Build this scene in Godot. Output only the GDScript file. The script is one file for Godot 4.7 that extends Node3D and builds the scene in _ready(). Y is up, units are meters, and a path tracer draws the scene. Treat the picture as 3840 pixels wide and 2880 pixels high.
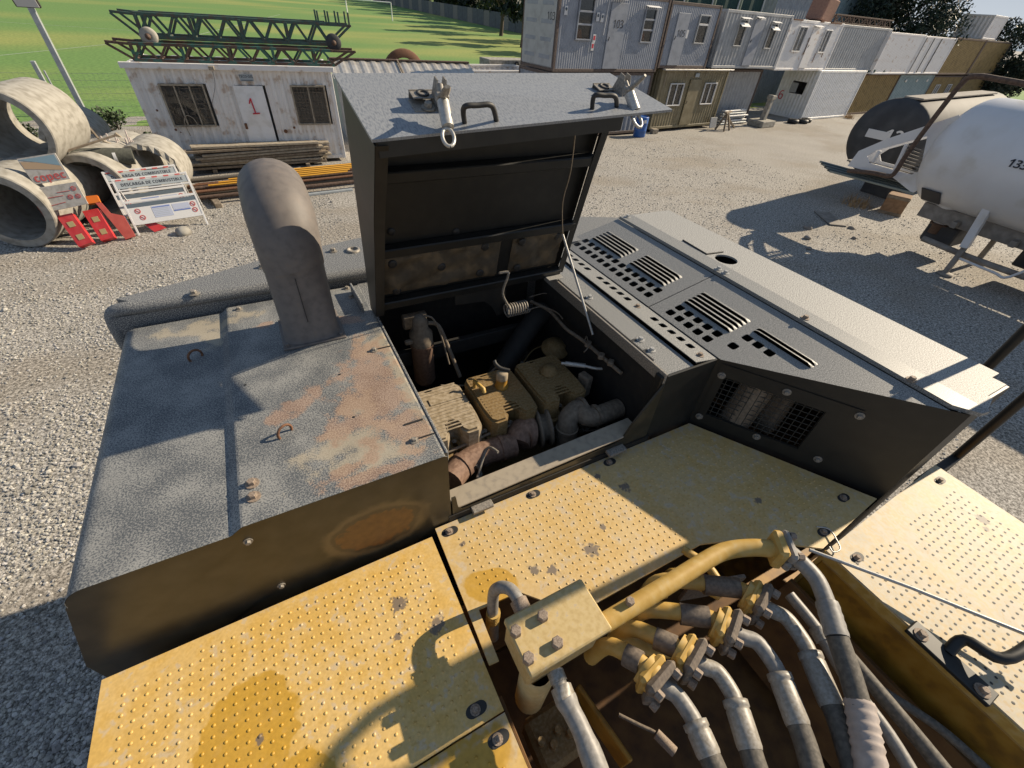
extends Node3D
# Excavator engine deck seen from the operator side, a storage yard with containers behind it.
# World: x along the machine's width, -z towards its counterweight, y up, ground at y = 0.
const EYE := Vector3(0.0, 4.45, 0.0)
const CR := Vector3(0.884838, 0.060241, 0.461987)
const CD := Vector3(-0.266028, -0.748729, 0.607152)
const CF := Vector3(0.382479, -0.660133, -0.646479)
var rng := RandomNumberGenerator.new()
var names := {}
var M := {}
var UVR = null
var UVXY = null

# ---- pixel of the photograph -> point on a known plane ----
func ray(u: float, v: float) -> Vector3:
	return CR * (u - 1920.0) + CD * (v - 1440.0) + CF * 1608.0
func py(u: float, v: float, y: float) -> Vector3:
	var d := ray(u, v)
	return EYE + d * ((y - EYE.y) / d.y)
func pz(u: float, v: float, z: float) -> Vector3:
	var d := ray(u, v)
	return EYE + d * (z / d.z)
func pp(u: float, v: float, o: Vector3, n: Vector3) -> Vector3:
	var d := ray(u, v)
	return EYE + d * ((o - EYE).dot(n) / d.dot(n))
func px(u: float, v: float, x: float) -> Vector3:
	var d := ray(u, v)
	return EYE + d * (x / d.x)

# ---- mesh building ----
func mb() -> SurfaceTool:
	var st := SurfaceTool.new()
	st.begin(Mesh.PRIMITIVE_TRIANGLES)
	st.set_smooth_group(-1)
	return st
func vert(st: SurfaceTool, p: Vector3) -> void:
	if UVR != null:
		st.set_uv(Vector2((p.x - UVR.position.x) / UVR.size.x, (p.z - UVR.position.y) / UVR.size.y))
	elif UVXY != null:
		st.set_uv(Vector2((p.x - UVXY.position.x) / UVXY.size.x, (UVXY.position.y - p.y) / UVXY.size.y))
	st.add_vertex(p)
func tri(st: SurfaceTool, a: Vector3, b: Vector3, c: Vector3) -> void:
	vert(st, a); vert(st, c); vert(st, b)
func quad(st: SurfaceTool, a: Vector3, b: Vector3, c: Vector3, d: Vector3) -> void:
	tri(st, a, b, c); tri(st, a, c, d)
func box(st: SurfaceTool, c: Vector3, s: Vector3, bev := 0.0, B := Basis.IDENTITY) -> void:
	st.set_smooth_group(-1)
	var h := s * 0.5
	var b: float = min(bev, min(h.x, min(h.y, h.z)) * 0.9)
	if b <= 0.0:
		var p := []
		for i in 8:
			p.append(c + B * Vector3(h.x if i & 1 else -h.x, h.y if i & 2 else -h.y, h.z if i & 4 else -h.z))
		for f in [[0, 4, 6, 2], [1, 3, 7, 5], [0, 1, 5, 4], [2, 6, 7, 3], [0, 2, 3, 1], [4, 5, 7, 6]]:
			quad(st, p[f[0]], p[f[1]], p[f[2]], p[f[3]])
		return
	# chamfered: three vertices in each corner
	var q := []
	for i in 8:
		var sx := 1.0 if i & 1 else -1.0
		var sy := 1.0 if i & 2 else -1.0
		var sz := 1.0 if i & 4 else -1.0
		q.append([c + B * Vector3(sx * h.x, sy * (h.y - b), sz * (h.z - b)), c + B * Vector3(sx * (h.x - b), sy * h.y, sz * (h.z - b)), c + B * Vector3(sx * (h.x - b), sy * (h.y - b), sz * h.z)])
	for f in [[0, 4, 6, 2, 0], [1, 3, 7, 5, 0], [0, 1, 5, 4, 1], [2, 6, 7, 3, 1], [0, 2, 3, 1, 2], [4, 5, 7, 6, 2]]:
		quad(st, q[f[0]][f[4]], q[f[1]][f[4]], q[f[2]][f[4]], q[f[3]][f[4]])
	for e in [[0, 1, 1, 2], [2, 3, 1, 2], [4, 5, 1, 2], [6, 7, 1, 2], [0, 2, 0, 2], [1, 3, 0, 2], [4, 6, 0, 2], [5, 7, 0, 2], [0, 4, 0, 1], [1, 5, 0, 1], [2, 6, 0, 1], [3, 7, 0, 1]]:
		var a: Vector3 = q[e[0]][e[2]]
		var b2: Vector3 = q[e[1]][e[2]]
		var c2: Vector3 = q[e[1]][e[3]]
		var d2: Vector3 = q[e[0]][e[3]]
		out4(st, a, b2, c2, d2, c)
	for i in 8:
		out3(st, q[i][0], q[i][1], q[i][2], c)
func out3(st: SurfaceTool, a: Vector3, b: Vector3, c: Vector3, mid: Vector3) -> void:
	if (b - a).cross(c - a).dot((a + b + c) / 3.0 - mid) >= 0.0: tri(st, a, b, c)
	else: tri(st, a, c, b)
func out4(st: SurfaceTool, a: Vector3, b: Vector3, c: Vector3, d: Vector3, mid: Vector3) -> void:
	if (b - a).cross(c - a).dot((a + b + c + d) / 4.0 - mid) >= 0.0: quad(st, a, b, c, d)
	else: quad(st, d, c, b, a)
func frame_of(t: Vector3) -> Basis:
	var n := Vector3.UP if abs(t.y) < 0.9 else Vector3.RIGHT
	var s := t.cross(n).normalized()
	return Basis(s, s.cross(t).normalized(), t)
# a tube along points; radius one number or one for each point; squash (a, b) stretches the section
func tube(st: SurfaceTool, pts: Array, r, seg := 10, caps := true, squash := Vector2.ONE) -> void:
	var rings := []
	var n := pts.size()
	var prev_s := Vector3.ZERO
	for i in n:
		var t: Vector3 = (pts[min(i + 1, n - 1)] - pts[max(i - 1, 0)]).normalized()
		var s: Vector3
		if prev_s == Vector3.ZERO:
			s = frame_of(t).x
		else:
			s = (prev_s - t * prev_s.dot(t)).normalized()
		prev_s = s
		var b := t.cross(s).normalized()
		var rr: float = r[i] if r is Array else r
		var ring := []
		for k in seg:
			var a := TAU * k / seg
			ring.append(pts[i] + s * cos(a) * rr * squash.x + b * sin(a) * rr * squash.y)
		rings.append(ring)
	st.set_smooth_group(0)
	for i in n - 1:
		for k in seg:
			var k2 := (k + 1) % seg
			quad(st, rings[i][k], rings[i][k2], rings[i + 1][k2], rings[i + 1][k])
	st.set_smooth_group(-1)
	if caps:
		for k in seg:
			var k2 := (k + 1) % seg
			tri(st, pts[0], rings[0][k2], rings[0][k])
			tri(st, pts[n - 1], rings[n - 1][k], rings[n - 1][k2])
func rod(st: SurfaceTool, a: Vector3, b: Vector3, r: float, seg := 10) -> void:
	tube(st, [a, b], r, seg)
# smooth curve through points
func curve(p: Array, n := 6) -> Array:
	var o := []
	for i in p.size() - 1:
		var p0: Vector3 = p[max(i - 1, 0)]
		var p1: Vector3 = p[i]
		var p2: Vector3 = p[i + 1]
		var p3: Vector3 = p[min(i + 2, p.size() - 1)]
		for k in n:
			o.append(p1.cubic_interpolate(p2, p0, p3, float(k) / n))
	o.append(p[p.size() - 1])
	return o
# polygon in (x, z), extruded from y0 to y1
func prism(st: SurfaceTool, poly: PackedVector2Array, y0: float, y1: float) -> void:
	st.set_smooth_group(-1)
	if Geometry2D.is_polygon_clockwise(poly):
		poly = poly.duplicate(); poly.reverse()
	var ix := Geometry2D.triangulate_polygon(poly)
	for i in range(0, ix.size(), 3):
		var a := poly[ix[i]]; var b := poly[ix[i + 1]]; var c := poly[ix[i + 2]]
		if (b - a).cross(c - a) < 0.0:
			var t := b; b = c; c = t
		tri(st, Vector3(a.x, y1, a.y), Vector3(c.x, y1, c.y), Vector3(b.x, y1, b.y))
		tri(st, Vector3(a.x, y0, a.y), Vector3(b.x, y0, b.y), Vector3(c.x, y0, c.y))
	for i in poly.size():
		var a := poly[i]; var b := poly[(i + 1) % poly.size()]
		quad(st, Vector3(a.x, y0, a.y), Vector3(a.x, y1, a.y), Vector3(b.x, y1, b.y), Vector3(b.x, y0, b.y))
# a 2D outline in the frame B (x, y axes) at o, extruded by d along B.z
func slab(st: SurfaceTool, outline: Array, o: Vector3, B: Basis, d: float) -> void:
	st.set_smooth_group(-1)
	var poly := PackedVector2Array(outline)
	if Geometry2D.is_polygon_clockwise(poly):
		poly.reverse()
	var ix := Geometry2D.triangulate_polygon(poly)
	var c := Vector2.ZERO
	for p in poly: c += p / poly.size()
	var f := func(p: Vector2, z: float) -> Vector3: return o + B * Vector3(p.x, p.y, z)
	for i in range(0, ix.size(), 3):
		var a := poly[ix[i]]; var b := poly[ix[i + 1]]; var e := poly[ix[i + 2]]
		if (b - a).cross(e - a) < 0.0:
			var t := b; b = e; e = t
		tri(st, f.call(a, d), f.call(b, d), f.call(e, d))
		tri(st, f.call(a, 0.0), f.call(e, 0.0), f.call(b, 0.0))
	for i in poly.size():
		var a := poly[i]; var b := poly[(i + 1) % poly.size()]
		quad(st, f.call(a, 0.0), f.call(b, 0.0), f.call(b, d), f.call(a, d))
# profile (radius, height) spun round an axis
func lathe(st: SurfaceTool, prof: Array, o: Vector3, axis: Vector3, seg := 16, smooth := true) -> void:
	var B := frame_of(axis.normalized())
	st.set_smooth_group(0 if smooth else -1)
	for i in prof.size() - 1:
		for k in seg:
			var a := TAU * k / seg; var b := TAU * (k + 1) / seg
			var f := func(q: Vector2, t: float) -> Vector3: return o + B * Vector3(cos(t) * q.x, sin(t) * q.x, q.y)
			var p0: Vector3 = f.call(prof[i], a); var p1: Vector3 = f.call(prof[i], b); var p2: Vector3 = f.call(prof[i + 1], b); var p3: Vector3 = f.call(prof[i + 1], a)
			if prof[i].x < 1e-5: tri(st, p0, p2, p3)
			elif prof[i + 1].x < 1e-5: tri(st, p0, p1, p2)
			else: quad(st, p0, p1, p2, p3)
	st.set_smooth_group(-1)
func bolt_mesh(r: float, h: float, washer := true) -> Mesh:
	var st := mb()
	if washer: lathe(st, [Vector2(r * 1.65, 0), Vector2(r * 1.65, h * 0.2), Vector2(r * 0.8, h * 0.22)], Vector3.ZERO, Vector3.UP, 14, false)
	lathe(st, [Vector2(r, 0), Vector2(r, h * 0.88), Vector2(r * 0.86, h), Vector2(0, h)], Vector3.ZERO, Vector3.UP, 6, false)
	st.generate_normals()
	return st.commit()

# ---- nodes ----
func numbered(called: String) -> String:
	var n: int = names.get(called, 0)
	names[called] = n + 1
	return called if n == 0 else "%s_%03d" % [called, n]
func thing(called: String, label: String, category: String, at := Vector3.ZERO, yaw := 0.0, group := "") -> Node3D:
	var o := Node3D.new()
	o.name = numbered(called)
	add_child(o, true)
	o.position = at
	o.rotation.y = yaw
	o.set_meta("label", label)
	o.set_meta("category", category)
	if group != "": o.set_meta("group", group)
	return o
func part(called: String, st, m: Material, parent: Node, label := "") -> MeshInstance3D:
	var o := MeshInstance3D.new()
	o.name = called
	if st is SurfaceTool:
		st.generate_normals()
		o.mesh = st.commit()
	else:
		o.mesh = st
	o.material_override = m
	parent.add_child(o, true)
	if label != "": o.set_meta("label", label)
	return o
func solo(called: String, st, m: Material, label: String, category: String, group := "") -> MeshInstance3D:
	var o := part(numbered(called), st, m, self, label)
	o.set_meta("category", category)
	if group != "": o.set_meta("group", group)
	return o
func setting(called: String, st, m: Material) -> MeshInstance3D:
	var o := part(called, st, m, self)
	o.set_meta("kind", "structure")
	return o
func place(mesh: Mesh, called: String, m: Material, parent: Node, at: Vector3, up := Vector3.UP, sc := 1.0) -> MeshInstance3D:
	var o := part(called, mesh, m, parent)
	var F := frame_of(up.normalized())
	o.transform = Transform3D(Basis(F.x, F.z, -F.y).scaled(Vector3.ONE * sc), at)
	return o
func text(s: String, m: Material, parent: Node, at: Vector3, B: Basis, height: float, called := "lettering", depth := 0.004, font := "Droid Sans", bold := false) -> MeshInstance3D:
	var t := TextMesh.new()
	var f := SystemFont.new()
	f.font_names = PackedStringArray([font])
	if bold: f.font_weight = 700
	t.font = f
	t.text = s
	t.font_size = 64
	t.pixel_size = height / 46.0
	t.depth = depth
	var o := part(called, t, m, parent)
	o.transform = Transform3D(B, at)
	return o

# ---- materials (colours are linear values) ----
func lin(c: Color) -> Color: return c.linear_to_srgb()
func flat(c: Color, rough := 0.7, metal := 0.0) -> StandardMaterial3D:
	var m := StandardMaterial3D.new()
	m.albedo_color = lin(c)
	m.roughness = rough
	m.metallic = metal
	return m
func noise_tex(freq: float, cols: Array, stops: Array, type := FastNoiseLite.TYPE_SIMPLEX_SMOOTH, oct := 4, sd := 1, size := 512, normal := false, bump := 4.0) -> NoiseTexture2D:
	var n := FastNoiseLite.new()
	n.noise_type = type
	n.frequency = freq
	n.seed = sd
	n.fractal_octaves = oct
	if oct <= 1: n.fractal_type = FastNoiseLite.FRACTAL_NONE
	var t := NoiseTexture2D.new()
	t.width = size; t.height = size
	t.seamless = true
	t.noise = n
	if normal:
		t.as_normal_map = true
		t.bump_strength = bump
	elif cols.size():
		var g := Gradient.new()
		g.offsets = PackedFloat32Array(stops)
		var cc := PackedColorArray()
		for c in cols: cc.append(lin(c))
		g.colors = cc
		t.color_ramp = g
	return t
# a triplanar surface: colours between stops, tiles is repeats per metre
func grainy(freq: float, cols: Array, stops: Array, tiles: float, rough := 0.8, metal := 0.0, relief := 0.0, type := FastNoiseLite.TYPE_SIMPLEX_SMOOTH, oct := 4, sd := 1, size := 512, world := true) -> StandardMaterial3D:
	if oct >= 4:
		# patches of paint, dust and dirt differ only a little in tone
		var mean := Color(0, 0, 0)
		for c in cols: mean += c / cols.size()
		cols = cols.map(func(c): return c.lerp(mean, 0.4))
	var m := StandardMaterial3D.new()
	m.albedo_texture = noise_tex(freq, cols, stops, type, oct, sd, size)
	m.roughness = rough
	m.metallic = metal
	m.uv1_triplanar = true
	m.uv1_world_triplanar = world
	m.uv1_scale = Vector3.ONE * tiles
	if relief > 0.0:
		m.heightmap_enabled = true
		m.heightmap_scale = relief
		m.heightmap_texture = noise_tex(freq, [], [], type, oct, sd, size)
	return m
func L8(freq: float, w: int, h: int, sd: int, oct := 4, type := FastNoiseLite.TYPE_SIMPLEX_SMOOTH) -> PackedByteArray:
	var n := FastNoiseLite.new()
	n.noise_type = type
	n.frequency = freq
	n.seed = sd
	n.fractal_octaves = oct
	return n.get_image(w, h).get_data()
func sheet_image(data: PackedByteArray, w: int, h: int) -> ImageTexture:
	var im := Image.create_from_data(w, h, false, Image.FORMAT_RGB8, data)
	im.generate_mipmaps()
	return ImageTexture.create_from_image(im)
func s8(x: float) -> int:
	x = clamp(x, 0.0, 1.0)
	return int(255.0 * (12.92 * x if x < 0.0031308 else 1.055 * pow(x, 0.41667) - 0.055))

func _ready() -> void:
	rng.seed = 20240517
	# camera
	var cam := Camera3D.new()
	cam.name = "camera"
	cam.transform = Transform3D(Basis(CR, -CD, -CF).orthonormalized(), EYE)
	cam.fov = 83.69
	cam.near = 0.05
	cam.far = 2000.0
	add_child(cam)
	cam.current = true
	# sky
	var env := Environment.new()
	env.background_mode = Environment.BG_SKY
	var sm := ProceduralSkyMaterial.new()
	sm.sky_top_color = Color(0.47, 0.55, 0.66)
	sm.sky_horizon_color = Color(0.82, 0.85, 0.88)
	sm.sky_curve = 0.12
	sm.ground_bottom_color = Color(0.25, 0.23, 0.2)
	sm.ground_horizon_color = Color(0.6, 0.66, 0.7)
	sm.sun_angle_max = 0.0
	sm.energy_multiplier = 0.66
	var sky := Sky.new()
	sky.sky_material = sm
	env.sky = sky
	env.background_energy_multiplier = 1.0
	env.tonemap_mode = Environment.TONE_MAPPER_LINEAR
	env.tonemap_exposure = 1.47
	env.sdfgi_enabled = true
	env.ssao_enabled = true
	env.ssil_enabled = true
	var we := WorldEnvironment.new()
	we.name = "world_environment"
	we.environment = env
	add_child(we)
	# sun: low, from beyond the right-hand side of the machine
	var sun := DirectionalLight3D.new()
	sun.name = "sun"
	sun.light_energy = 1.6
	sun.light_angular_distance = 0.53
	sun.light_color = Color(1.0, 0.93, 0.82)
	sun.shadow_enabled = true
	add_child(sun)
	sun.look_at_from_position(Vector3.ZERO, Vector3(-1.74, -1.0, -0.05), Vector3.UP)
	make_materials()
	make_ground()
	make_excavator()
	make_background()

func C(r: float, g: float, b: float) -> Color: return Color(r, g, b)

func make_materials() -> void:
	var S := FastNoiseLite.TYPE_SIMPLEX_SMOOTH
	# dusty slate paint of the hood: dried dust in a net of fine spots
	M.hood = grainy(0.10, [C(0.05, 0.056, 0.064), C(0.11, 0.117, 0.125), C(0.22, 0.223, 0.22), C(0.36, 0.353, 0.33)], [0.28, 0.45, 0.58, 0.75], 1.25, 0.62, 0.0, 0.0, S, 3, 3, 1024)
	M.hood_pale = grainy(0.10, [C(0.07, 0.075, 0.08), C(0.16, 0.164, 0.164), C(0.28, 0.28, 0.268), C(0.44, 0.43, 0.395)], [0.25, 0.42, 0.6, 0.8], 1.4, 0.5, 0.0, 0.0, S, 3, 5, 1024)
	M.lip = grainy(0.05, [C(0.09, 0.10, 0.125), C(0.20, 0.215, 0.24), C(0.27, 0.285, 0.30), C(0.34, 0.35, 0.355)], [0.22, 0.36, 0.5, 0.8], 1.3, 0.45, 0.0, 0.0, S, 5, 8, 1024)
	M.lip.uv1_scale = Vector3(2.4, 2.4, 0.75)
	M.black = grainy(0.02, [C(0.007, 0.008, 0.008), C(0.011, 0.012, 0.012), C(0.02, 0.019, 0.016)], [0.3, 0.55, 0.85], 1.0, 0.5, 0.0, 0.0, S, 5, 9)
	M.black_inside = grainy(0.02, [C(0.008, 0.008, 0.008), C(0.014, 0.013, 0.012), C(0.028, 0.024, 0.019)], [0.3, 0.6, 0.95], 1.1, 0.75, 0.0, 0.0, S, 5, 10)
	M.dark_gloss = grainy(0.012, [C(0.018, 0.016, 0.011), C(0.035, 0.03, 0.02), C(0.07, 0.057, 0.036)], [0.3, 0.55, 0.85], 0.9, 0.34, 0.0, 0.0, S, 5, 11)
	M.steel_dark = flat(C(0.05, 0.05, 0.045), 0.6, 0.2)
	M.outer_sheet = grainy(0.085, [C(0.12, 0.12, 0.117), C(0.25, 0.248, 0.236), C(0.40, 0.394, 0.37), C(0.56, 0.55, 0.515)], [0.25, 0.42, 0.6, 0.8], 1.4, 0.62, 0.0, 0.0, S, 3, 7, 1024)
	M.dust_tan = grainy(0.02, [C(0.24, 0.21, 0.17), C(0.34, 0.29, 0.22), C(0.39, 0.335, 0.255)], [0.18, 0.4, 0.8], 1.6, 0.85, 0.0, 0.0, S, 5, 58)
	M.pit = grainy(0.012, [C(0.05, 0.022, 0.006), C(0.11, 0.05, 0.012), C(0.17, 0.085, 0.022)], [0.25, 0.5, 0.8], 1.0, 0.75, 0.0, 0.0, S, 5, 59)
	M.rubber = flat(C(0.02, 0.02, 0.02), 0.6)
	M.pad = grainy(0.014, [C(0.02, 0.017, 0.013), C(0.06, 0.048, 0.032), C(0.13, 0.095, 0.055), C(0.21, 0.155, 0.09)], [0.3, 0.5, 0.68, 0.9], 1.0, 0.7, 0.0, 0.0, S, 4, 12)
	M.steel_dusty = grainy(0.05, [C(0.13, 0.12, 0.11), C(0.25, 0.23, 0.20), C(0.38, 0.34, 0.28)], [0.25, 0.5, 0.8], 3.0, 0.55, 0.15, 0.0, S, 4, 13)
	M.zinc = grainy(0.05, [C(0.28, 0.28, 0.27), C(0.45, 0.45, 0.43), C(0.6, 0.57, 0.52)], [0.25, 0.5, 0.8], 3.0, 0.4, 0.35, 0.0, S, 4, 14)
	M.rust = grainy(0.03, [C(0.06, 0.025, 0.014), C(0.16, 0.07, 0.035), C(0.28, 0.15, 0.085)], [0.25, 0.5, 0.85], 2.0, 0.85, 0.0, 0.0, S, 5, 15)
	M.stack = grainy(0.02, [C(0.09, 0.082, 0.078), C(0.135, 0.122, 0.114), C(0.165, 0.147, 0.135), C(0.20, 0.15, 0.115)], [0.2, 0.45, 0.72, 0.95], 1.6, 0.6, 0.0, 0.0, S, 5, 16)
	M.rust_pipe = grainy(0.03, [C(0.11, 0.06, 0.04), C(0.22, 0.13, 0.09), C(0.34, 0.23, 0.165)], [0.2, 0.5, 0.85], 2.2, 0.75, 0.0, 0.0, S, 5, 17)
	M.dust_pipe = grainy(0.03, [C(0.09, 0.072, 0.052), C(0.17, 0.135, 0.10), C(0.26, 0.21, 0.155)], [0.2, 0.5, 0.85], 2.2, 0.8, 0.0, 0.0, S, 5, 18)
	M.engine = grainy(0.03, [C(0.15, 0.082, 0.016), C(0.20, 0.125, 0.04), C(0.24, 0.165, 0.075), C(0.30, 0.225, 0.13)], [0.2, 0.42, 0.62, 0.85], 3.5, 0.75, 0.0, 0.0, S, 5, 19)
	M.engine_dusty = grainy(0.02, [C(0.20, 0.15, 0.085), C(0.33, 0.265, 0.18), C(0.44, 0.37, 0.275)], [0.25, 0.5, 0.8], 2.6, 0.85, 0.0, 0.0, S, 5, 20)
	M.yellow = grainy(0.02, [C(0.42, 0.245, 0.04), C(0.48, 0.295, 0.06), C(0.53, 0.35, 0.10), C(0.54, 0.41, 0.20)], [0.25, 0.45, 0.65, 0.9], 1.8, 0.5, 0.0, 0.0, S, 5, 21)
	M.yellow_block = grainy(0.03, [C(0.42, 0.29, 0.10), C(0.50, 0.37, 0.15), C(0.55, 0.42, 0.20), C(0.40, 0.34, 0.28)], [0.2, 0.45, 0.70, 0.88], 2.2, 0.6, 0.0, 0.0, S, 5, 22)
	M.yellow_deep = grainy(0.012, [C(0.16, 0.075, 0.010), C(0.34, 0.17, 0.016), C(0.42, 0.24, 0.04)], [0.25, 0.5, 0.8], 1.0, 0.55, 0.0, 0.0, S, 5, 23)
	M.hose_grey = grainy(0.03, [C(0.15, 0.14, 0.125), C(0.21, 0.20, 0.185), C(0.27, 0.26, 0.245), C(0.40, 0.36, 0.30)], [0.2, 0.42, 0.62, 0.9], 3.0, 0.5, 0.0, 0.0, S, 5, 24)
	M.hose_pale = grainy(0.04, [C(0.17, 0.14, 0.10), C(0.29, 0.265, 0.225), C(0.40, 0.385, 0.355)], [0.2, 0.5, 0.8], 3.0, 0.45, 0.0, 0.0, S, 5, 25)
	M.hose_black = grainy(0.04, [C(0.04, 0.036, 0.03), C(0.10, 0.088, 0.072), C(0.20, 0.175, 0.14)], [0.3, 0.52, 0.85], 2.4, 0.7, 0.0, 0.0, S, 5, 26)
	M.sleeve = grainy(0.02, [C(0.30, 0.25, 0.22), C(0.48, 0.42, 0.38)], [0.3, 0.8], 2.0, 0.8, 0.0, 0.0, S, 4, 27)
	M.flange = grainy(0.03, [C(0.07, 0.058, 0.048), C(0.155, 0.125, 0.10), C(0.27, 0.215, 0.16)], [0.25, 0.5, 0.85], 3.0, 0.8, 0.0, 0.0, S, 5, 28)
	M.bolt = grainy(0.04, [C(0.13, 0.095, 0.07), C(0.27, 0.21, 0.16), C(0.38, 0.31, 0.25)], [0.25, 0.5, 0.85], 6.0, 0.75, 0.1, 0.0, S, 4, 29)
	M.red_part = flat(C(0.24, 0.035, 0.03), 0.6)
	# yard
	M.concrete = grainy(0.012, [C(0.17, 0.155, 0.125), C(0.32, 0.305, 0.27), C(0.41, 0.395, 0.355)], [0.2, 0.5, 0.8], 0.8, 0.9, 0.0, 0.0, S, 5, 31)
	M.white_wall = grainy(0.008, [C(0.40, 0.26, 0.16), C(0.66, 0.61, 0.55), C(0.80, 0.79, 0.77), C(0.84, 0.84, 0.83)], [0.2, 0.30, 0.42, 0.8], 0.55, 0.55, 0.0, 0.0, S, 5, 32)
	M.white = grainy(0.01, [C(0.66, 0.65, 0.62), C(0.80, 0.80, 0.79), C(0.84, 0.84, 0.84)], [0.2, 0.45, 0.8], 0.5, 0.45, 0.0, 0.0, S, 5, 33)
	M.white_far = grainy(0.01, [C(0.50, 0.36, 0.26), C(0.80, 0.80, 0.79), C(0.84, 0.84, 0.84)], [0.16, 0.27, 0.8], 0.35, 0.55, 0.0, 0.0, S, 5, 34)
	M.grey_blue = grainy(0.01, [C(0.20, 0.22, 0.255), C(0.27, 0.295, 0.345), C(0.31, 0.335, 0.38)], [0.2, 0.5, 0.8], 0.4, 0.55, 0.0, 0.0, S, 5, 35)
	M.grey_wall = grainy(0.01, [C(0.27, 0.275, 0.28), C(0.36, 0.37, 0.38), C(0.42, 0.435, 0.445)], [0.18, 0.45, 0.8], 0.4, 0.55, 0.0, 0.0, S, 5, 36)
	M.ochre = grainy(0.01, [C(0.15, 0.10, 0.035), C(0.25, 0.175, 0.06), C(0.31, 0.22, 0.085)], [0.18, 0.45, 0.8], 0.4, 0.6, 0.0, 0.0, S, 5, 37)
	M.olive = grainy(0.01, [C(0.16, 0.13, 0.07), C(0.22, 0.185, 0.11), C(0.28, 0.245, 0.16)], [0.18, 0.5, 0.85], 0.4, 0.6, 0.0, 0.0, S, 5, 38)
	M.teal = grainy(0.01, [C(0.16, 0.23, 0.25), C(0.24, 0.33, 0.35), C(0.30, 0.38, 0.40)], [0.2, 0.5, 0.8], 0.4, 0.6, 0.0, 0.0, S, 5, 39)
	M.brown_frame = grainy(0.02, [C(0.06, 0.045, 0.04), C(0.115, 0.085, 0.072), C(0.16, 0.12, 0.10)], [0.2, 0.5, 0.8], 0.8, 0.7, 0.0, 0.0, S, 5, 40)
	M.roof_tin = grainy(0.01, [C(0.36, 0.33, 0.29), C(0.50, 0.48, 0.44), C(0.58, 0.57, 0.55)], [0.2, 0.5, 0.8], 0.5, 0.4, 0.4, 0.0, S, 5, 41)
	M.green_steel = grainy(0.012, [C(0.10, 0.06, 0.04), C(0.05, 0.085, 0.068), C(0.035, 0.115, 0.092), C(0.09, 0.14, 0.12)], [0.3, 0.42, 0.6, 0.85], 0.8, 0.65, 0.0, 0.0, S, 4, 42)
	M.green_rust = grainy(0.012, [C(0.09, 0.055, 0.04), C(0.10, 0.07, 0.05), C(0.04, 0.12, 0.095), C(0.05, 0.14, 0.115)], [0.35, 0.5, 0.56, 0.8], 0.35, 0.7, 0.0, 0.0, S, 3, 64)
	M.rust_steel = grainy(0.02, [C(0.045, 0.028, 0.02), C(0.11, 0.068, 0.048), C(0.17, 0.11, 0.08)], [0.25, 0.5, 0.85], 1.0, 0.8, 0.0, 0.0, S, 4, 43)
	M.wood = grainy(0.015, [C(0.20, 0.165, 0.12), C(0.33, 0.28, 0.21), C(0.42, 0.37, 0.29)], [0.2, 0.5, 0.8], 0.9, 0.9, 0.0, 0.0, S, 5, 44)
	M.wood_dark = grainy(0.015, [C(0.11, 0.085, 0.06), C(0.20, 0.16, 0.12), C(0.29, 0.24, 0.18)], [0.2, 0.5, 0.8], 0.9, 0.9, 0.0, 0.0, S, 5, 45)
	M.red_plastic = grainy(0.01, [C(0.42, 0.018, 0.022), C(0.55, 0.03, 0.035), C(0.58, 0.10, 0.09)], [0.2, 0.5, 0.9], 1.0, 0.4, 0.0, 0.0, S, 4, 46)
	M.red_wood = grainy(0.01, [C(0.34, 0.05, 0.04), C(0.44, 0.09, 0.07)], [0.3, 0.7], 1.0, 0.7, 0.0, 0.0, S, 4, 47)
	M.red_paint = flat(C(0.55, 0.03, 0.05), 0.6)
	M.orange = flat(C(0.62, 0.16, 0.02), 0.5)
	M.yellow_rod = flat(C(0.66, 0.33, 0.03), 0.6)
	M.blue = grainy(0.01, [C(0.03, 0.10, 0.32), C(0.05, 0.15, 0.45)], [0.3, 0.7], 1.0, 0.4, 0.0, 0.0, S, 4, 48)
	M.ink = flat(C(0.02, 0.022, 0.03), 0.6)
	M.ink_white = flat(C(0.6, 0.6, 0.6), 0.6)
	M.sign_white = flat(C(0.62, 0.62, 0.62), 0.5)
	M.sign_grey = flat(C(0.36, 0.40, 0.42), 0.5)
	M.sign_dark = flat(C(0.10, 0.13, 0.16), 0.5)
	M.sign_blue = flat(C(0.13, 0.19, 0.45), 0.5)
	M.tank_white = grainy(0.006, [C(0.50, 0.47, 0.42), C(0.66, 0.66, 0.67), C(0.72, 0.73, 0.75)], [0.12, 0.35, 0.8], 0.3, 0.32, 0.0, 0.0, S, 5, 49)
	M.tank_black = grainy(0.008, [C(0.02, 0.022, 0.026), C(0.035, 0.038, 0.043), C(0.08, 0.08, 0.08)], [0.3, 0.55, 0.85], 0.35, 0.75, 0.0, 0.0, S, 5, 50)
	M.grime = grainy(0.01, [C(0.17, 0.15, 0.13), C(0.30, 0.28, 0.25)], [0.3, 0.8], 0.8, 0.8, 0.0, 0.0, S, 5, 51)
	M.pole = grainy(0.01, [C(0.34, 0.37, 0.38), C(0.46, 0.49, 0.50)], [0.3, 0.7], 0.8, 0.5, 0.3, 0.0, S, 4, 52)
	M.felt = grainy(0.02, [C(0.05, 0.052, 0.042), C(0.105, 0.107, 0.088)], [0.3, 0.7], 1.5, 0.9, 0.0, 0.0, S, 4, 53)
	M.glass = flat(C(0.02, 0.025, 0.03), 0.06)
	M.glass.transparency = BaseMaterial3D.TRANSPARENCY_ALPHA
	M.glass.albedo_color.a = 0.35
	M.room_floor = grainy(0.015, [C(0.20, 0.15, 0.10), C(0.30, 0.235, 0.16)], [0.3, 0.7], 0.8, 0.9, 0.0, 0.0, S, 4, 65)
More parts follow.
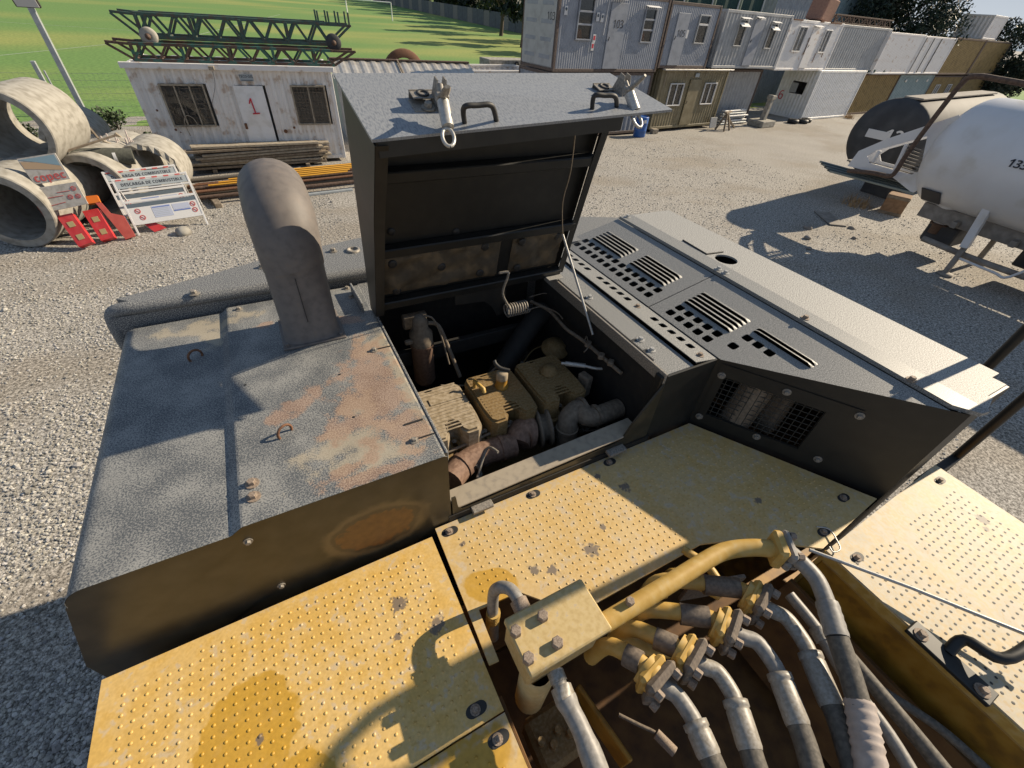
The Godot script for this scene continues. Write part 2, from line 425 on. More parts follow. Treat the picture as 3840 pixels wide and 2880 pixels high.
	M.bark = grainy(0.03, [C(0.05, 0.038, 0.028), C(0.11, 0.085, 0.065)], [0.3, 0.7], 1.5, 0.9, 0.0, 0.0, S, 4, 54)
	M.leaf = leaf_mat(C(0.035, 0.062, 0.018))
	M.leaf_dark = leaf_mat(C(0.018, 0.036, 0.022))
	M.leaf_bright = leaf_mat(C(0.13, 0.15, 0.015))
	M.net = flat(C(0.03, 0.07, 0.06), 0.8)
	M.brick = grainy(0.02, [C(0.22, 0.12, 0.09), C(0.31, 0.18, 0.13)], [0.3, 0.7], 0.7, 0.9, 0.0, 0.0, S, 4, 55)
	M.wall_dark = grainy(0.01, [C(0.10, 0.105, 0.11), C(0.16, 0.165, 0.17)], [0.3, 0.7], 0.3, 0.9, 0.0, 0.0, S, 4, 57)
	M.sign_old = grainy(0.02, [C(0.26, 0.24, 0.21), C(0.42, 0.40, 0.37), C(0.50, 0.485, 0.46)], [0.25, 0.45, 0.8], 0.9, 0.7, 0.0, 0.0, S, 4, 66)
	M.print_blue = flat(C(0.20, 0.30, 0.36), 0.6)
	M.print_sand = flat(C(0.42, 0.30, 0.19), 0.6)
	M.print_red = flat(C(0.50, 0.10, 0.09), 0.6)
	M.print_pale = flat(C(0.42, 0.46, 0.58), 0.6)
	M.reflector = flat(C(0.42, 0.34, 0.16), 0.4)
	M.stake = flat(C(0.60, 0.52, 0.48), 0.8)
	M.slat = flat(C(0.055, 0.075, 0.075), 0.5, 0.2)
	M.slat_pale = flat(C(0.20, 0.23, 0.22), 0.35, 0.4)
	M.crate = grainy(0.012, [C(0.13, 0.075, 0.04), C(0.24, 0.145, 0.08), C(0.30, 0.19, 0.11)], [0.2, 0.5, 0.85], 1.0, 0.85, 0.0, 0.0, S, 4, 56)
	M.fence_wire = flat(C(0.25, 0.28, 0.26), 0.6, 0.3)
	M.roof_blue = flat(C(0.30, 0.42, 0.50), 0.5)
	M.straw = flat(C(0.36, 0.24, 0.12), 0.9)
func leaf_mat(c: Color) -> StandardMaterial3D:
	var m := flat(c, 0.6)
	m.backlight_enabled = true
	m.backlight = lin(Color(c.r * 1.6, c.g * 1.8, c.b * 1.2))
	m.cull_mode = BaseMaterial3D.CULL_DISABLED
	m.vertex_color_use_as_albedo = true
	return m

func fbm(sd: int, f: float, oct := 4) -> FastNoiseLite:
	var n := FastNoiseLite.new()
	n.seed = sd
	n.frequency = f
	n.fractal_octaves = oct
	return n

func field_y(p: Vector3) -> float:
	return 0.006 + 0.0175 * max(0.0, -p.z - 26.0)

func make_ground() -> void:
	# far ground, one large sheet, then the yard's uneven gravel
	var gm := grainy(0.035, [C(0.07, 0.066, 0.06), C(0.24, 0.23, 0.212), C(0.38, 0.368, 0.345), C(0.64, 0.62, 0.585)], [0.28, 0.44, 0.58, 0.74], 0.42, 0.95, 0.0, 0.0, FastNoiseLite.TYPE_SIMPLEX_SMOOTH, 3, 61, 1024)
	var gn: FastNoiseLite = gm.albedo_texture.noise
	gn.fractal_octaves = 5
	gn.fractal_gain = 0.95
	gm.vertex_color_use_as_albedo = true
	var st := mb()
	st.set_color(Color(1, 1, 1))
	quad(st, Vector3(-900, -0.05, 500), Vector3(900, -0.05, 500), Vector3(900, -0.05, -900), Vector3(-900, -0.05, -900))
	setting("ground", st, gm)
	st = mb()
	st.set_smooth_group(0)
	var lump := fbm(71, 0.35, 3)
	var patch := fbm(72, 0.16, 4)
	var fine := fbm(73, 1.1, 3)
	var x0 := -16.0; var z0 := -30.0; var d := 0.3; var nx := 240; var nz := 118
	var P := func(i: int, k: int) -> Vector3:
		var x := x0 + i * d; var z := z0 + k * d
		return Vector3(x, lump.get_noise_2d(x, z) * 0.035, z)
	var K := func(p: Vector3) -> Color:
		# brown fines show between the stones in worn strips
		var w: float = clamp(patch.get_noise_2d(p.x, p.z * 1.8) * 2.2 + fine.get_noise_2d(p.x, p.z) * 0.7 + 0.12, 0.0, 1.0)
		w = max(w, clamp(1.0 - abs(p.z + 11.6 + 0.25 * p.x * 0.1) / 0.8 + fine.get_noise_2d(p.x * 1.7, p.z) * 0.6, 0.0, 1.0) * clamp((-1.2 - p.x) / 1.2, 0.0, 1.0))
		return Color(1.0, 0.98, 0.945).lerp(Color(0.70, 0.61, 0.50), w * 0.55)
	for i in nx:
		for k in nz:
			var a: Vector3 = P.call(i, k); var b: Vector3 = P.call(i + 1, k); var c: Vector3 = P.call(i + 1, k + 1); var e: Vector3 = P.call(i, k + 1)
			for v in [a, b, c, a, c, e]:
				st.set_color(K.call(v)); st.add_vertex(v)
	setting("gravel_yard", st, gm)
	# loose stones
	var sm := flat(C(1, 1, 1), 0.9)
	sm.vertex_color_use_as_albedo = true
	for kind in 3:
		var mesh := stone_mesh(80 + kind)
		var mm := MultiMesh.new()
		mm.transform_format = MultiMesh.TRANSFORM_3D
		mm.use_colors = true
		mm.mesh = mesh
		var T := []
		var tries := 0
		while T.size() < 40000 and tries < 900000:
			tries += 1
			var x: float; var z: float
			if T.size() % 4 < 3:
				x = rng.randf_range(-9.5, 1.5); z = rng.randf_range(-14.0, -1.2)
			else:
				x = rng.randf_range(3.2, 19.0); z = rng.randf_range(-18.0, -0.4)
			var dd := Vector3(x, -4.45, z).length()
			if rng.randf() > pow(5.2 / dd, 2.0): continue
			if patch.get_noise_2d(x, z * 1.8) > 0.16 and rng.randf() < 0.75: continue
			if z > -12.6 and z < -10.8 and x < -1.6 and rng.randf() < 0.7: continue
			var r: float = 0.006 + 0.014 * pow(rng.randf(), 2.2)
			if rng.randf() < 0.006: r *= 2.1
			var B := Basis(Vector3(rng.randf_range(-1, 1), rng.randf_range(-1, 1), rng.randf_range(-1, 1)).normalized(), rng.randf() * TAU).scaled(Vector3(r * rng.randf_range(0.8, 1.35), r * 0.75, r))
			T.append(Transform3D(B, Vector3(x, lump.get_noise_2d(x, z) * 0.035 + r * 0.3, z)))
		mm.instance_count = T.size()
		for i in T.size():
			mm.set_instance_transform(i, T[i])
			var v := rng.randf_range(0.17, 0.50)
			mm.set_instance_color(i, Color(v, v * 0.965, v * rng.randf_range(0.84, 0.94)))
		var mi := MultiMeshInstance3D.new()
		mi.name = numbered("loose_stones")
		mi.multimesh = mm
		mi.material_override = sm
		add_child(mi, true)
		mi.set_meta("kind", "stuff")
		mi.set_meta("label", ["pale grey gravel stones scattered over the yard", "small angular gravel chips strewn over the yard", "rounded pale pebbles lying over the yard"][kind])
		mi.set_meta("category", "gravel")
	# playing field beyond the yard, rising a little
	var fm := grainy(0.03, [C(0.16, 0.185, 0.045), C(0.24, 0.28, 0.06), C(0.32, 0.34, 0.08), C(0.44, 0.38, 0.13)], [0.22, 0.45, 0.66, 0.9], 0.12, 0.9, 0.0, 0.0, FastNoiseLite.TYPE_SIMPLEX_SMOOTH, 5, 62, 1024)
	fm.vertex_color_use_as_albedo = true
	st = mb()
	st.set_smooth_group(0)
	var dry := fbm(75, 0.035, 4)
	var gx := 2.0; var gz := 1.5
	for i in 120:
		for k in 170:
			var q := []
			for o in [[0, 0], [1, 0], [1, 1], [0, 1]]:
				var p := Vector3(-90.0 + (i + o[0]) * gx, 0, -24.0 - (k + o[1]) * gz)
				p.y = field_y(p)
				q.append(p)
			for v in [q[0], q[2], q[1], q[0], q[3], q[2]]:
				# mown lanes and dry patches
				var w: float = clamp(dry.get_noise_2d(v.x * 0.45, v.z * 1.3) * 2.0 + 0.12 + (0.10 if fposmod(v.z * 0.95 + v.x * 0.22, 8.0) < 4.0 else -0.04), 0.0, 1.0)
				var c := Color(0.46, 0.80, 0.72).lerp(Color(0.95, 1, 1), w)
				st.set_color(c); st.add_vertex(v)
	setting("playing_field", st, fm)
	# white field lines
	var lm := grainy(0.05, [C(0.12, 0.20, 0.08), C(0.40, 0.46, 0.36), C(0.55, 0.58, 0.5)], [0.3, 0.5, 0.8], 0.6, 0.9, 0.0, 0.0, FastNoiseLite.TYPE_SIMPLEX_SMOOTH, 4, 63)
	st = mb()
	for l in [[Vector3(-24, 0, -24.6), Vector3(-2, 0, -60)], [Vector3(-2, 0, -60), Vector3(-60, 0, -78)], [Vector3(-2.0, 0, -60), Vector3(9, 0, -96)]]:
		var a: Vector3 = l[0]; var b: Vector3 = l[1]
		var s := (b - a).cross(Vector3.UP).normalized() * 0.06
		var n := 20
		for i in n:
			var p := a.lerp(b, float(i) / n); var q := a.lerp(b, float(i + 1) / n)
			p.y = field_y(p) + 0.006; q.y = field_y(q) + 0.006
			quad(st, p - s, p + s, q + s, q - s)
	setting("field_lines", st, lm)
func stone_mesh(sd: int) -> Mesh:
	var r2 := RandomNumberGenerator.new()
	r2.seed = sd
	var st := mb()
	var s := SphereMesh.new()
	s.radius = 1.0; s.height = 2.0; s.radial_segments = 6; s.rings = 3
	var arr := s.get_mesh_arrays()
	var vs: PackedVector3Array = arr[Mesh.ARRAY_VERTEX]
	var ix: PackedInt32Array = arr[Mesh.ARRAY_INDEX]
	var n := fbm(sd, 0.9, 2)
	for i in ix:
		var v := vs[i]
		st.add_vertex(v * (1.0 + 0.55 * n.get_noise_3dv(v)))
	st.generate_normals()
	return st.commit()

const HY := 3.05      # hood top
const PY := 2.55      # walkway top
var bolt_a: Mesh
var bolt_s: Mesh
var bolt_big: Mesh

func rect_sheet(st: SurfaceTool, f: Callable, u0: float, u1: float, w0: float, w1: float, holes: Array, thick: float, clip = null, chamfer := 0.0) -> void:
	# sheet with rectangular holes; f(u, w, d) gives the point at depth d under the sheet
	var us := [u0, u1]; var ws := [w0, w1]
	for h in holes:
		us.append_array([h[0], h[1]]); ws.append_array([h[2], h[3]])
	us.sort(); ws.sort()
	for i in us.size() - 1:
		if us[i + 1] - us[i] < 1e-5: continue
		for k in ws.size() - 1:
			if ws[k + 1] - ws[k] < 1e-5: continue
			var cu: float = (us[i] + us[i + 1]) / 2; var cw: float = (ws[k] + ws[k + 1]) / 2
			var inside := false
			for h in holes:
				if cu > h[0] and cu < h[1] and cw > h[2] and cw < h[3]:
					inside = true; break
			if inside: continue
			var poly := [Vector2(us[i], ws[k]), Vector2(us[i + 1], ws[k]), Vector2(us[i + 1], ws[k + 1]), Vector2(us[i], ws[k + 1])]
			if clip != null: poly = clip_half(poly, clip[0], clip[1])
			for j in range(1, poly.size() - 1):
				tri(st, f.call(poly[0].x, poly[0].y, 0.0), f.call(poly[j + 1].x, poly[j + 1].y, 0.0), f.call(poly[j].x, poly[j].y, 0.0))
				tri(st, f.call(poly[0].x, poly[0].y, thick), f.call(poly[j].x, poly[j].y, thick), f.call(poly[j + 1].x, poly[j + 1].y, thick))
	for h in holes:
		var c := [Vector2(h[0], h[2]), Vector2(h[1], h[2]), Vector2(h[1], h[3]), Vector2(h[0], h[3])]
		for j in 4:
			var a: Vector2 = c[j]; var b: Vector2 = c[(j + 1) % 4]
			quad(st, f.call(a.x, a.y, 0.0), f.call(b.x, b.y, 0.0), f.call(b.x, b.y, thick), f.call(a.x, a.y, thick))
			if chamfer > 0.0:
				var pr: Vector2 = c[(j + 3) % 4]
				var q1: Vector2 = a + (b - a).normalized() * chamfer
				var q2: Vector2 = a + (pr - a).normalized() * chamfer
				var qm: Vector2 = a + ((b - a).normalized() + (pr - a).normalized()) * chamfer * 0.3
				tri(st, f.call(a.x, a.y, 0.0), f.call(qm.x, qm.y, 0.0), f.call(q1.x, q1.y, 0.0))
				tri(st, f.call(a.x, a.y, 0.0), f.call(q2.x, q2.y, 0.0), f.call(qm.x, qm.y, 0.0))
func clip_half(poly: Array, p: Vector2, n: Vector2) -> Array:
	var o := []
	for i in poly.size():
		var a: Vector2 = poly[i]; var b: Vector2 = poly[(i + 1) % poly.size()]
		var da := (a - p).dot(n); var db := (b - p).dot(n)
		if da >= 0.0: o.append(a)
		if (da >= 0.0) != (db >= 0.0): o.append(a.lerp(b, da / (da - db)))
	return o

func blob(p: Vector2, c: Vector2, r: Vector2, rot: float) -> float:
	var d := (p - c).rotated(-rot) / r
	return 1.0 - d.length()

func muffler_hood_texture() -> Texture2D:
	# dried dust in spots over slate paint, rust where the paint has burnt off, cream silt round the rust
	var w := 680; var h := 830
	var fine := L8(0.24, w, h, 3, 2); var fine2 := L8(0.45, w, h, 6, 2); var mid := L8(0.018, w, h, 4, 5); var big := L8(0.008, w, h, 5, 4)
	var data := PackedByteArray(); data.resize(w * h * 3)
	var rusts := [[Vector2(0.20, -1.62), Vector2(0.13, 0.36), 0.12], [Vector2(0.23, -1.9), Vector2(0.09, 0.12), 0.0], [Vector2(-0.13, -1.64), Vector2(0.17, 0.05), -0.5], [Vector2(0.06, -1.42), Vector2(0.15, 0.075), -0.25], [Vector2(0.10, -1.55), Vector2(0.10, 0.10), 0.0], [Vector2(0.24, -1.30), Vector2(0.10, 0.14), 0.0], [Vector2(0.17, -2.25), Vector2(0.10, 0.05), 0.2], [Vector2(0.1, -1.12), Vector2(0.2, 0.03), 0.0], [Vector2(-0.02, -1.18), Vector2(0.14, 0.03), -0.2], [Vector2(-0.22, -2.36), Vector2(0.05, 0.03), 0.0]]
	var silts := [[Vector2(0.10, -1.52), Vector2(0.09, 0.13), 0.0], [Vector2(0.02, -1.33), Vector2(0.22, 0.09), -0.2], [Vector2(0.10, -1.22), Vector2(0.26, 0.10), 0.0], [Vector2(0.33, -1.65), Vector2(0.04, 0.5), 0.0], [Vector2(-0.5, -2.5), Vector2(0.26, 0.08), 0.0], [Vector2(-0.48, -2.4), Vector2(0.06, 0.12), 0.0], [Vector2(0.28, -1.95), Vector2(0.12, 0.1), 0.0]]
	for y in h:
		for x in w:
			var i := y * w + x
			var p := Vector2(-0.95 + 1.36 * x / w, -2.68 + 1.66 * y / h)
			var f := fine[i] / 255.0; var f2 := fine2[i] / 255.0; var m := mid[i] / 255.0; var b := big[i] / 255.0
			var spots := smoothstep(0.40, 0.60, f * 0.7 + f2 * 0.35 + (b - 0.5) * 0.25)
			var dust := 0.285 + 0.05 * (m - 0.5)
			var c := Color(0.075, 0.083, 0.092).lerp(Color(dust, dust, dust * 0.95), spots * (0.75 + 0.25 * b))
			var r := -1.0
			for q in rusts: r = max(r, blob(p, q[0], q[1], q[2]))
			var s := -1.0
			for q in silts: s = max(s, blob(p, q[0], q[1], q[2]))
			var sv := smoothstep(0.0, 0.5, s + (m - 0.5) * 1.3 + (f2 - 0.5) * 0.7 + (f - 0.5) * 0.5)
			c = c.lerp(Color(0.40, 0.345, 0.25), sv * 0.66)
			var rv := smoothstep(-0.05, 0.25, r + (m - 0.5) * 1.5 + (f - 0.5) * 0.7 + (f2 - 0.5) * 0.5)
			c = c.lerp(Color(0.24 + 0.2 * spots * f, 0.145 + 0.17 * spots * f, 0.095 + 0.14 * spots * f), rv * 0.7)
			data[i * 3] = s8(c.r); data[i * 3 + 1] = s8(c.g); data[i * 3 + 2] = s8(c.b)
	return sheet_image(data, w, h)

func plate_texture(r: Rect2, w: int, h: int, sd: int, wets: Array, pits: Array, silt := 0.0) -> Texture2D:
	# yellow paint under dust; wets: washed amber stains, pits: dark spatter
	var fine := L8(0.12, w, h, sd, 3); var mid := L8(0.02, w, h, sd + 1, 5); var big := L8(0.006, w, h, sd + 2, 4); var scr := L8(0.05, w, h, sd + 3, 2)
	var data := PackedByteArray(); data.resize(w * h * 3)
	for y in h:
		for x in w:
			var i := y * w + x
			var p := r.position + r.size * Vector2(float(x) / w, float(y) / h)
			var f := fine[i] / 255.0; var m := mid[i] / 255.0; var b := big[i] / 255.0; var s := scr[i] / 255.0
			var dusty := smoothstep(0.30, 0.62, m * 0.55 + b * 0.55 + (f - 0.5) * 0.12)
			var c := Color(0.58, 0.37, 0.10).lerp(Color(0.61, 0.415, 0.15), dusty)
			if silt > 0.0: c = c.lerp(Color(0.45, 0.39, 0.28), silt * (0.6 + 0.4 * smoothstep(0.4, 0.55, f * 0.6 + m * 0.4)))
			c = c.lerp(Color(0.45, 0.40, 0.33), 0.5 * smoothstep(0.62, 0.78, m * 0.5 + s * 0.55))
			var wv := -1.0
			for q in wets: wv = max(wv, blob(p, q[0], q[1], q[2]))
			var wt := smoothstep(0.0, 0.10, wv + (m - 0.5) * 0.35)
			c = c.lerp(Color(0.47, 0.265, 0.02), wt * 0.86)
			c = c.lerp(Color(0.36, 0.21, 0.03), 0.6 * smoothstep(0.72, 0.82, m * 0.6 + f * 0.45) * (0.35 + 0.65 * b))
			# bare grey metal scuffed along the edge that is stepped on, fine grit everywhere
			var edge := smoothstep(0.075, 0.045, p.y - r.position.y + (m - 0.5) * 0.06 + (s - 0.5) * 0.03)
			c = c.lerp(Color(0.36, 0.33, 0.29), 0.5 * edge * smoothstep(0.35, 0.6, s * 0.6 + f * 0.4))
			c = c * (1.0 + (f - 0.5) * 0.22 + (s - 0.5) * 0.14)
			for q in pits:
				var k: float = q[1] * (0.75 + 0.9 * (m - 0.3))
				var d: float = p.distance_to(q[0]) / k + (f - 0.5) * 1.1 + (s - 0.5) * 0.8
				if d < 1.25: c = c.lerp(Color(0.13, 0.11, 0.10), clamp((1.25 - d) * 2.2, 0.0, 0.85))
			data[i * 3] = s8(c.r); data[i * 3 + 1] = s8(c.g); data[i * 3 + 2] = s8(c.b)
	return sheet_image(data, w, h)
func tex_mat(t: Texture2D, rough := 0.6) -> StandardMaterial3D:
	var m := StandardMaterial3D.new()
	m.albedo_texture = t
	m.roughness = rough
	return m

func dimples(poly: PackedVector2Array, y: float, pitch: Vector2, r: float, hgt: float, skips: Array, margin: float) -> SurfaceTool:
	# pressed studs of the tread sheet
	var st := mb()
	var lo := Vector2(INF, INF); var hi := -lo
	for p in poly: lo = lo.min(p); hi = hi.max(p)
	var inner := Geometry2D.offset_polygon(poly, -margin)
	if inner.is_empty(): return st
	var row := 0
	var z := lo.y + pitch.y
	while z < hi.y:
		var x := lo.x + pitch.x * (0.56 if row % 2 else 0.5)
		while x < hi.x:
			var q := Vector2(x, z)
			var ok := Geometry2D.is_point_in_polygon(q, inner[0])
			for s in skips:
				if q.distance_to(s[0]) < s[1]: ok = false
			if ok:
				lathe(st, [Vector2(r, 0.0), Vector2(r * 0.8, hgt * 0.55), Vector2(r * 0.42, hgt * 0.92), Vector2(0, hgt)], Vector3(x, y, z), Vector3.UP, 7)
			x += pitch.x
		z += pitch.y
		row += 1
	return st

func make_excavator() -> void:
	bolt_a = bolt_mesh(0.0115, 0.016)
	bolt_s = bolt_mesh(0.008, 0.010)
	bolt_big = bolt_mesh(0.021, 0.03, false)
	var X := thing("excavator", "large yellow and black excavator with its engine hood door raised, seen from its deck", "excavator")
	muffler_hood(X)
	exhaust_stack(X)
	counterweight(X)
	engine_bay(X)
	engine(X)
	hood_door(X)
	radiator_hood(X)
	walkways(X)
	hydraulics(X)
	lower_body(X)

func group_node(called: String, X: Node) -> Node3D:
	var o := Node3D.new()
	o.name = called
	X.add_child(o, true)
	return o

func muffler_hood(X: Node) -> void:
	var H := group_node("muffler_hood", X)
	var hm := tex_mat(muffler_hood_texture(), 0.6)
	# cross-section (x, y) from the left rounded shoulder over the step to the engine opening
	var sec := []
	for k in 9:
		var a := PI / 2.0 * k / 8.0
		sec.append(Vector2(-0.835 - 0.07 * cos(a), HY - 0.028 - 0.07 + 0.07 * sin(a)))
	sec.append_array([Vector2(-0.436, HY - 0.028), Vector2(-0.428, HY - 0.026), Vector2(-0.394, HY - 0.002), Vector2(-0.386, HY), Vector2(0.345, HY), Vector2(0.362, HY - 0.008), Vector2(0.366, HY - 0.05)])
	UVR = Rect2(-0.95, -2.68, 1.36, 1.66)
	var st := mb()
	st.set_smooth_group(1)
	var z0 := -2.62; var z1 := -1.085
	for i in sec.size() - 1:
		st.set_smooth_group(1 if i < 9 else -1)
		quad(st, Vector3(sec[i].x, sec[i].y, z1), Vector3(sec[i + 1].x, sec[i + 1].y, z1), Vector3(sec[i + 1].x, sec[i + 1].y, z0), Vector3(sec[i].x, sec[i].y, z0))
	part("top_sheet", st, hm, H, "dust-spotted top sheet of the exhaust-side hood with rust patches")
	UVR = null
	# front wall with its burnt rust oval
	st = mb()
	var out := [Vector2(-1.035, 2.40)]
	out.append_array([Vector2(-1.035, 2.58), Vector2(-0.912, 2.95)])
	for k in range(1, 9): out.append(sec[k] + Vector2(0, -0.003))
	for k in range(9, 13): out.append(sec[k] + Vector2(0, -0.003))
	out.append_array([Vector2(0.363, HY - 0.004), Vector2(0.363, 2.40)])
	UVXY = Rect2(-1.04, 3.06, 1.42, 0.66)
	slab(st, out, Vector3(0, 0, -1.105), Basis.IDENTITY, 0.018)
	UVXY = null
	part("front_wall", st, burnt_wall(), H, "dark glossy front wall with a brown rust burn")
	st = mb()
	quad(st, Vector3(-1.03, 1.5, -1.09), Vector3(-0.905, 2.95, -1.09), Vector3(-0.905, 2.95, -2.62), Vector3(-1.03, 1.5, -2.62))
	part("side_wall", st, M.black, H)
	# folded edge strip and slotted tabs beside the engine opening
	st = mb()
	box(st, Vector3(0.366, HY - 0.03, -1.71), Vector3(0.012, 0.06, 1.22), 0.003)
	part("edge_strip", st, M.hood, H)
	for s in [[1158, 725], [1505, 1505]]:
		var p := py(900 + s[0] * 0.434, 1000 + s[1] * 0.434, HY)
		place(bolt_a, "bolt", M.steel_dusty, H, p + Vector3(0, 0.001, 0))
		st = mb()
		box(st, p + Vector3(0.055, 0.0025, -0.004), Vector3(0.075, 0.003, 0.006))
		part("slot", st, M.rubber, H)
	st = mb()
	var ps := py(900 + 1500 * 0.434, 1000 + 1345 * 0.434, HY)
	box(st, ps + Vector3(0, 0.0025, 0), Vector3(0.085, 0.003, 0.010), 0.001)
	part("slot", st, M.rubber, H)
	for s in [[925, 190], [960, 262], [1720, 370, 1], [430, 690, 2]]:
		var p := py(900 + s[0] * 0.434, 1000 + s[1] * 0.434, HY)
		if s.size() > 2 and s[2] == 1: p = py(150 + 1720 * 0.434, 1000 + 370 * 0.434, HY)
		if s.size() > 2 and s[2] == 2: continue
		place(bolt_a, "bolt", M.steel_dusty, H, p)
	for s in [[545, 1045], [548, 1074]]:
		place(bolt_a, "bolt", M.bolt, H, py(s[0] * 1.736, s[1] * 1.736, HY), Vector3.UP, 1.3)
	for s in [[860, 932], [982, 1300], [45, 1022]]:
		st = mb()
		lathe(st, [Vector2(0.0065, 0), Vector2(0.0, 0.0012)], py(900 + s[0] * 0.434, 1000 + s[1] * 0.434, HY) + Vector3(0, 0.001, 0), Vector3.UP, 10)
		part("bolt_hole", st, M.rubber, H)
	# small guide rail beside the door hinge
	st = mb()
	box(st, Vector3(0.30, HY + 0.03, -2.42), Vector3(0.012, 0.06, 0.26), 0.003, Basis(Vector3.UP, 0.04))
	part("guide_rail", st, M.hood, H)
	# lifting rings
	for r in [[Vector3(-0.231, HY, -1.456), Vector3(-0.183, HY, -1.487)], [Vector3(-0.572, HY - 0.028, -2.20), Vector3(-0.522, HY - 0.028, -2.228)]]:
		var a: Vector3 = r[0]; var b: Vector3 = r[1]
		st = mb()
		var pts := [a - Vector3(0, 0.004, 0)]
		for k in 9:
			var t := PI * k / 8.0
			pts.append((a + b) / 2 + (a - b) / 2 * cos(t) * 1.12 + Vector3(0, 0.014 + 0.034 * sin(t), 0))
		pts.append(b - Vector3(0, 0.004, 0))
		tube(st, pts, 0.0058, 8)
		part("lifting_ring", st, M.rust, H)
	for q in [[-0.735 + 0.02, 2.84], [-0.46, 2.66]]:
		place(bolt_s, "bolt", M.steel_dusty, H, pz(930 if q[1] > 2.7 else 1055, 2030 if q[1] > 2.7 else 2195, -1.086), Vector3.BACK, 1.2)

func burnt_wall() -> Material:
	# paint burnt to rust by the muffler behind the wall: an oval with an outline of its own
	var w := 640; var h := 300
	var mid := L8(0.017, w, h, 90, 5); var fine := L8(0.05, w, h, 91, 4)
	var data := PackedByteArray(); data.resize(w * h * 3)
	for y in h:
		for x in w:
			var i := y * w + x
			var p := Vector2(-1.04 + 1.42 * x / w, 3.06 - 0.66 * y / h)
			var m := mid[i] / 255.0; var f := fine[i] / 255.0
			var c := Color(0.030, 0.026, 0.018).lerp(Color(0.060, 0.050, 0.033), m)
			var o := 1.0 - ((p - Vector2(0.03, 2.72)) / Vector2(0.19, 0.145)).length() + (m - 0.5) * 0.2
			var ring := smoothstep(-0.30, -0.06, o)
			c = c.lerp(Color(0.16, 0.115, 0.06), ring * 0.75)
			c = c.lerp(Color(0.055, 0.04, 0.026), 0.8 * smoothstep(-0.04, 0.08, o))
			c = c.lerp(Color(0.10 + 0.07 * f, 0.047 + 0.035 * f, 0.02 + 0.008 * f), smoothstep(0.12, 0.24, o + (f - 0.5) * 0.2))
			data[i * 3] = s8(c.r); data[i * 3 + 1] = s8(c.g); data[i * 3 + 2] = s8(c.b)
	var mt := tex_mat(sheet_image(data, w, h), 0.36)
	return mt

func exhaust_stack(X: Node) -> void:
	var E := group_node("exhaust_stack", X)
	var c := Vector3(0.008, HY, -2.215)
	var st := mb()
	box(st, c + Vector3(0, 0.006, 0), Vector3(0.31, 0.012, 0.30), 0.003)
	part("base_flange", st, M.stack, E)
	var ring := func(o: Vector3, hx: float, hz: float, n: float) -> Array:
		var a := []
		for k in 28:
			var t := TAU * k / 28
			var ct := cos(t); var s := sin(t)
			a.append(o + Vector3(hx * sign(ct) * pow(abs(ct), n), 0, hz * sign(s) * pow(abs(s), n)))
		return a
	st = mb()
	st.set_smooth_group(0)
	var rs := [ring.call(c + Vector3(0, 0.012, 0), 0.145, 0.135, 0.55), ring.call(c + Vector3(0, 0.03, 0), 0.137, 0.125, 0.6), ring.call(c + Vector3(0.006, 0.42, -0.01), 0.137, 0.126, 0.85)]
	for i in 2:
		for k in 28:
			quad(st, rs[i][k], rs[i + 1][k], rs[i + 1][(k + 1) % 28], rs[i][(k + 1) % 28])
	part("lower_tube", st, M.stack, E)
	st = mb()
	box(st, c + Vector3(-0.008, 0.25, 0.1255), Vector3(0.0035, 0.24, 0.005), 0.001, Basis(Vector3(1, 0, 0), -0.02))
	part("weld_seam", st, M.rubber, E)
	# elbow that turns back over the counterweight, cut square at its mouth
	st = mb()
	st.set_smooth_group(0)
	var path := [c + Vector3(0.006, 0.375, -0.004), c + Vector3(0.008, 0.46, -0.012), c + Vector3(0.01, 0.535, -0.04), c + Vector3(0.012, 0.59, -0.095), c + Vector3(0.012, 0.622, -0.17), c + Vector3(0.012, 0.632, -0.25), c + Vector3(0.012, 0.632, -0.36)]
	var tl := [0.0, 8.0, 28.0, 48.0, 68.0, 84.0, 90.0]
	var rr := []
	for i in path.size():
		var B := Basis(Vector3.RIGHT, -deg_to_rad(tl[i]))
		var a := []
		for k in 28:
			var t := TAU * k / 28
			var lo := 0.0
			# the near lip of the elbow is arched over the tube below
			if i == 0: lo = 0.028 * pow(max(0.0, sin(t + 0.35)), 2.0)
			a.append(path[i] + B * Vector3((0.141 + 0.004 * min(i, 3)) * cos(t), lo, (0.130 + 0.004 * min(i, 3)) * sin(t)))
		rr.append(a)
	for i in rr.size() - 1:
		for k in 28:
			quad(st, rr[i][k], rr[i + 1][k], rr[i + 1][(k + 1) % 28], rr[i][(k + 1) % 28])
	part("elbow", st, M.stack, E)
	for o in [Vector3(-0.135, 0.012, 0.125), Vector3(0.135, 0.012, 0.125), Vector3(-0.135, 0.012, -0.125), Vector3(0.135, 0.012, -0.125)]:
		place(bolt_a, "bolt", M.stack, E, c + o, Vector3.UP, 0.9)

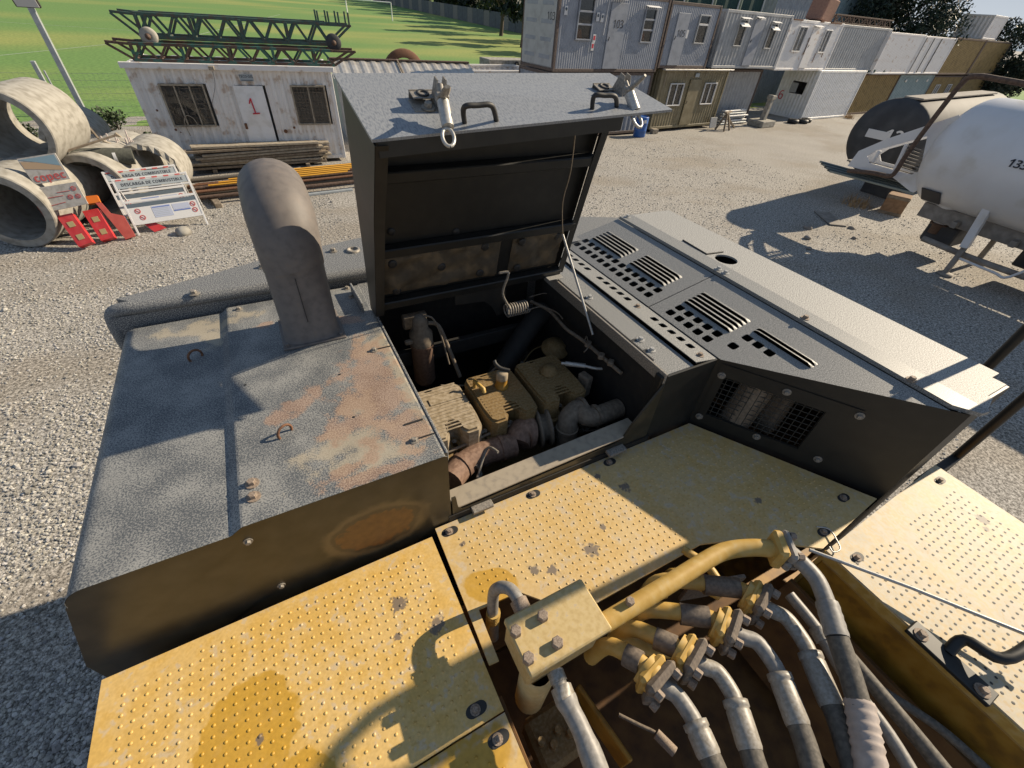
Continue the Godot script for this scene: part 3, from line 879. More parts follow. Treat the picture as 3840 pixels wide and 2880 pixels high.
func counterweight(X: Node) -> void:
	var W := group_node("counterweight", X)
	var far := []
	for k in 25:
		var t := k / 24.0
		var x: float = lerp(-0.93, 3.09, t)
		var q := (x - 1.08) / 2.01
		far.append(Vector2(x, -3.27 + 0.52 * pow(abs(q), 2.6)))
	var poly := PackedVector2Array([Vector2(-0.93, -2.66)])
	for p in far: poly.append(p)
	poly.append(Vector2(3.09, -2.66))
	var st := mb()
	prism(st, poly, 1.15, HY + 0.03)
	part("casting", st, M.hood, W)
	# rounded rim along the hood
	st = mb()
	var rim := [Vector3(-0.945, HY - 0.75, -2.69), Vector3(-0.935, HY - 0.30, -2.69), Vector3(-0.93, HY - 0.06, -2.69), Vector3(-0.915, HY + 0.03, -2.70), Vector3(-0.86, HY + 0.058, -2.69), Vector3(-0.75, HY + 0.06, -2.68), Vector3(-0.40, HY + 0.06, -2.675), Vector3(0.1, HY + 0.06, -2.67), Vector3(0.9, HY + 0.06, -2.67), Vector3(1.75, HY + 0.06, -2.67)]
	tube(st, curve(rim, 5), 0.036, 12)
	part("rim", st, M.hood, W)
	var face := PackedVector2Array([Vector2(-0.88, -2.75), Vector2(-0.80, -2.68)])
	face.append_array(PackedVector2Array([Vector2(1.75, -2.68), Vector2(1.75, -3.1), Vector2(0.6, -3.14), Vector2(-0.1, -3.0), Vector2(-0.5, -2.86)]))
	st = mb()
	prism(st, face, HY + 0.02, HY + 0.094)
	part("top_plate", st, M.hood, W)
	for p in [py(730, 1105, HY + 0.09), py(1250, 945, HY + 0.09), py(985, 1005, HY + 0.09)]:
		place(bolt_a, "bolt", M.steel_dusty, W, p + Vector3(0, 0.005, 0), Vector3.UP, 1.4)
	st = mb()
	lathe(st, [Vector2(0.045, 0), Vector2(0.045, 0.02), Vector2(0.03, 0.024), Vector2(0.03, 0.01), Vector2(0, 0.01)], py(1325, 945, HY + 0.085), Vector3.UP, 16)
	part("lifting_eye", st, M.steel_dusty, W)

func engine_bay(X: Node) -> void:
	var B := group_node("engine_bay", X)
	var st := mb()
	box(st, Vector3(0.345, 2.45, -1.72), Vector3(0.02, 1.1, 1.26))
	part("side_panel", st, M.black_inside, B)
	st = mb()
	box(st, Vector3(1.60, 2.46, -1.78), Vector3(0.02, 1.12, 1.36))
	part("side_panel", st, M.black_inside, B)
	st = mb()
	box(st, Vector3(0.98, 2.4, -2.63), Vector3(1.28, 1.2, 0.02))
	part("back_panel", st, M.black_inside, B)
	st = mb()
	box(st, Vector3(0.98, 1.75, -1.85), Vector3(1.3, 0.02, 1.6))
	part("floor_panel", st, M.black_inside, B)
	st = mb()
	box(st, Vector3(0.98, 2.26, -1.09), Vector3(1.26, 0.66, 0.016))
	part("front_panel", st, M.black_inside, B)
	# hood deck behind the door hinge
	st = mb()
	box(st, Vector3(1.07, HY - 0.012, -2.50), Vector3(1.45, 0.02, 0.30))
	part("rear_deck", st, M.hood, B)
	# cross member and rear beam inside
	st = mb()
	box(st, Vector3(0.97, 2.62, -2.32), Vector3(1.24, 0.11, 0.05), 0.006)
	part("cross_member", st, M.black_inside, B)
	# front rail: dusty folded channel with a cut-out tab at each end
	st = mb()
	var rail := [Vector2(0.372, 2.585), Vector2(0.372, 2.72), Vector2(0.392, 2.72), Vector2(0.40, 2.64), Vector2(0.42, 2.612), Vector2(0.50, 2.612), Vector2(1.36, 2.645), Vector2(1.40, 2.66), Vector2(1.44, 2.76), Vector2(1.58, 3.0), Vector2(1.59, 2.585)]
	slab(st, rail, Vector3(0, 0, -1.10), Basis.IDENTITY, 0.012)
	part("front_rail", st, M.dark_gloss, B)
	st = mb()
	box(st, Vector3(0.95, 2.648, -1.145), Vector3(1.14, 0.012, 0.11), 0.003, Basis(Vector3.BACK, 0.035))
	part("rail_top", st, M.dust_tan, B)
	st = mb()
	box(st, Vector3(0.52, 2.585, -1.075), Vector3(0.11, 0.02, 0.05), 0.003)
	part("clamp_bracket", st, M.steel_dusty, B)
	st = mb()
	box(st, Vector3(1.35, 2.60, -1.07), Vector3(0.12, 0.02, 0.05), 0.003)
	part("clamp_bracket", st, M.steel_dusty, B)
	# arched bulkhead edge at the right front corner
	st = mb()
	box(st, Vector3(1.575, 2.84, -1.13), Vector3(0.03, 0.40, 0.05), 0.004)
	part("corner_post", st, M.black, B)
	# harness along the right wall
	var pts := []
	for q in [[1990, 1130], [2060, 1165], [2120, 1230], [2190, 1280], [2260, 1340], [2330, 1400]]: pts.append(py(q[0], q[1], 2.86))
	st = mb()
	tube(st, curve(pts, 5), 0.012, 8)
	part("wiring_harness", st, M.dust_pipe, B)
	for q in [[2205, 1290], [2255, 1335], [2290, 1360]]:
		st = mb()
		var o := py(q[0], q[1], 2.875)
		box(st, o, Vector3(0.05, 0.03, 0.035), 0.006, Basis(Vector3.UP, 0.7))
		part("connector", st, M.dust_pipe, B)
	for w in [[[1985, 1115], [2040, 1100], [2090, 1110]], [[1975, 1165], [2030, 1150], [2085, 1170], [2110, 1195]], [[2190, 1285], [2200, 1260], [2205, 1300], [2190, 1320]]]:
		var wp := []
		for q in w: wp.append(py(q[0], q[1], 2.90))
		st = mb()
		tube(st, curve(wp, 5), 0.004, 6)
		part("wire", st, M.dust_pipe, B)

func engine(X: Node) -> void:
	var G := group_node("engine", X)
	var st := mb()
	box(st, Vector3(0.92, 2.15, -1.68), Vector3(1.10, 0.66, 0.50), 0.02)
	part("cylinder_block", st, M.engine, G)
	for k in 3:
		var x0: float = [0.40, 0.765, 1.12][k]
		var W := 0.325
		var o := []
		for q in [[0.0, 0.03], [0.03, 0.0], [0.10, 0.0], [0.115, 0.022], [0.145, 0.022], [0.16, 0.0], [0.29, 0.0], [0.325, 0.04], [0.325, 0.30], [0.315, 0.40], [0.285, 0.425], [0.225, 0.425], [0.20, 0.39], [0.195, 0.335], [0.175, 0.315], [0.15, 0.315], [0.13, 0.335], [0.125, 0.39], [0.10, 0.425], [0.04, 0.425], [0.01, 0.40], [0.0, 0.30]]:
			o.append(Vector2(x0 + q[0], -1.905 + q[1]))
		st = mb()
		var poly := PackedVector2Array(o)
		prism(st, poly, 2.52, 2.665)
		var inner := Geometry2D.offset_polygon(poly, -0.012)[0]
		prism(st, inner, 2.66, 2.68)
		for r in 15:
			var z := -1.885 + r * 0.025
			if k < 2 and r > 2 and r < 6: continue
			box(st, Vector3(x0 + W / 2, 2.680 + (0.001 if k == 0 else 0.0), z), Vector3(W - 0.05, 0.006, 0.010), 0.002)
		if k == 0:
			box(st, Vector3(x0 + 0.2, 2.683, -1.775), Vector3(0.20, 0.006, 0.055), 0.002)
		part("valve_cover", st, M.engine_dusty if k == 0 else M.engine, G)
		st = mb()
		var sk := Geometry2D.offset_polygon(poly, 0.022)[0]
		prism(st, sk, 2.42, 2.535)
		part("cover_base", st, M.engine, G)
		for q in [[0.13, 0.012], [0.31, 0.02], [0.16, 0.36], [0.335, 0.36], [-0.01, 0.36]]:
			place(bolt_s, "bolt", M.steel_dusty, G, Vector3(x0 + q[0], 2.56, -1.905 + q[1]), Vector3.UP, 1.1)
	# oil filler
	st = mb()
	var f := Vector3(0.955, 2.675, -1.74)
	lathe(st, [Vector2(0.042, 0.0), Vector2(0.042, 0.02), Vector2(0.034, 0.025), Vector2(0.034, 0.07)], f, Vector3.UP, 18)
	part("filler_neck", st, M.yellow_deep, G)
	st = mb()
	lathe(st, [Vector2(0.036, 0.07), Vector2(0.036, 0.115), Vector2(0.031, 0.122), Vector2(0, 0.122)], f, Vector3.UP, 18)
	part("filler_cap", st, M.engine_dusty, G)
	st = mb()
	tube(st, curve([f + Vector3(0.045, 0.125, 0.01), f + Vector3(0.0, 0.135, -0.02), f + Vector3(-0.02, 0.15, -0.05), f + Vector3(-0.022, 0.165, -0.07)], 4), 0.012, 8)
	part("cap_lever", st, M.rubber, G)
	st = mb()
	tube(st, [Vector3(0.80, 2.675, -1.80), Vector3(0.80, 2.73, -1.80), Vector3(0.815, 2.74, -1.70), Vector3(0.815, 2.72, -1.695)], 0.013, 8)
	part("lifting_lug", st, M.yellow, G)
	# breather on the third cover with its silver line
	st = mb()
	lathe(st, [Vector2(0.06, 0), Vector2(0.06, 0.012), Vector2(0.045, 0.016), Vector2(0.04, 0.04), Vector2(0, 0.042)], Vector3(1.30, 2.685, -1.74), Vector3.UP, 18)
	part("breather", st, M.engine, G)
	st = mb()
	var br := []
	for q in [[2105, 1362], [2180, 1370], [2240, 1382], [2290, 1378]]: br.append(py(q[0], q[1], 2.74))
	tube(st, curve(br, 4), 0.010, 8)
	part("breather_line", st, M.zinc, G)
	st = mb()
	rod(st, br[0].lerp(br[1], 0.2), br[0].lerp(br[1], 1.2), 0.016, 6)
	part("line_nut", st, M.zinc, G)
	# fuel filter
	var c := Vector3(0.625, 0, -2.26)
	st = mb()
	lathe(st, [Vector2(0.0, 2.42), Vector2(0.06, 2.425), Vector2(0.072, 2.45), Vector2(0.072, 2.74), Vector2(0.078, 2.745), Vector2(0.078, 2.76)], Vector3(c.x, 0, c.z), Vector3.UP, 20)
	part("filter_bowl", st, M.rust_pipe, G)
	st = mb()
	lathe(st, [Vector2(0.076, 2.76), Vector2(0.074, 2.84), Vector2(0.05, 2.87), Vector2(0.048, 2.93), Vector2(0.03, 2.96), Vector2(0, 2.965)], Vector3(c.x, 0, c.z), Vector3.UP, 16)
	box(st, c + Vector3(-0.08, 2.80, 0.02), Vector3(0.07, 0.03, 0.03), 0.006)
	box(st, c + Vector3(0, 2.86, -0.12), Vector3(0.16, 0.10, 0.05), 0.008)
	part("filter_head", st, M.dust_pipe, G)
	for w in [[Vector3(0.02, 2.96, 0.0), Vector3(0.08, 2.94, 0.03), Vector3(0.12, 2.80, 0.06), Vector3(0.14, 2.62, 0.12)], [Vector3(0.05, 2.90, 0.0), Vector3(0.12, 2.86, 0.0), Vector3(0.16, 2.72, 0.05), Vector3(0.20, 2.52, 0.16)]]:
		var pts := []
		for q in w: pts.append(c + q)
		st = mb()
		tube(st, curve(pts, 5), 0.014 if w[0].x > 0.03 else 0.006, 8)
		part("fuel_line", st, M.dust_pipe, G)
	# charge-air pipe in the dark at the back
	st = mb()
	tube(st, curve([Vector3(1.0, 2.36, -2.02), Vector3(1.12, 2.48, -2.08), Vector3(1.42, 2.70, -2.22), Vector3(1.58, 2.78, -2.28)], 5), 0.075, 14)
	part("charge_pipe", st, M.black_inside, G)
	# exhaust outlet, turbocharger, intake elbow along the front
	st = mb()
	var ex := []
	for q in [[1690, 1800], [1735, 1745], [1800, 1705], [1880, 1680], [1930, 1668]]: ex.append(py(q[0], q[1], 2.50))
	tube(st, curve(ex, 5), 0.072, 16)
	part("exhaust_pipe", st, M.rust_pipe, G)
	for i in [1, 3]:
		st = mb()
		var d: Vector3 = (ex[i + 1] - ex[i - 1]).normalized() if i < 4 else Vector3.RIGHT
		rod(st, ex[i] - d * 0.012, ex[i] + d * 0.012, 0.079, 16)
		part("pipe_clamp", st, M.rust_pipe, G)
	var tc := py(1985, 1640, 2.50)
	st = mb()
	tube(st, curve([tc + Vector3(-0.09, 0.0, 0.02), tc + Vector3(-0.04, 0.02, -0.03), tc + Vector3(0.03, 0.01, -0.02)], 4), [0.072, 0.075, 0.08, 0.085, 0.092, 0.097, 0.10, 0.10, 0.095], 18)
	part("turbine_housing", st, M.rust_pipe, G)
	st = mb()
	var tx := Vector3(1, 0.1, 0.25).normalized()
	lathe(st, [Vector2(0.05, -0.03), Vector2(0.12, -0.025), Vector2(0.12, -0.01), Vector2(0.085, -0.005), Vector2(0.085, 0.03), Vector2(0.12, 0.035), Vector2(0.12, 0.05), Vector2(0.05, 0.055)], tc + Vector3(0.10, 0.01, -0.03), tx, 22)
	part("turbo_flange", st, M.dust_pipe, G)
	st = mb()
	var el := py(2128, 1566, 2.60)
	tube(st, curve([el + Vector3(-0.01, -0.20, 0.045), el + Vector3(-0.01, -0.07, 0.03), el + Vector3(0.01, -0.005, 0.0), el + Vector3(0.09, 0.02, -0.015), Vector3(1.36, 2.61, -1.34), Vector3(1.58, 2.60, -1.34)], 5), 0.062, 16)
	part("intake_pipe", st, M.dust_pipe, G)
	for q in [[el + Vector3(-0.012, -0.06, 0.028), Vector3.UP], [el + Vector3(0.115, 0.02, -0.018), Vector3.RIGHT], [Vector3(1.40, 2.61, -1.34), Vector3.RIGHT]]:
		st = mb()
		rod(st, q[0] - q[1] * 0.011, q[0] + q[1] * 0.011, 0.070, 16)
		part("hose_clamp", st, M.dust_pipe, G)
	st = mb()
	var ol := []
	for q in [[1680, 1695], [1760, 1660], [1860, 1615], [1945, 1588], [1975, 1600]]: ol.append(py(q[0], q[1], 2.56))
	tube(st, curve(ol, 4), 0.009, 8)
	part("oil_line", st, M.dust_pipe, G)
	st = mb()
	box(st, py(2190, 1440, 2.62), Vector3(0.06, 0.16, 0.09), 0.01, Basis(Vector3.UP, 0.2))
	part("bracket", st, M.dust_pipe, G)
	# thin lines, looms and clips crowded round the block
	var r3 := RandomNumberGenerator.new()
	r3.seed = 4410
	for k in 16:
		var x0 := r3.randf_range(0.45, 1.5)
		var back := k % 2 == 0
		var z0 := -2.0 + r3.randf_range(-0.15, 0.05) if back else -1.42 + r3.randf_range(-0.06, 0.08)
		var yy := r3.randf_range(2.42, 2.62)
		var pts := [Vector3(x0, yy, z0)]
		for j in 4:
			pts.append(Vector3(clampf(pts[j].x + r3.randf_range(-0.06, 0.20), 0.42, 1.56), yy + r3.randf_range(-0.10, 0.07), z0 + r3.randf_range(-0.07, 0.07)))
		st = mb()
		tube(st, curve(pts, 5), r3.randf_range(0.004, 0.010), 7)
		part("engine_line", st, [M.dust_pipe, M.hose_black, M.engine, M.steel_dusty][k % 4], G)
		st = mb()
		box(st, pts[2], Vector3(0.03, 0.025, 0.02), 0.004, Basis(Vector3.UP, r3.randf() * 3.0))
		part("line_clip", st, M.steel_dusty, G)
	st = mb()
	lathe(st, [Vector2(0.10, 0), Vector2(0.10, 0.02), Vector2(0.07, 0.03), Vector2(0.07, 0.06), Vector2(0, 0.06)], py(2080, 1310, 2.60), Vector3(0, 1, 0.2), 20)
	part("pulley_cover", st, M.engine, G)

var LO: Vector3
var LN: Vector3
func on_lip(u: float, v: float, h := 0.0) -> Vector3:
	return pp(u, v, LO + LN * h, LN)
func hood_door(X: Node) -> void:
	var D := group_node("hood_door", X)
	var bl := pz(1250, 280, -2.03); var brr := pz(2285, 278, -2.03)
	var fl := pz(1395, 530, -1.60); var fr := pz(2520, 415, -1.60)
	LO = bl
	LN = (fl - bl).cross(brr - bl).normalized()
	var th := LN * 0.005
	# the door leans a little towards the engine: frame of its inner face, hinge at the bottom
	var up := (Vector3(0, bl.y, -2.03) - Vector3(0, 3.07, -2.285)).normalized()
	var DF := Transform3D(Basis(Vector3.RIGHT, up, Vector3.RIGHT.cross(up)), Vector3(0, 3.07, -2.285))
	var Ld := Vector3(0, bl.y, -2.03).distance_to(Vector3(0, 3.07, -2.285))
	var along := func(u: float, v: float) -> float: return (DF.affine_inverse() * pp(u, v, DF.origin, DF.basis.z)).y
	var inner := func(called: String, st2, m: Material, label := "") -> void:
		var o := part(called, st2, m, D, label)
		o.transform = DF
	# outer sheet
	var st := mb()
	box(st, Vector3(1.0, Ld / 2, -0.008), Vector3(1.30, Ld, 0.008), 0.002)
	inner.call("door_sheet", st, M.black, "sooty black inside of the raised door")
	# lip that closes the front of the hood, now on top
	st = mb()
	quad(st, fl + th, fr + th, brr + th, bl + th)
	quad(st, bl - th, brr - th, fr - th, fl - th)
	for e in [[fl, fr], [fr, brr], [brr, bl], [bl, fl]]: quad(st, e[0] - th, e[1] - th, e[1] + th, e[0] + th)
	part("lip", st, M.lip, D, "blue-grey streaked front lip of the raised door")
	# folded return under the free edge
	st = mb()
	var dn := Vector3(0, -0.05, -0.004)
	var a1 := fl.lerp(fr, 0.015) - th; var b1 := fl.lerp(fr, 0.80) - th
	quad(st, a1 + dn, b1 + dn, b1, a1)
	quad(st, b1 + dn + Vector3(0, 0, -0.006), a1 + dn + Vector3(0, 0, -0.006), a1 + Vector3(0, 0, -0.006), b1 + Vector3(0, 0, -0.006))
	quad(st, a1 + dn, a1 + dn + Vector3(0, 0, -0.006), b1 + dn + Vector3(0, 0, -0.006), b1 + dn)
	part("lip_return", st, M.black, D)
	# side flanges: the left one deep at the lip and narrow at the hinge, the right one a shallow fold
	var FB := Basis(Vector3.BACK, Vector3.UP, Vector3.LEFT)
	for s in 2:
		var x := 0.352 if s == 0 else 1.652
		var prof := [Vector2(bl.z, bl.y - 0.012), Vector2(fl.z + 0.004, fl.y - 0.014), Vector2(-1.80, 3.76), Vector2(-2.0, 3.38), Vector2(-2.15, 3.09), Vector2(-2.285, 3.07)]
		if s == 1: prof = [Vector2(bl.z, bl.y - 0.012), Vector2(bl.z + 0.07, bl.y - 0.03), Vector2(bl.z - 0.05, 3.76), Vector2(-2.17, 3.38), Vector2(-2.235, 3.09), Vector2(-2.285, 3.07)]
		st = mb()
		slab(st, prof, Vector3(x + 0.004, 0, 0), FB, 0.008)
		part("side_flange", st, M.black, D)
		st = mb()
		var edge := []
		for q in prof.slice(1, 5): edge.append(Vector3(x + (0.02 if s == 0 else -0.02), q.y, q.x + 0.004))
		for i in edge.size() - 1:
			var w := Vector3(0.022, 0, 0)
			quad(st, edge[i + 1] - w, edge[i + 1] + w, edge[i] + w, edge[i] - w)
		part("flange_return", st, M.black, D)
	# stiffening channels
	var y1: float = (along.call(1415, 648) + along.call(2185, 592)) / 2; var y2: float = (along.call(1442, 935) + along.call(2100, 836)) / 2
	for y in [y1, y2, 0.035]:
		st = mb()
		box(st, Vector3(1.0, y, 0.028), Vector3(1.27, 0.055, 0.055), 0.006)
		inner.call("stiffener", st, M.black)
	# heat pads on the lower field
	var yb := 0.08; var yt: float = y2 - 0.035
	for q in [[0.43, 1.155], [1.235, 1.60]]:
		st = mb()
		st.set_smooth_group(0)
		var n := fbm(97, 6.0, 3)
		var nx := 26; var ny := 12
		for i in nx:
			for k in ny:
				var v := []
				for o in [[0, 0], [1, 0], [1, 1], [0, 1]]:
					var x: float = lerp(q[0], q[1], float(i + o[0]) / nx); var y: float = lerp(yb, yt, float(k + o[1]) / ny)
					var e: float = min(min(i + o[0], nx - i - o[0]), min(k + o[1], ny - k - o[1]))
					v.append(Vector3(x, y, 0.001 + min(e, 1.0) * 0.018 + n.get_noise_2d(x, y) * 0.03 * min(e, 1.0)))
				quad(st, v[0], v[1], v[2], v[3])
		inner.call("heat_pad", st, M.pad, "scorched brown heat pad")
		var bs := [[0.08, 0.82], [0.82, 0.2], [0.84, 0.88], [0.1, 0.12], [0.47, 0.55]] if q[0] < 1 else [[0.15, 0.85], [0.85, 0.85], [0.15, 0.15]]
		for b in bs:
			st = mb()
			lathe(st, [Vector2(0.026, 0), Vector2(0.024, 0.006), Vector2(0.008, 0.008), Vector2(0, 0.006)], Vector3(lerp(q[0], q[1], b[0]), lerp(yb, yt, b[1]), 0.024), Vector3.BACK, 16)
			inner.call("pad_button", st, M.rubber)
	for q in [[1467, 870], [1710, 870]]:
		st = mb()
		var c: Vector3 = DF.affine_inverse() * pp(q[0], q[1], DF.origin, DF.basis.z)
		lathe(st, [Vector2(0.022, 0), Vector2(0.02, 0.006), Vector2(0, 0.006)], c + Vector3(0, 0, -0.003), Vector3.BACK, 14)
		inner.call("pad_button", st, M.rubber)
	# handles
	for h in [[1744, 470, 1864, 467, 1735, 398, 1848, 392], [2220, 436, 2311, 428, 2224, 356, 2312, 360]]:
		var f1 := on_lip(h[0], h[1]); var f2 := on_lip(h[2], h[3])
		var t1 := on_lip(h[4], h[5], 0.085); var t2 := on_lip(h[6], h[7], 0.085)
		st = mb()
		tube(st, curve([f1, f1.lerp(t1, 0.75), t1.lerp(t2, 0.12), t1.lerp(t2, 0.5), t1.lerp(t2, 0.88), f2.lerp(t2, 0.75), f2], 5), 0.0095, 10)
		part("handle", st, M.rubber, D)
		for f in [f1, f2]:
			st = mb()
			box(st, f + LN * 0.004, Vector3(0.035, 0.008, 0.03), 0.002)
			part("handle_foot", st, M.steel_dusty, D)
	# draw latches
	latch(D, [1595, 400], [1650, 405], [1662, 345], [1655, 352], [1680, 478], [1681, 515], [1668, 320], Vector2(1678, 325))
	latch(D, [2270, 365], [2318, 372], [2340, 300], [2352, 330], [2383, 415], [2388, 448], [2352, 300], Vector2(2420, 282))
	# stay rod, hinge spring and its crank
	st = mb()
	rod(st, pz(2110, 880, -2.12), Vector3(1.567, 2.93, -1.70), 0.0075, 8)
	part("stay_rod", st, M.zinc, D)
	st = mb()
	var wire := [pz(2160, 470, -1.95), pz(2140, 640, -2.0), pz(2110, 760, -2.06), pz(2110, 880, -2.12)]
	tube(st, curve(wire, 5), 0.003, 6)
	part("pull_cord", st, M.dust_pipe, D)
	st = mb()
	var coil := []
	for k in 9 * 12 + 1:
		var t := float(k) / 12.0
		coil.append(Vector3(1.20 + t * 0.0185, 2.905 + 0.042 * sin(t * TAU), -2.19 + 0.042 * cos(t * TAU)))
	tube(st, coil, 0.0062, 6)
	part("hinge_spring", st, M.steel_dusty, D)
	st = mb()
	tube(st, curve([Vector3(1.215, 2.94, -2.16), pz(1885, 1100, -2.15), pz(1905, 1035, -2.13), pz(1903, 1020, -2.13), pz(1872, 1024, -2.12)], 4), 0.0075, 8)
	part("spring_arm", st, M.steel_dusty, D)
	st = mb()
	slab(st, [Vector2(0.86, 3.07), Vector2(1.22, 3.07), Vector2(1.22, 2.86), Vector2(1.16, 2.85), Vector2(1.12, 2.93), Vector2(1.06, 2.985), Vector2(0.86, 3.0)], Vector3(0, 0, -2.25), Basis.IDENTITY, 0.012)
	part("hinge_bracket", st, M.black, D)
	st = mb()
	box(st, pz(2080, 1040, -2.2), Vector3(0.12, 0.004, 0.05), 0.001)
	part("hinge_tab", st, M.zinc, D)
func latch(D: Node, base: Array, foot: Array, head: Array, sa: Array, sb: Array, ring: Array, top: Array, tip: Vector2) -> void:
	var b := on_lip(base[0], base[1])
	var f := on_lip(foot[0], foot[1])
	var hd := on_lip(head[0], head[1], 0.075)
	var side := Vector3(1, 0, 0)
	var st := mb()
	var F := Basis(Vector3(1, 0, 0), LN, Vector3(1, 0, 0).cross(LN).normalized())
	box(st, b.lerp(f, 0.4) + LN * 0.004, Vector3(0.15, 0.008, 0.085), 0.002, F)
	box(st, b + LN * 0.028 + F.z * -0.03, Vector3(0.09, 0.004, 0.06), 0.001, F)
	box(st, b + LN * 0.018 + F.z * -0.055, Vector3(0.09, 0.03, 0.004), 0.001, F)
	part("latch_base", st, M.steel_dusty, D)
	st = mb()
	lathe(st, [Vector2(0.014, 0), Vector2(0.016, 0.004), Vector2(0.024, 0.004), Vector2(0.024, 0)], b + LN * 0.031 + F.z * -0.03, LN, 16)
	part("latch_eye", st, M.rubber, D)
	place(bolt_a, "latch_pin", M.steel_dusty, D, b + LN * 0.01 + F.z * 0.03, LN, 1.3)
	st = mb()
	for s in [-0.016, 0.016]:
		slab(st, [Vector2(-0.05, 0), Vector2(0.05, 0), Vector2(0.03, 0.06), Vector2(0.012, 0.098), Vector2(-0.018, 0.098)], f + Vector3(s, 0, 0), Basis(F.z, LN, -F.x), 0.004)
	part("latch_fork", st, M.steel_dusty, D)
	var s0 := on_lip(sa[0], sa[1], 0.085); var s1 := on_lip(sb[0], sb[1], 0.035)
	st = mb()
	rod(st, s0.lerp(s1, 0.25), s1, 0.0215, 14)
	part("spring_barrel", st, M.zinc, D)
	st = mb()
	rod(st, s0 - (s1 - s0) * 0.25, s0.lerp(s1, 0.3), 0.012, 10)
	box(st, s0.lerp(s1, 0.12), Vector3(0.045, 0.03, 0.03), 0.005, F)
	part("latch_arm", st, M.steel_dusty, D)
	var rc := on_lip(ring[0], ring[1], 0.02)
	st = mb()
	var tor := []
	var dir := (s1 - s0).normalized()
	for k in 17:
		var t := TAU * k / 16.0
		tor.append(rc + dir * 0.034 * cos(t) + Vector3(0.021, 0, 0) * sin(t))
	tube(st, tor, 0.0065, 8, false)
	part("latch_ring", st, M.zinc, D)
	var tp := on_lip(tip.x, tip.y, 0.15)
	st = mb()
	var mid := s0.lerp(tp, 0.5) + LN * -0.012
	tube(st, curve([s0.lerp(s1, 0.05), mid, tp], 4), [0.017, 0.018, 0.018, 0.018, 0.018, 0.017, 0.016, 0.014, 0.011], 6, true, Vector2(1.0, 0.55))
	part("latch_lever", st, M.steel_dusty, D)

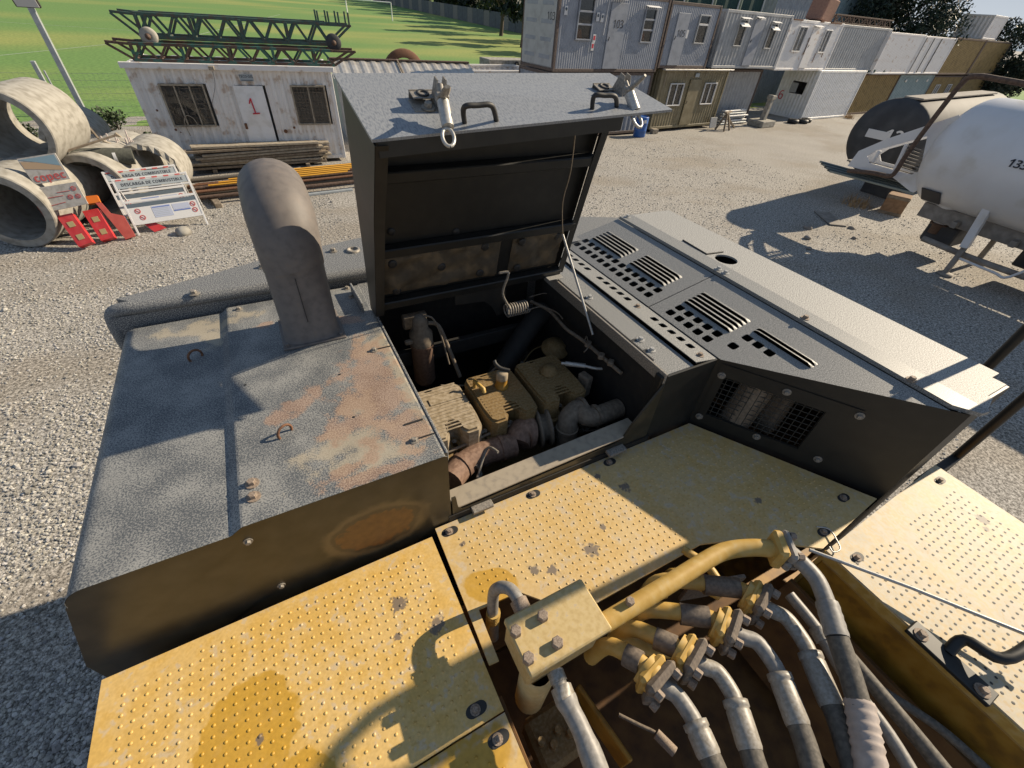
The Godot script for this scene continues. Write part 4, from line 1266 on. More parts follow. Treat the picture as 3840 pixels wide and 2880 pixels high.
func radiator_hood(X: Node) -> void:
	var R := group_node("radiator_hood", X)
	var nd := Vector2(0.89, -0.583).normalized()       # normal of the slanted face in plan
	var D0 := Vector2(1.967, -1.10); var D1 := Vector2(2.55, -0.21)
	var st := mb()
	# inner strip beside the opening, with its seam
	box(st, Vector3(1.69, HY - 0.006, -1.82), Vector3(0.20, 0.012, 1.42), 0.002)
	part("inner_strip", st, M.hood_pale, R)
	st = mb()
	box(st, Vector3(1.585, HY - 0.025, -1.72), Vector3(0.016, 0.07, 1.24), 0.003)
	part("edge_channel", st, M.steel_dusty, R)
	# vent strip: one row of square holes, leaning a little to the outside
	var holes := []
	for g in [[-2.504, -2.271, 4], [-2.118, -1.814, 5], [-1.552, -1.249, 5]]:
		for k in g[2]:
			var z: float = lerp(g[0], g[1], float(k) / (g[2] - 1))
			holes.append([1.876, 1.926, z - 0.023, z + 0.023])
	st = mb()
	rect_sheet(st, func(u, w, d): return Vector3(u, HY + 0.02 - (u - 1.795) * 0.16 - d, w), 1.797, 1.972, -2.735, -1.108, holes, 0.006, null, 0.010)
	part("vent_strip", st, M.hood_pale, R)
	# sloping grille sheets
	var slope := 0.236
	var gf := func(u, w, d): return Vector3(u, HY - 0.002 + (u - 1.975) * slope - d, w)
	var sq := func(hs: Array, u: float, w: float) -> void: hs.append([u - 0.026, u + 0.026, w - 0.026, w + 0.026])
	var h1 := []; var h2 := []
	for k in 12:
		var w: float = lerp(-2.631, -1.788, k / 11.0)
		sq.call(h1, 2.130, w); sq.call(h1, 2.054, w)
	for k in 5:
		var w: float = lerp(-1.56, -1.253, k / 4.0)
		sq.call(h2, 2.112, w); sq.call(h2, 2.040, w)
	for q in [[2.21, -1.128], [2.104, -1.127], [2.21, -1.055], [2.208, -0.978]]: sq.call(h2, q[0], q[1])
	var lv1 := [[2.183, 2.347, -2.626, -2.25], [2.183, 2.347, -2.16, -1.793]]
	var lv2 := [[2.167, 2.335, -1.592, -1.216], [2.272, 2.328, -1.152, -0.78]]
	for l in lv1: h1.append(l)
	for l in lv2: h2.append(l)
	st = mb()
	rect_sheet(st, gf, 1.975, 2.512, -2.735, -1.688, h1, 0.005, null, 0.012)
	part("grille_sheet", st, M.hood_pale, R, "sloping grille sheet with a long field of square holes")
	st = mb()
	rect_sheet(st, gf, 1.975, 2.512, -1.682, -0.20, h2, 0.005, [D0 + Vector2(0.0, -0.0), Vector2(nd.x, nd.y)], 0.012)
	part("grille_sheet", st, M.hood_pale, R, "sloping grille sheet cut to a point at the front")
	for g in [lv1, lv2]:
		for l in g:
			var n := 5 if l[1] - l[0] > 0.1 else 2
			var pit: float = (l[1] - l[0]) / n
			for k in n:
				st = mb()
				st.set_smooth_group(0)
				var u1: float = l[0] + pit * (k + 1)
				# a hooded slat: flush on the sunny side, open towards the engine
				var rows := []
				for j in 5:
					var t := j / 4.0
					rows.append(Vector2(u1 - t * pit * 0.92, 0.017 * sin(t * PI / 2)))
				var zs := [[l[2], 0.0], [l[2] + 0.012, 0.7], [l[2] + 0.03, 1.0], [l[3] - 0.03, 1.0], [l[3] - 0.012, 0.7], [l[3], 0.0]]
				for j in 4:
					for i in 5:
						var a: Vector3 = gf.call(rows[j].x, zs[i][0], -rows[j].y * zs[i][1]); var b: Vector3 = gf.call(rows[j + 1].x, zs[i][0], -rows[j + 1].y * zs[i][1])
						var c: Vector3 = gf.call(rows[j + 1].x, zs[i + 1][0], -rows[j + 1].y * zs[i + 1][1]); var d: Vector3 = gf.call(rows[j].x, zs[i + 1][0], -rows[j].y * zs[i + 1][1])
						quad(st, a, b, c, d)
				part("louver", st, M.hood_pale, R)
	# top band and the outer bright sheet
	st = mb()
	var ytop := HY + 0.135
	var band := PackedVector2Array([Vector2(2.522, -2.735), Vector2(2.65, -2.735), Vector2(2.65, -0.18), Vector2(2.59, -0.19), Vector2(2.522, -0.28)])
	prism(st, band, ytop - 0.01, ytop + 0.012)
	part("top_band", st, M.hood_pale, R)
	st = mb()
	var outer := PackedVector2Array([Vector2(2.65, -2.735), Vector2(3.06, -2.72), Vector2(3.06, -0.30), Vector2(2.98, -0.30), Vector2(2.98, -0.24), Vector2(2.78, -0.24), Vector2(2.78, -0.22), Vector2(2.65, -0.19)])
	var hole := PackedVector2Array()
	for k in 28: hole.append(Vector2(2.748 + 0.078 * cos(TAU * k / 28), -1.805 + 0.078 * sin(TAU * k / 28)))
	for half in [PackedVector2Array([Vector2(2, -4), Vector2(2.748, -4), Vector2(2.748, 1), Vector2(2, 1)]), PackedVector2Array([Vector2(2.748, -4), Vector2(4, -4), Vector2(4, 1), Vector2(2.748, 1)])]:
		for pc in Geometry2D.intersect_polygons(outer, half):
			for pd in Geometry2D.clip_polygons(pc, hole): prism(st, pd, ytop - 0.004, ytop + 0.008)
	part("outer_sheet", st, M.outer_sheet, R, "sun-bleached outer sheet with a round hole")
	for q in [[Vector3(2.683, ytop + 0.012, -2.168), Vector3(2.668, ytop + 0.012, -1.917)], [Vector3(2.668, ytop + 0.012, -1.917), Vector3(2.82, ytop + 0.012, -1.90)]]:
		st = mb()
		rod(st, q[0], q[1], 0.006, 8)
		part("hatch_rod", st, M.rubber, R)
	# outer side and end of the hood
	st = mb()
	box(st, Vector3(3.05, 2.35, -1.50), Vector3(0.02, 1.65, 2.40), 0.004)
	part("side_wall", st, M.black, R)
	st = mb()
	box(st, Vector3(2.80, 2.35, -0.235), Vector3(0.46, 1.64, 0.02), 0.004)
	part("end_wall", st, M.black, R)
	# bulkhead walls below (dark radiator room)
	st = mb()
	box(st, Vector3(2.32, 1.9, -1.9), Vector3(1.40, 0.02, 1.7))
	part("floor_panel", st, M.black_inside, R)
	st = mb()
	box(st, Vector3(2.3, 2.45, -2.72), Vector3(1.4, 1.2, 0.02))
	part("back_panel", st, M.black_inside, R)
	# narrow front wall then the slanted face with its screened opening
	st = mb()
	box(st, Vector3(1.78, 2.77, -1.105), Vector3(0.372, 0.55, 0.014), 0.003)
	part("front_wall", st, M.black, R)
	var dd := (D1 - D0).normalized()
	var Lf := (D1 - D0).length()
	var face := func(u, w, d): return Vector3(D0.x + dd.x * u - nd.x * d * -1.0, w, D0.y + dd.y * u - nd.y * d * -1.0)
	st = mb()
	var w0 := 0.075; var w1 := 0.585
	rect_sheet(st, face, 0.0, Lf, 2.40, 3.30, [[w0, w1, 2.655, 2.945]], 0.006, [Vector2(0, HY - 0.004), Vector2(slope * dd.x, -1.0)])
	part("slanted_face", st, M.black, R, "black slanted face with a wire-mesh window")
	# bolted frame plate round the opening
	st = mb()
	var fp := func(u, w, d): return Vector3(D0.x + dd.x * u - nd.x * (0.006 - d), w, D0.y + dd.y * u - nd.y * (0.006 - d))
	rect_sheet(st, fp, 0.03, 0.73, 2.575, 3.03, [[w0 - 0.004, w1 + 0.004, 2.651, 2.949]], 0.005)
	part("screen_frame", st, M.black, R)
	var nb := 14
	for k in nb:
		st = mb()
		var u: float = lerp(w0, w1, (k + 0.5) / nb)
		rod(st, face.call(u, 2.65, 0.012), face.call(u, 2.95, 0.012), 0.0024, 5)
		part("screen_wire", st, M.steel_dark, R)
	for k in 8:
		st = mb()
		var y: float = lerp(2.655, 2.945, (k + 0.5) / 8)
		rod(st, face.call(w0, y, 0.015), face.call(w1, y, 0.015), 0.0024, 5)
		part("screen_wire", st, M.steel_dark, R)
	for q in [[0.055, 2.955], [0.38, 2.99], [0.72, 2.995], [0.045, 2.62], [0.375, 2.63], [0.70, 2.635]]:
		var p: Vector3 = fp.call(q[0], q[1], 0.0)
		place(bolt_a, "bolt", M.steel_dusty, R, p, Vector3(-nd.x, 0, -nd.y), 1.15)
	# pale filter housing behind the screen
	st = mb()
	tube(st, [Vector3(2.18, 2.55, -0.95), Vector3(2.20, 2.98, -0.93)], 0.09, 14)
	part("air_filter", st, M.dust_pipe, R)
	st = mb()
	box(st, Vector3(2.36, 2.75, -0.85), Vector3(0.10, 0.4, 0.12), 0.02)
	part("air_duct", st, M.dust_pipe, R)
	# bolts
	for p in [Vector3(2.574, ytop + 0.012, -2.695), Vector3(2.557, ytop + 0.012, -1.706), Vector3(2.556, ytop + 0.012, -1.645), py(2400 + 950 * 0.651, 800 + 605 * 0.651, ytop + 0.012), py(2400 + 1562 * 0.651, 800 + 960 * 0.651, ytop + 0.012)]:
		place(bolt_a, "bolt", M.bolt if p.z > -1.5 else M.zinc, R, p, Vector3.UP, 1.25)
	for p in [Vector3(1.672, HY, -1.923), Vector3(1.671, HY, -1.413), Vector3(1.662, HY, -1.308)]:
		place(bolt_a, "bolt", M.zinc, R, p, Vector3.UP, 1.25)
		st = mb()
		box(st, p + Vector3(-0.02, 0.001, -0.012), Vector3(0.07, 0.003, 0.022), 0.001)
		part("slot", st, M.rubber, R)
	for p in [Vector3(1.896, HY + 0.004, -1.708), Vector3(1.881, HY + 0.007, -1.156)]:
		place(bolt_a, "bolt", M.bolt, R, p, Vector3.UP, 1.1)
	# dividing groove lines cut the seams between sheets
	for q in [[Vector3(1.610, HY + 0.002, -1.72), Vector3(0.008, 0.004, 0.98)]]:
		st = mb()
		box(st, q[0], q[1])
		part("seam", st, M.rubber, R)

func walkways(X: Node) -> void:
	var defs := []
	var left := PackedVector2Array([Vector2(-0.997, -1.030), Vector2(0.248, -1.046), Vector2(0.252, -0.298), Vector2(-1.01, -0.290)])
	var front := PackedVector2Array([Vector2(-1.01, -0.284), Vector2(0.252, -0.292), Vector2(0.258, 0.55), Vector2(-1.03, 0.55)])
	var mid := PackedVector2Array([Vector2(0.276, -1.079), Vector2(1.955, -1.080), Vector2(2.500, -0.213), Vector2(1.939, -0.165), Vector2(1.62, -0.376), Vector2(1.40, -0.450), Vector2(0.68, -0.453), Vector2(0.50, -0.640), Vector2(0.312, -0.652), Vector2(0.305, -0.446), Vector2(0.265, -0.449)])
	var right := PackedVector2Array([Vector2(1.945, -0.150), Vector2(3.09, -0.195), Vector2(3.09, 1.6), Vector2(1.96, 1.6)])
	var wets := [[Vector2(-0.56, -0.62), Vector2(0.17, 0.20), 0.5], [Vector2(-0.62, -0.42), Vector2(0.15, 0.2), 0.0], [Vector2(-0.40, -0.40), Vector2(0.10, 0.12), 0.0]]
	var t1 := tex_mat(plate_texture(Rect2(-1.05, -1.1, 1.35, 0.85), 700, 440, 201, wets, [[Vector2(0.018, -0.827), 0.032], [Vector2(0.13, -0.668), 0.03], [Vector2(-0.02, -0.70), 0.014], [Vector2(-0.52, -0.60), 0.012]]), 0.5)
	var t2 := tex_mat(plate_texture(Rect2(-1.05, -0.32, 1.35, 0.9), 400, 266, 211, [[Vector2(0.02, -0.22), Vector2(0.2, 0.14), 0.0], [Vector2(-0.3, 0.0), Vector2(0.3, 0.2), 0.0]], []), 0.5)
	var t3 := tex_mat(plate_texture(Rect2(0.25, -1.1, 2.3, 0.98), 900, 390, 221, [[Vector2(0.40, -0.72), Vector2(0.12, 0.08), 0.3]], [[Vector2(0.896, -0.664), 0.03], [Vector2(1.02, -0.73), 0.016], [Vector2(0.60, -0.70), 0.020], [Vector2(0.68, -0.66), 0.022], [Vector2(1.18, -1.0), 0.018], [Vector2(1.27, -0.88), 0.028], [Vector2(1.88, -0.5), 0.02], [Vector2(0.36, -0.95), 0.012]], 0.34), 0.55)
	var t4 := tex_mat(plate_texture(Rect2(1.9, -0.25, 1.25, 1.9), 420, 560, 231, [], [[Vector2(2.9, 0.12), 0.03], [Vector2(2.85, 0.15), 0.02]], 1.0), 0.6)
	var rects := [Rect2(-1.05, -1.1, 1.35, 0.85), Rect2(-1.05, -0.32, 1.35, 0.9), Rect2(0.25, -1.1, 2.3, 0.98), Rect2(1.9, -0.25, 1.25, 1.9)]
	var polys := [left, front, mid, right]
	var mats := [t1, t2, t3, t4]
	var labels := ["yellow studded tread plate with an amber stain", "yellow studded tread plate at the deck's edge", "yellow studded tread plate along the engine opening", "pale dusty tread plate with rows of small punched holes"]
	var slots := [[Vector2(0.165, -0.345)], [Vector2(0.20, -0.235)], [Vector2(0.335, -1.035), Vector2(0.80, -1.045), Vector2(1.30, -1.045), Vector2(2.33, -0.30), Vector2(2.03, -0.22)], [Vector2(2.98, -0.12), Vector2(2.05, -0.06)]]
	for i in 4:
		var W := group_node("walkway_plate", X)
		W.set_meta("label", labels[i])
		var st := mb()
		UVR = rects[i]
		prism(st, polys[i], PY - 0.012, PY)
		part("sheet", st, mats[i], W)
		var skips := []
		for s in slots[i]: skips.append([s, 0.06])
		var y := PY
		if i < 3:
			st = dimples(polys[i], y, Vector2(0.034, 0.0337) if i < 2 else Vector2(0.0385, 0.0335), 0.0062 if i < 2 else 0.0058, 0.0036, skips, 0.055)
			var dm := part("tread_dimples", st, mats[i], W)
			dm.set_meta("kind", "stuff")
		else:
			st = mb()
			for b in [[2.02, 2.32], [2.42, 2.98]]:
				var x: float = b[0]
				while x < b[1]:
					var z := -0.04 + (0.02 if int(x * 100) % 2 else 0.0)
					while z < 1.5:
						if not (x > 2.4 and z < 0.02 and x < 2.5):
							lathe(st, [Vector2(0.0062, 0.001), Vector2(0, 0.002)], Vector3(x, y, z), Vector3.UP, 7)
						z += 0.036
					x += 0.042
			var dm := part("tread_holes", st, M.rubber, W)
			dm.set_meta("kind", "stuff")
		UVR = null
		for s in slots[i]:
			st = mb()
			var o := []
			for k in 20:
				var t := TAU * k / 20
				o.append(Vector2(s.x + 0.028 * cos(t) + 0.012 * sign(cos(t)), s.y + 0.022 * sin(t)))
			prism(st, PackedVector2Array(o), PY - 0.004, PY + 0.0015)
			part("bolt_slot", st, M.rubber, W)
			place(bolt_a, "bolt", M.bolt, W, Vector3(s.x - 0.004, PY + 0.0016, s.y), Vector3.UP, 1.0)

func hydraulics(X: Node) -> void:
	# junction block
	var J := group_node("junction_block", X)
	var st := mb()
	box(st, Vector3(0.5065, 2.785, -0.396), Vector3(0.338, 0.03, 0.202), 0.006)
	part("cover_plate", st, M.yellow_block, J)
	st = mb()
	box(st, Vector3(0.49, 2.70, -0.396), Vector3(0.30, 0.14, 0.18), 0.01)
	box(st, Vector3(0.62, 2.74, -0.33), Vector3(0.12, 0.06, 0.05), 0.01)
	part("block_body", st, M.yellow_block, J)
	for q in [[1130, 780], [975, 868], [1215, 935], [1048, 1025]]:
		place(bolt_big, "bolt", M.bolt, J, py(1300 + q[0] * 0.651, 1800 + q[1] * 0.651, 2.82) - Vector3(0, 0.02, 0), Vector3.UP, 1.0)
	st = mb()
	lathe(st, [Vector2(0.0, -0.42), Vector2(0.05, -0.41), Vector2(0.06, -0.36), Vector2(0.065, -0.02), Vector2(0.05, 0)], Vector3(0.40, 2.66, -0.33), Vector3.UP, 18)
	part("accumulator", st, M.yellow_block, J)
	# fittings: elbow hose over the plate, hose towards the boom
	st = mb()
	var e := [Vector3(0.425, 2.755, -0.47), Vector3(0.425, 2.765, -0.55), Vector3(0.415, 2.755, -0.60), Vector3(0.385, 2.715, -0.635), Vector3(0.37, 2.62, -0.64), Vector3(0.365, 2.30, -0.60)]
	tube(st, curve(e, 5), 0.024, 14)
	part("elbow_hose", st, M.hose_grey, J)
	st = mb()
	rod(st, Vector3(0.425, 2.757, -0.49), Vector3(0.425, 2.763, -0.545), 0.034, 6)
	part("hose_nut", st, M.bolt, J)
	st = mb()
	for k in 12:
		var y := 2.52 - k * 0.018
		rod(st, Vector3(0.368, y, -0.625), Vector3(0.368, y - 0.010, -0.624), 0.031, 12)
	part("spiral_guard", st, M.yellow, J)
	var a := py(2090, 2540, 2.74); var b := py(2120, 2620, 2.74); var c := py(2180, 2740, 2.73); var d := py(2235, 2880, 2.72); var d2 := py(2290, 3050, 2.70)
	st = mb()
	rod(st, a - (b - a) * 0.3, a.lerp(b, 0.25), 0.030, 6)
	rod(st, a.lerp(b, 0.25), a.lerp(b, 0.45), 0.025, 12)
	rod(st, a.lerp(b, 0.45), b + (b - a) * 0.1, 0.037, 6)
	part("hose_nut", st, M.hose_pale, J)
	st = mb()
	tube(st, curve([b, b.lerp(c, 0.4), c, d, d2], 4), [0.038, 0.038, 0.037, 0.034, 0.032, 0.032, 0.032, 0.032, 0.032, 0.033, 0.037, 0.038, 0.038, 0.038, 0.038, 0.038, 0.038], 14)
	part("boom_hose", st, M.hose_grey, J)
	# long yellow return tube with its test nipple
	var T := group_node("return_tube", X)
	st = mb()
	var tp := [Vector3(0.68, 2.74, -0.335), Vector3(0.98, 2.75, -0.335), Vector3(1.24, 2.755, -0.338), Vector3(1.34, 2.76, -0.325), Vector3(1.43, 2.775, -0.285), Vector3(1.50, 2.79, -0.235)]
	tube(st, curve(tp, 6), 0.036, 16)
	part("tube", st, M.yellow, T)
	place(bolt_big, "test_nipple", M.bolt, T, py(2360, 2260, 2.78), Vector3.UP, 0.8)
	# four lower hoses in a row and one arched over them
	var hs := [
		[[2310, 2395], [2400, 2480], [2470, 2560], [2540, 2610], [2610, 2720], [2680, 2880], [2760, 3060], 2.64],
		[[2400, 2330], [2530, 2420], [2600, 2480], [2690, 2520], [2760, 2640], [2835, 2880], [2900, 3060], 2.65],
		[[2460, 2260], [2650, 2310], [2740, 2370], [2840, 2410], [2925, 2540], [3020, 2790], [3110, 3060], 2.66],
		[[2520, 2150], [2760, 2200], [2850, 2265], [2950, 2320], [3040, 2460], [3150, 2720], [3270, 3060], 2.66]]
	for i in 4:
		var h: Array = hs[i]
		var y: float = h[7]
		var H := group_node("hydraulic_hose", X)
		var p := []
		for k in 7: p.append(py(h[k][0], h[k][1], y))
		p[0] += Vector3(-0.02, -0.05, 0); p[1] += Vector3(0, -0.01, 0)
		st = mb()
		tube(st, curve([p[0] + Vector3(-0.05, -0.12, -0.02), p[0], p[1], p[2]], 5), 0.032, 14)
		part("feed_tube", st, M.yellow, H)
		st = mb()
		rod(st, p[0].lerp(p[1], 0.55), p[0].lerp(p[1], 1.05), 0.041, 14)
		part("tube_sleeve", st, M.flange, H)
		# split flange pair with four bolts
		var ax: Vector3 = (p[2] - p[1]).normalized()
		var fb := frame_of(ax)
		st = mb()
		rod(st, p[2] - ax * 0.065, p[2] - ax * 0.012, 0.062, 10)
		box(st, p[2] - ax * 0.036, Vector3(0.135, 0.125, 0.036), 0.014, fb)
		part("tube_head", st, M.yellow, H)
		st = mb()
		box(st, p[2] + fb.y * 0.0385, Vector3(0.152, 0.070, 0.038), 0.016, fb)
		box(st, p[2] - fb.y * 0.0385, Vector3(0.152, 0.070, 0.038), 0.016, fb)
		part("split_flange", st, M.flange, H)
		for sx in [-1.0, 1.0]:
			for sy in [-1.0, 1.0]:
				place(bolt_big, "bolt", M.bolt, H, p[2] + fb.x * 0.052 * sx + fb.y * 0.046 * sy + ax * 0.018, ax, 0.85)
		# bent end, crimped ferrule, rubber
		var ce := curve([p[2], p[2].lerp(p[3], 0.5), p[3], p[3].lerp(p[4], 0.55) + (p[3] - p[2]) * 0.12, p[4]], 5)
		st = mb()
		tube(st, ce, 0.0295, 16)
		part("bent_end", st, M.hose_grey if i % 2 == 0 else M.hose_pale, H)
		var q1: Vector3 = p[4]; var q2: Vector3 = p[4].lerp(p[5], 0.75)
		st = mb()
		var fd := (q2 - q1).normalized()
		tube(st, [q1 - fd * 0.012, q1 - fd * 0.010, q1 + fd * 0.010, q1 + fd * 0.014, q1 + fd * 0.022, q2 - fd * 0.01, q2], [0.033, 0.043, 0.043, 0.038, 0.041, 0.041, 0.038], 18)
		part("ferrule", st, M.hose_pale, H)
		st = mb()
		tube(st, curve([q2 - fd * 0.01, p[5], p[6], p[6] + (p[6] - p[5]) * 0.8 + Vector3(0, 0.05, 0.1)], 5), 0.037, 16)
		part("rubber_hose", st, M.hose_black, H)
	var A := group_node("hydraulic_hose", X)
	var f0 := Vector3(1.50, 2.79, -0.235)
	var ax := Vector3(0.80, 0.05, 0.55).normalized()
	var fb := frame_of(ax)
	st = mb()
	box(st, f0 + ax * 0.005, Vector3(0.12, 0.125, 0.045), 0.012, fb)
	part("tube_head", st, M.yellow, A)
	st = mb()
	box(st, f0 + ax * 0.042 + fb.y * 0.03, Vector3(0.135, 0.058, 0.034), 0.012, fb)
	box(st, f0 + ax * 0.042 - fb.y * 0.03, Vector3(0.135, 0.058, 0.034), 0.012, fb)
	part("split_flange", st, M.hose_grey, A)
	for sx in [-1.0, 1.0]:
		for sy in [-1.0, 1.0]:
			place(bolt_big, "bolt", M.bolt, A, f0 + fb.x * 0.046 * sx + fb.y * 0.038 * sy + ax * 0.058, ax, 0.8)
	var ah := [f0 + ax * 0.05, py(2990, 2095, 2.80), py(3060, 2170, 2.80), py(3100, 2260, 2.79)]
	st = mb()
	tube(st, curve(ah, 6), 0.032, 14)
	part("bent_end", st, M.hose_grey, A)
	var g1: Vector3 = ah[3]; var g2 := py(3140, 2390, 2.78)
	st = mb()
	var rp := []; var rrr := []
	for k in 9:
		rp.append(g1.lerp(g2, k / 8.0)); rrr.append(0.039 + (0.002 if k % 2 else 0.0))
	tube(st, rp, rrr, 14)
	part("ferrule", st, M.hose_grey, A)
	st = mb()
	tube(st, curve([g2, py(3185, 2520, 2.76), py(3225, 2660, 2.74), py(3255, 2800, 2.72), py(3290, 3060, 2.70)], 6), 0.037, 14)
	part("rubber_hose", st, M.hose_black, A)
	st = mb()
	var sp := curve([py(3222, 2630, 2.74), py(3240, 2730, 2.73), py(3258, 2830, 2.72), py(3285, 3000, 2.70)], 8)
	var sr := []
	for k in sp.size(): sr.append(0.043 + 0.0025 * ((k * 7) % 3))
	tube(st, sp, sr, 14, false)
	part("wrap_sleeve", st, M.sleeve, A, "pale wrapped sleeve")
	# slimmer lines behind
	for l in [[[2960, 2230], [3050, 2340], [3100, 2420], [3180, 2550], [3330, 2750], [3480, 3000], 2.5, 0.024, "hose_grey"], [[3130, 2400], [3300, 2600], [3450, 2780], [3620, 2990], 2.45, 0.03, "hose_black"], [[3260, 2560], [3420, 2660], [3560, 2760], [3780, 2960], 2.40, 0.018, "hose_black"]]:
		var pts := []
		for q in l:
			if q is Array: pts.append(py(q[0], q[1], l[l.size() - 3]))
		var S := group_node("hydraulic_line", X)
		st = mb()
		tube(st, curve(pts, 5), l[l.size() - 2], 12)
		part("line", st, M[l[l.size() - 1]], S)
		if l.size() > 7:
			st = mb()
			rod(st, pts[1].lerp(pts[2], 0.2), pts[1].lerp(pts[2], 0.8), 0.036, 6)
			part("hose_nut", st, M.hose_pale, S)
			st = mb()
			rod(st, pts[0], pts[1], 0.017, 10)
			part("feed_tube", st, M.yellow, S)
	# tubes and valves in the pit
	for l in [[[2480, 2230], [2520, 2150], [2600, 2180], [2700, 2230], 2.45, 0.028], [[2290, 2330], [2400, 2420], [2500, 2440], [2620, 2420], 2.40, 0.03], [[2560, 2060], [2650, 2120], [2700, 2190], 2.55, 0.02]]:
		var pts := []
		for q in l:
			if q is Array: pts.append(py(q[0], q[1], l[l.size() - 2]))
		st = mb()
		tube(st, curve(pts, 5), l[l.size() - 1], 12)
		part("pit_tube", st, M.yellow, X)
	st = mb()
	rod(st, py(2600, 2140, 2.50), py(2720, 2200, 2.47), 0.012, 8)
	part("red_line", st, M.red_part, X)
	# swing valve, its yellow guard and sensor lead deep in the pit
	st = mb()
	var gp := [py(2130, 2560, 2.35), py(2250, 2700, 2.30), py(2330, 2800, 2.25), py(2340, 2830, 2.2), py(2250, 2850, 2.2), py(2150, 2700, 2.25)]
	var poly := []
	box(st, py(2250, 2720, 2.25), Vector3(0.02, 0.16, 0.30), 0.006, Basis(Vector3.UP, 0.15))
	part("guard_plate", st, M.yellow_deep, X)
	st = mb()
	var vb := py(2080, 2760, 2.15)
	box(st, vb, Vector3(0.22, 0.16, 0.2), 0.02)
	for k in 5: rod(st, vb + Vector3(-0.08 + 0.04 * k, 0.08, 0.03 * (k % 2)), vb + Vector3(-0.08 + 0.04 * k, 0.13, 0.03 * (k % 2)), 0.016, 8)
	part("swing_valve", st, M.engine, X)
	st = mb()
	tube(st, curve([py(2320, 2680, 2.2), py(2400, 2720, 2.2), py(2460, 2750, 2.2), py(2530, 2810, 2.2)], 5), 0.008, 8)
	part("sensor_lead", st, M.flange, X)
	st = mb()
	rod(st, py(2460, 2750, 2.2), py(2530, 2820, 2.2), 0.022, 8)
	part("sensor", st, M.bolt, X)

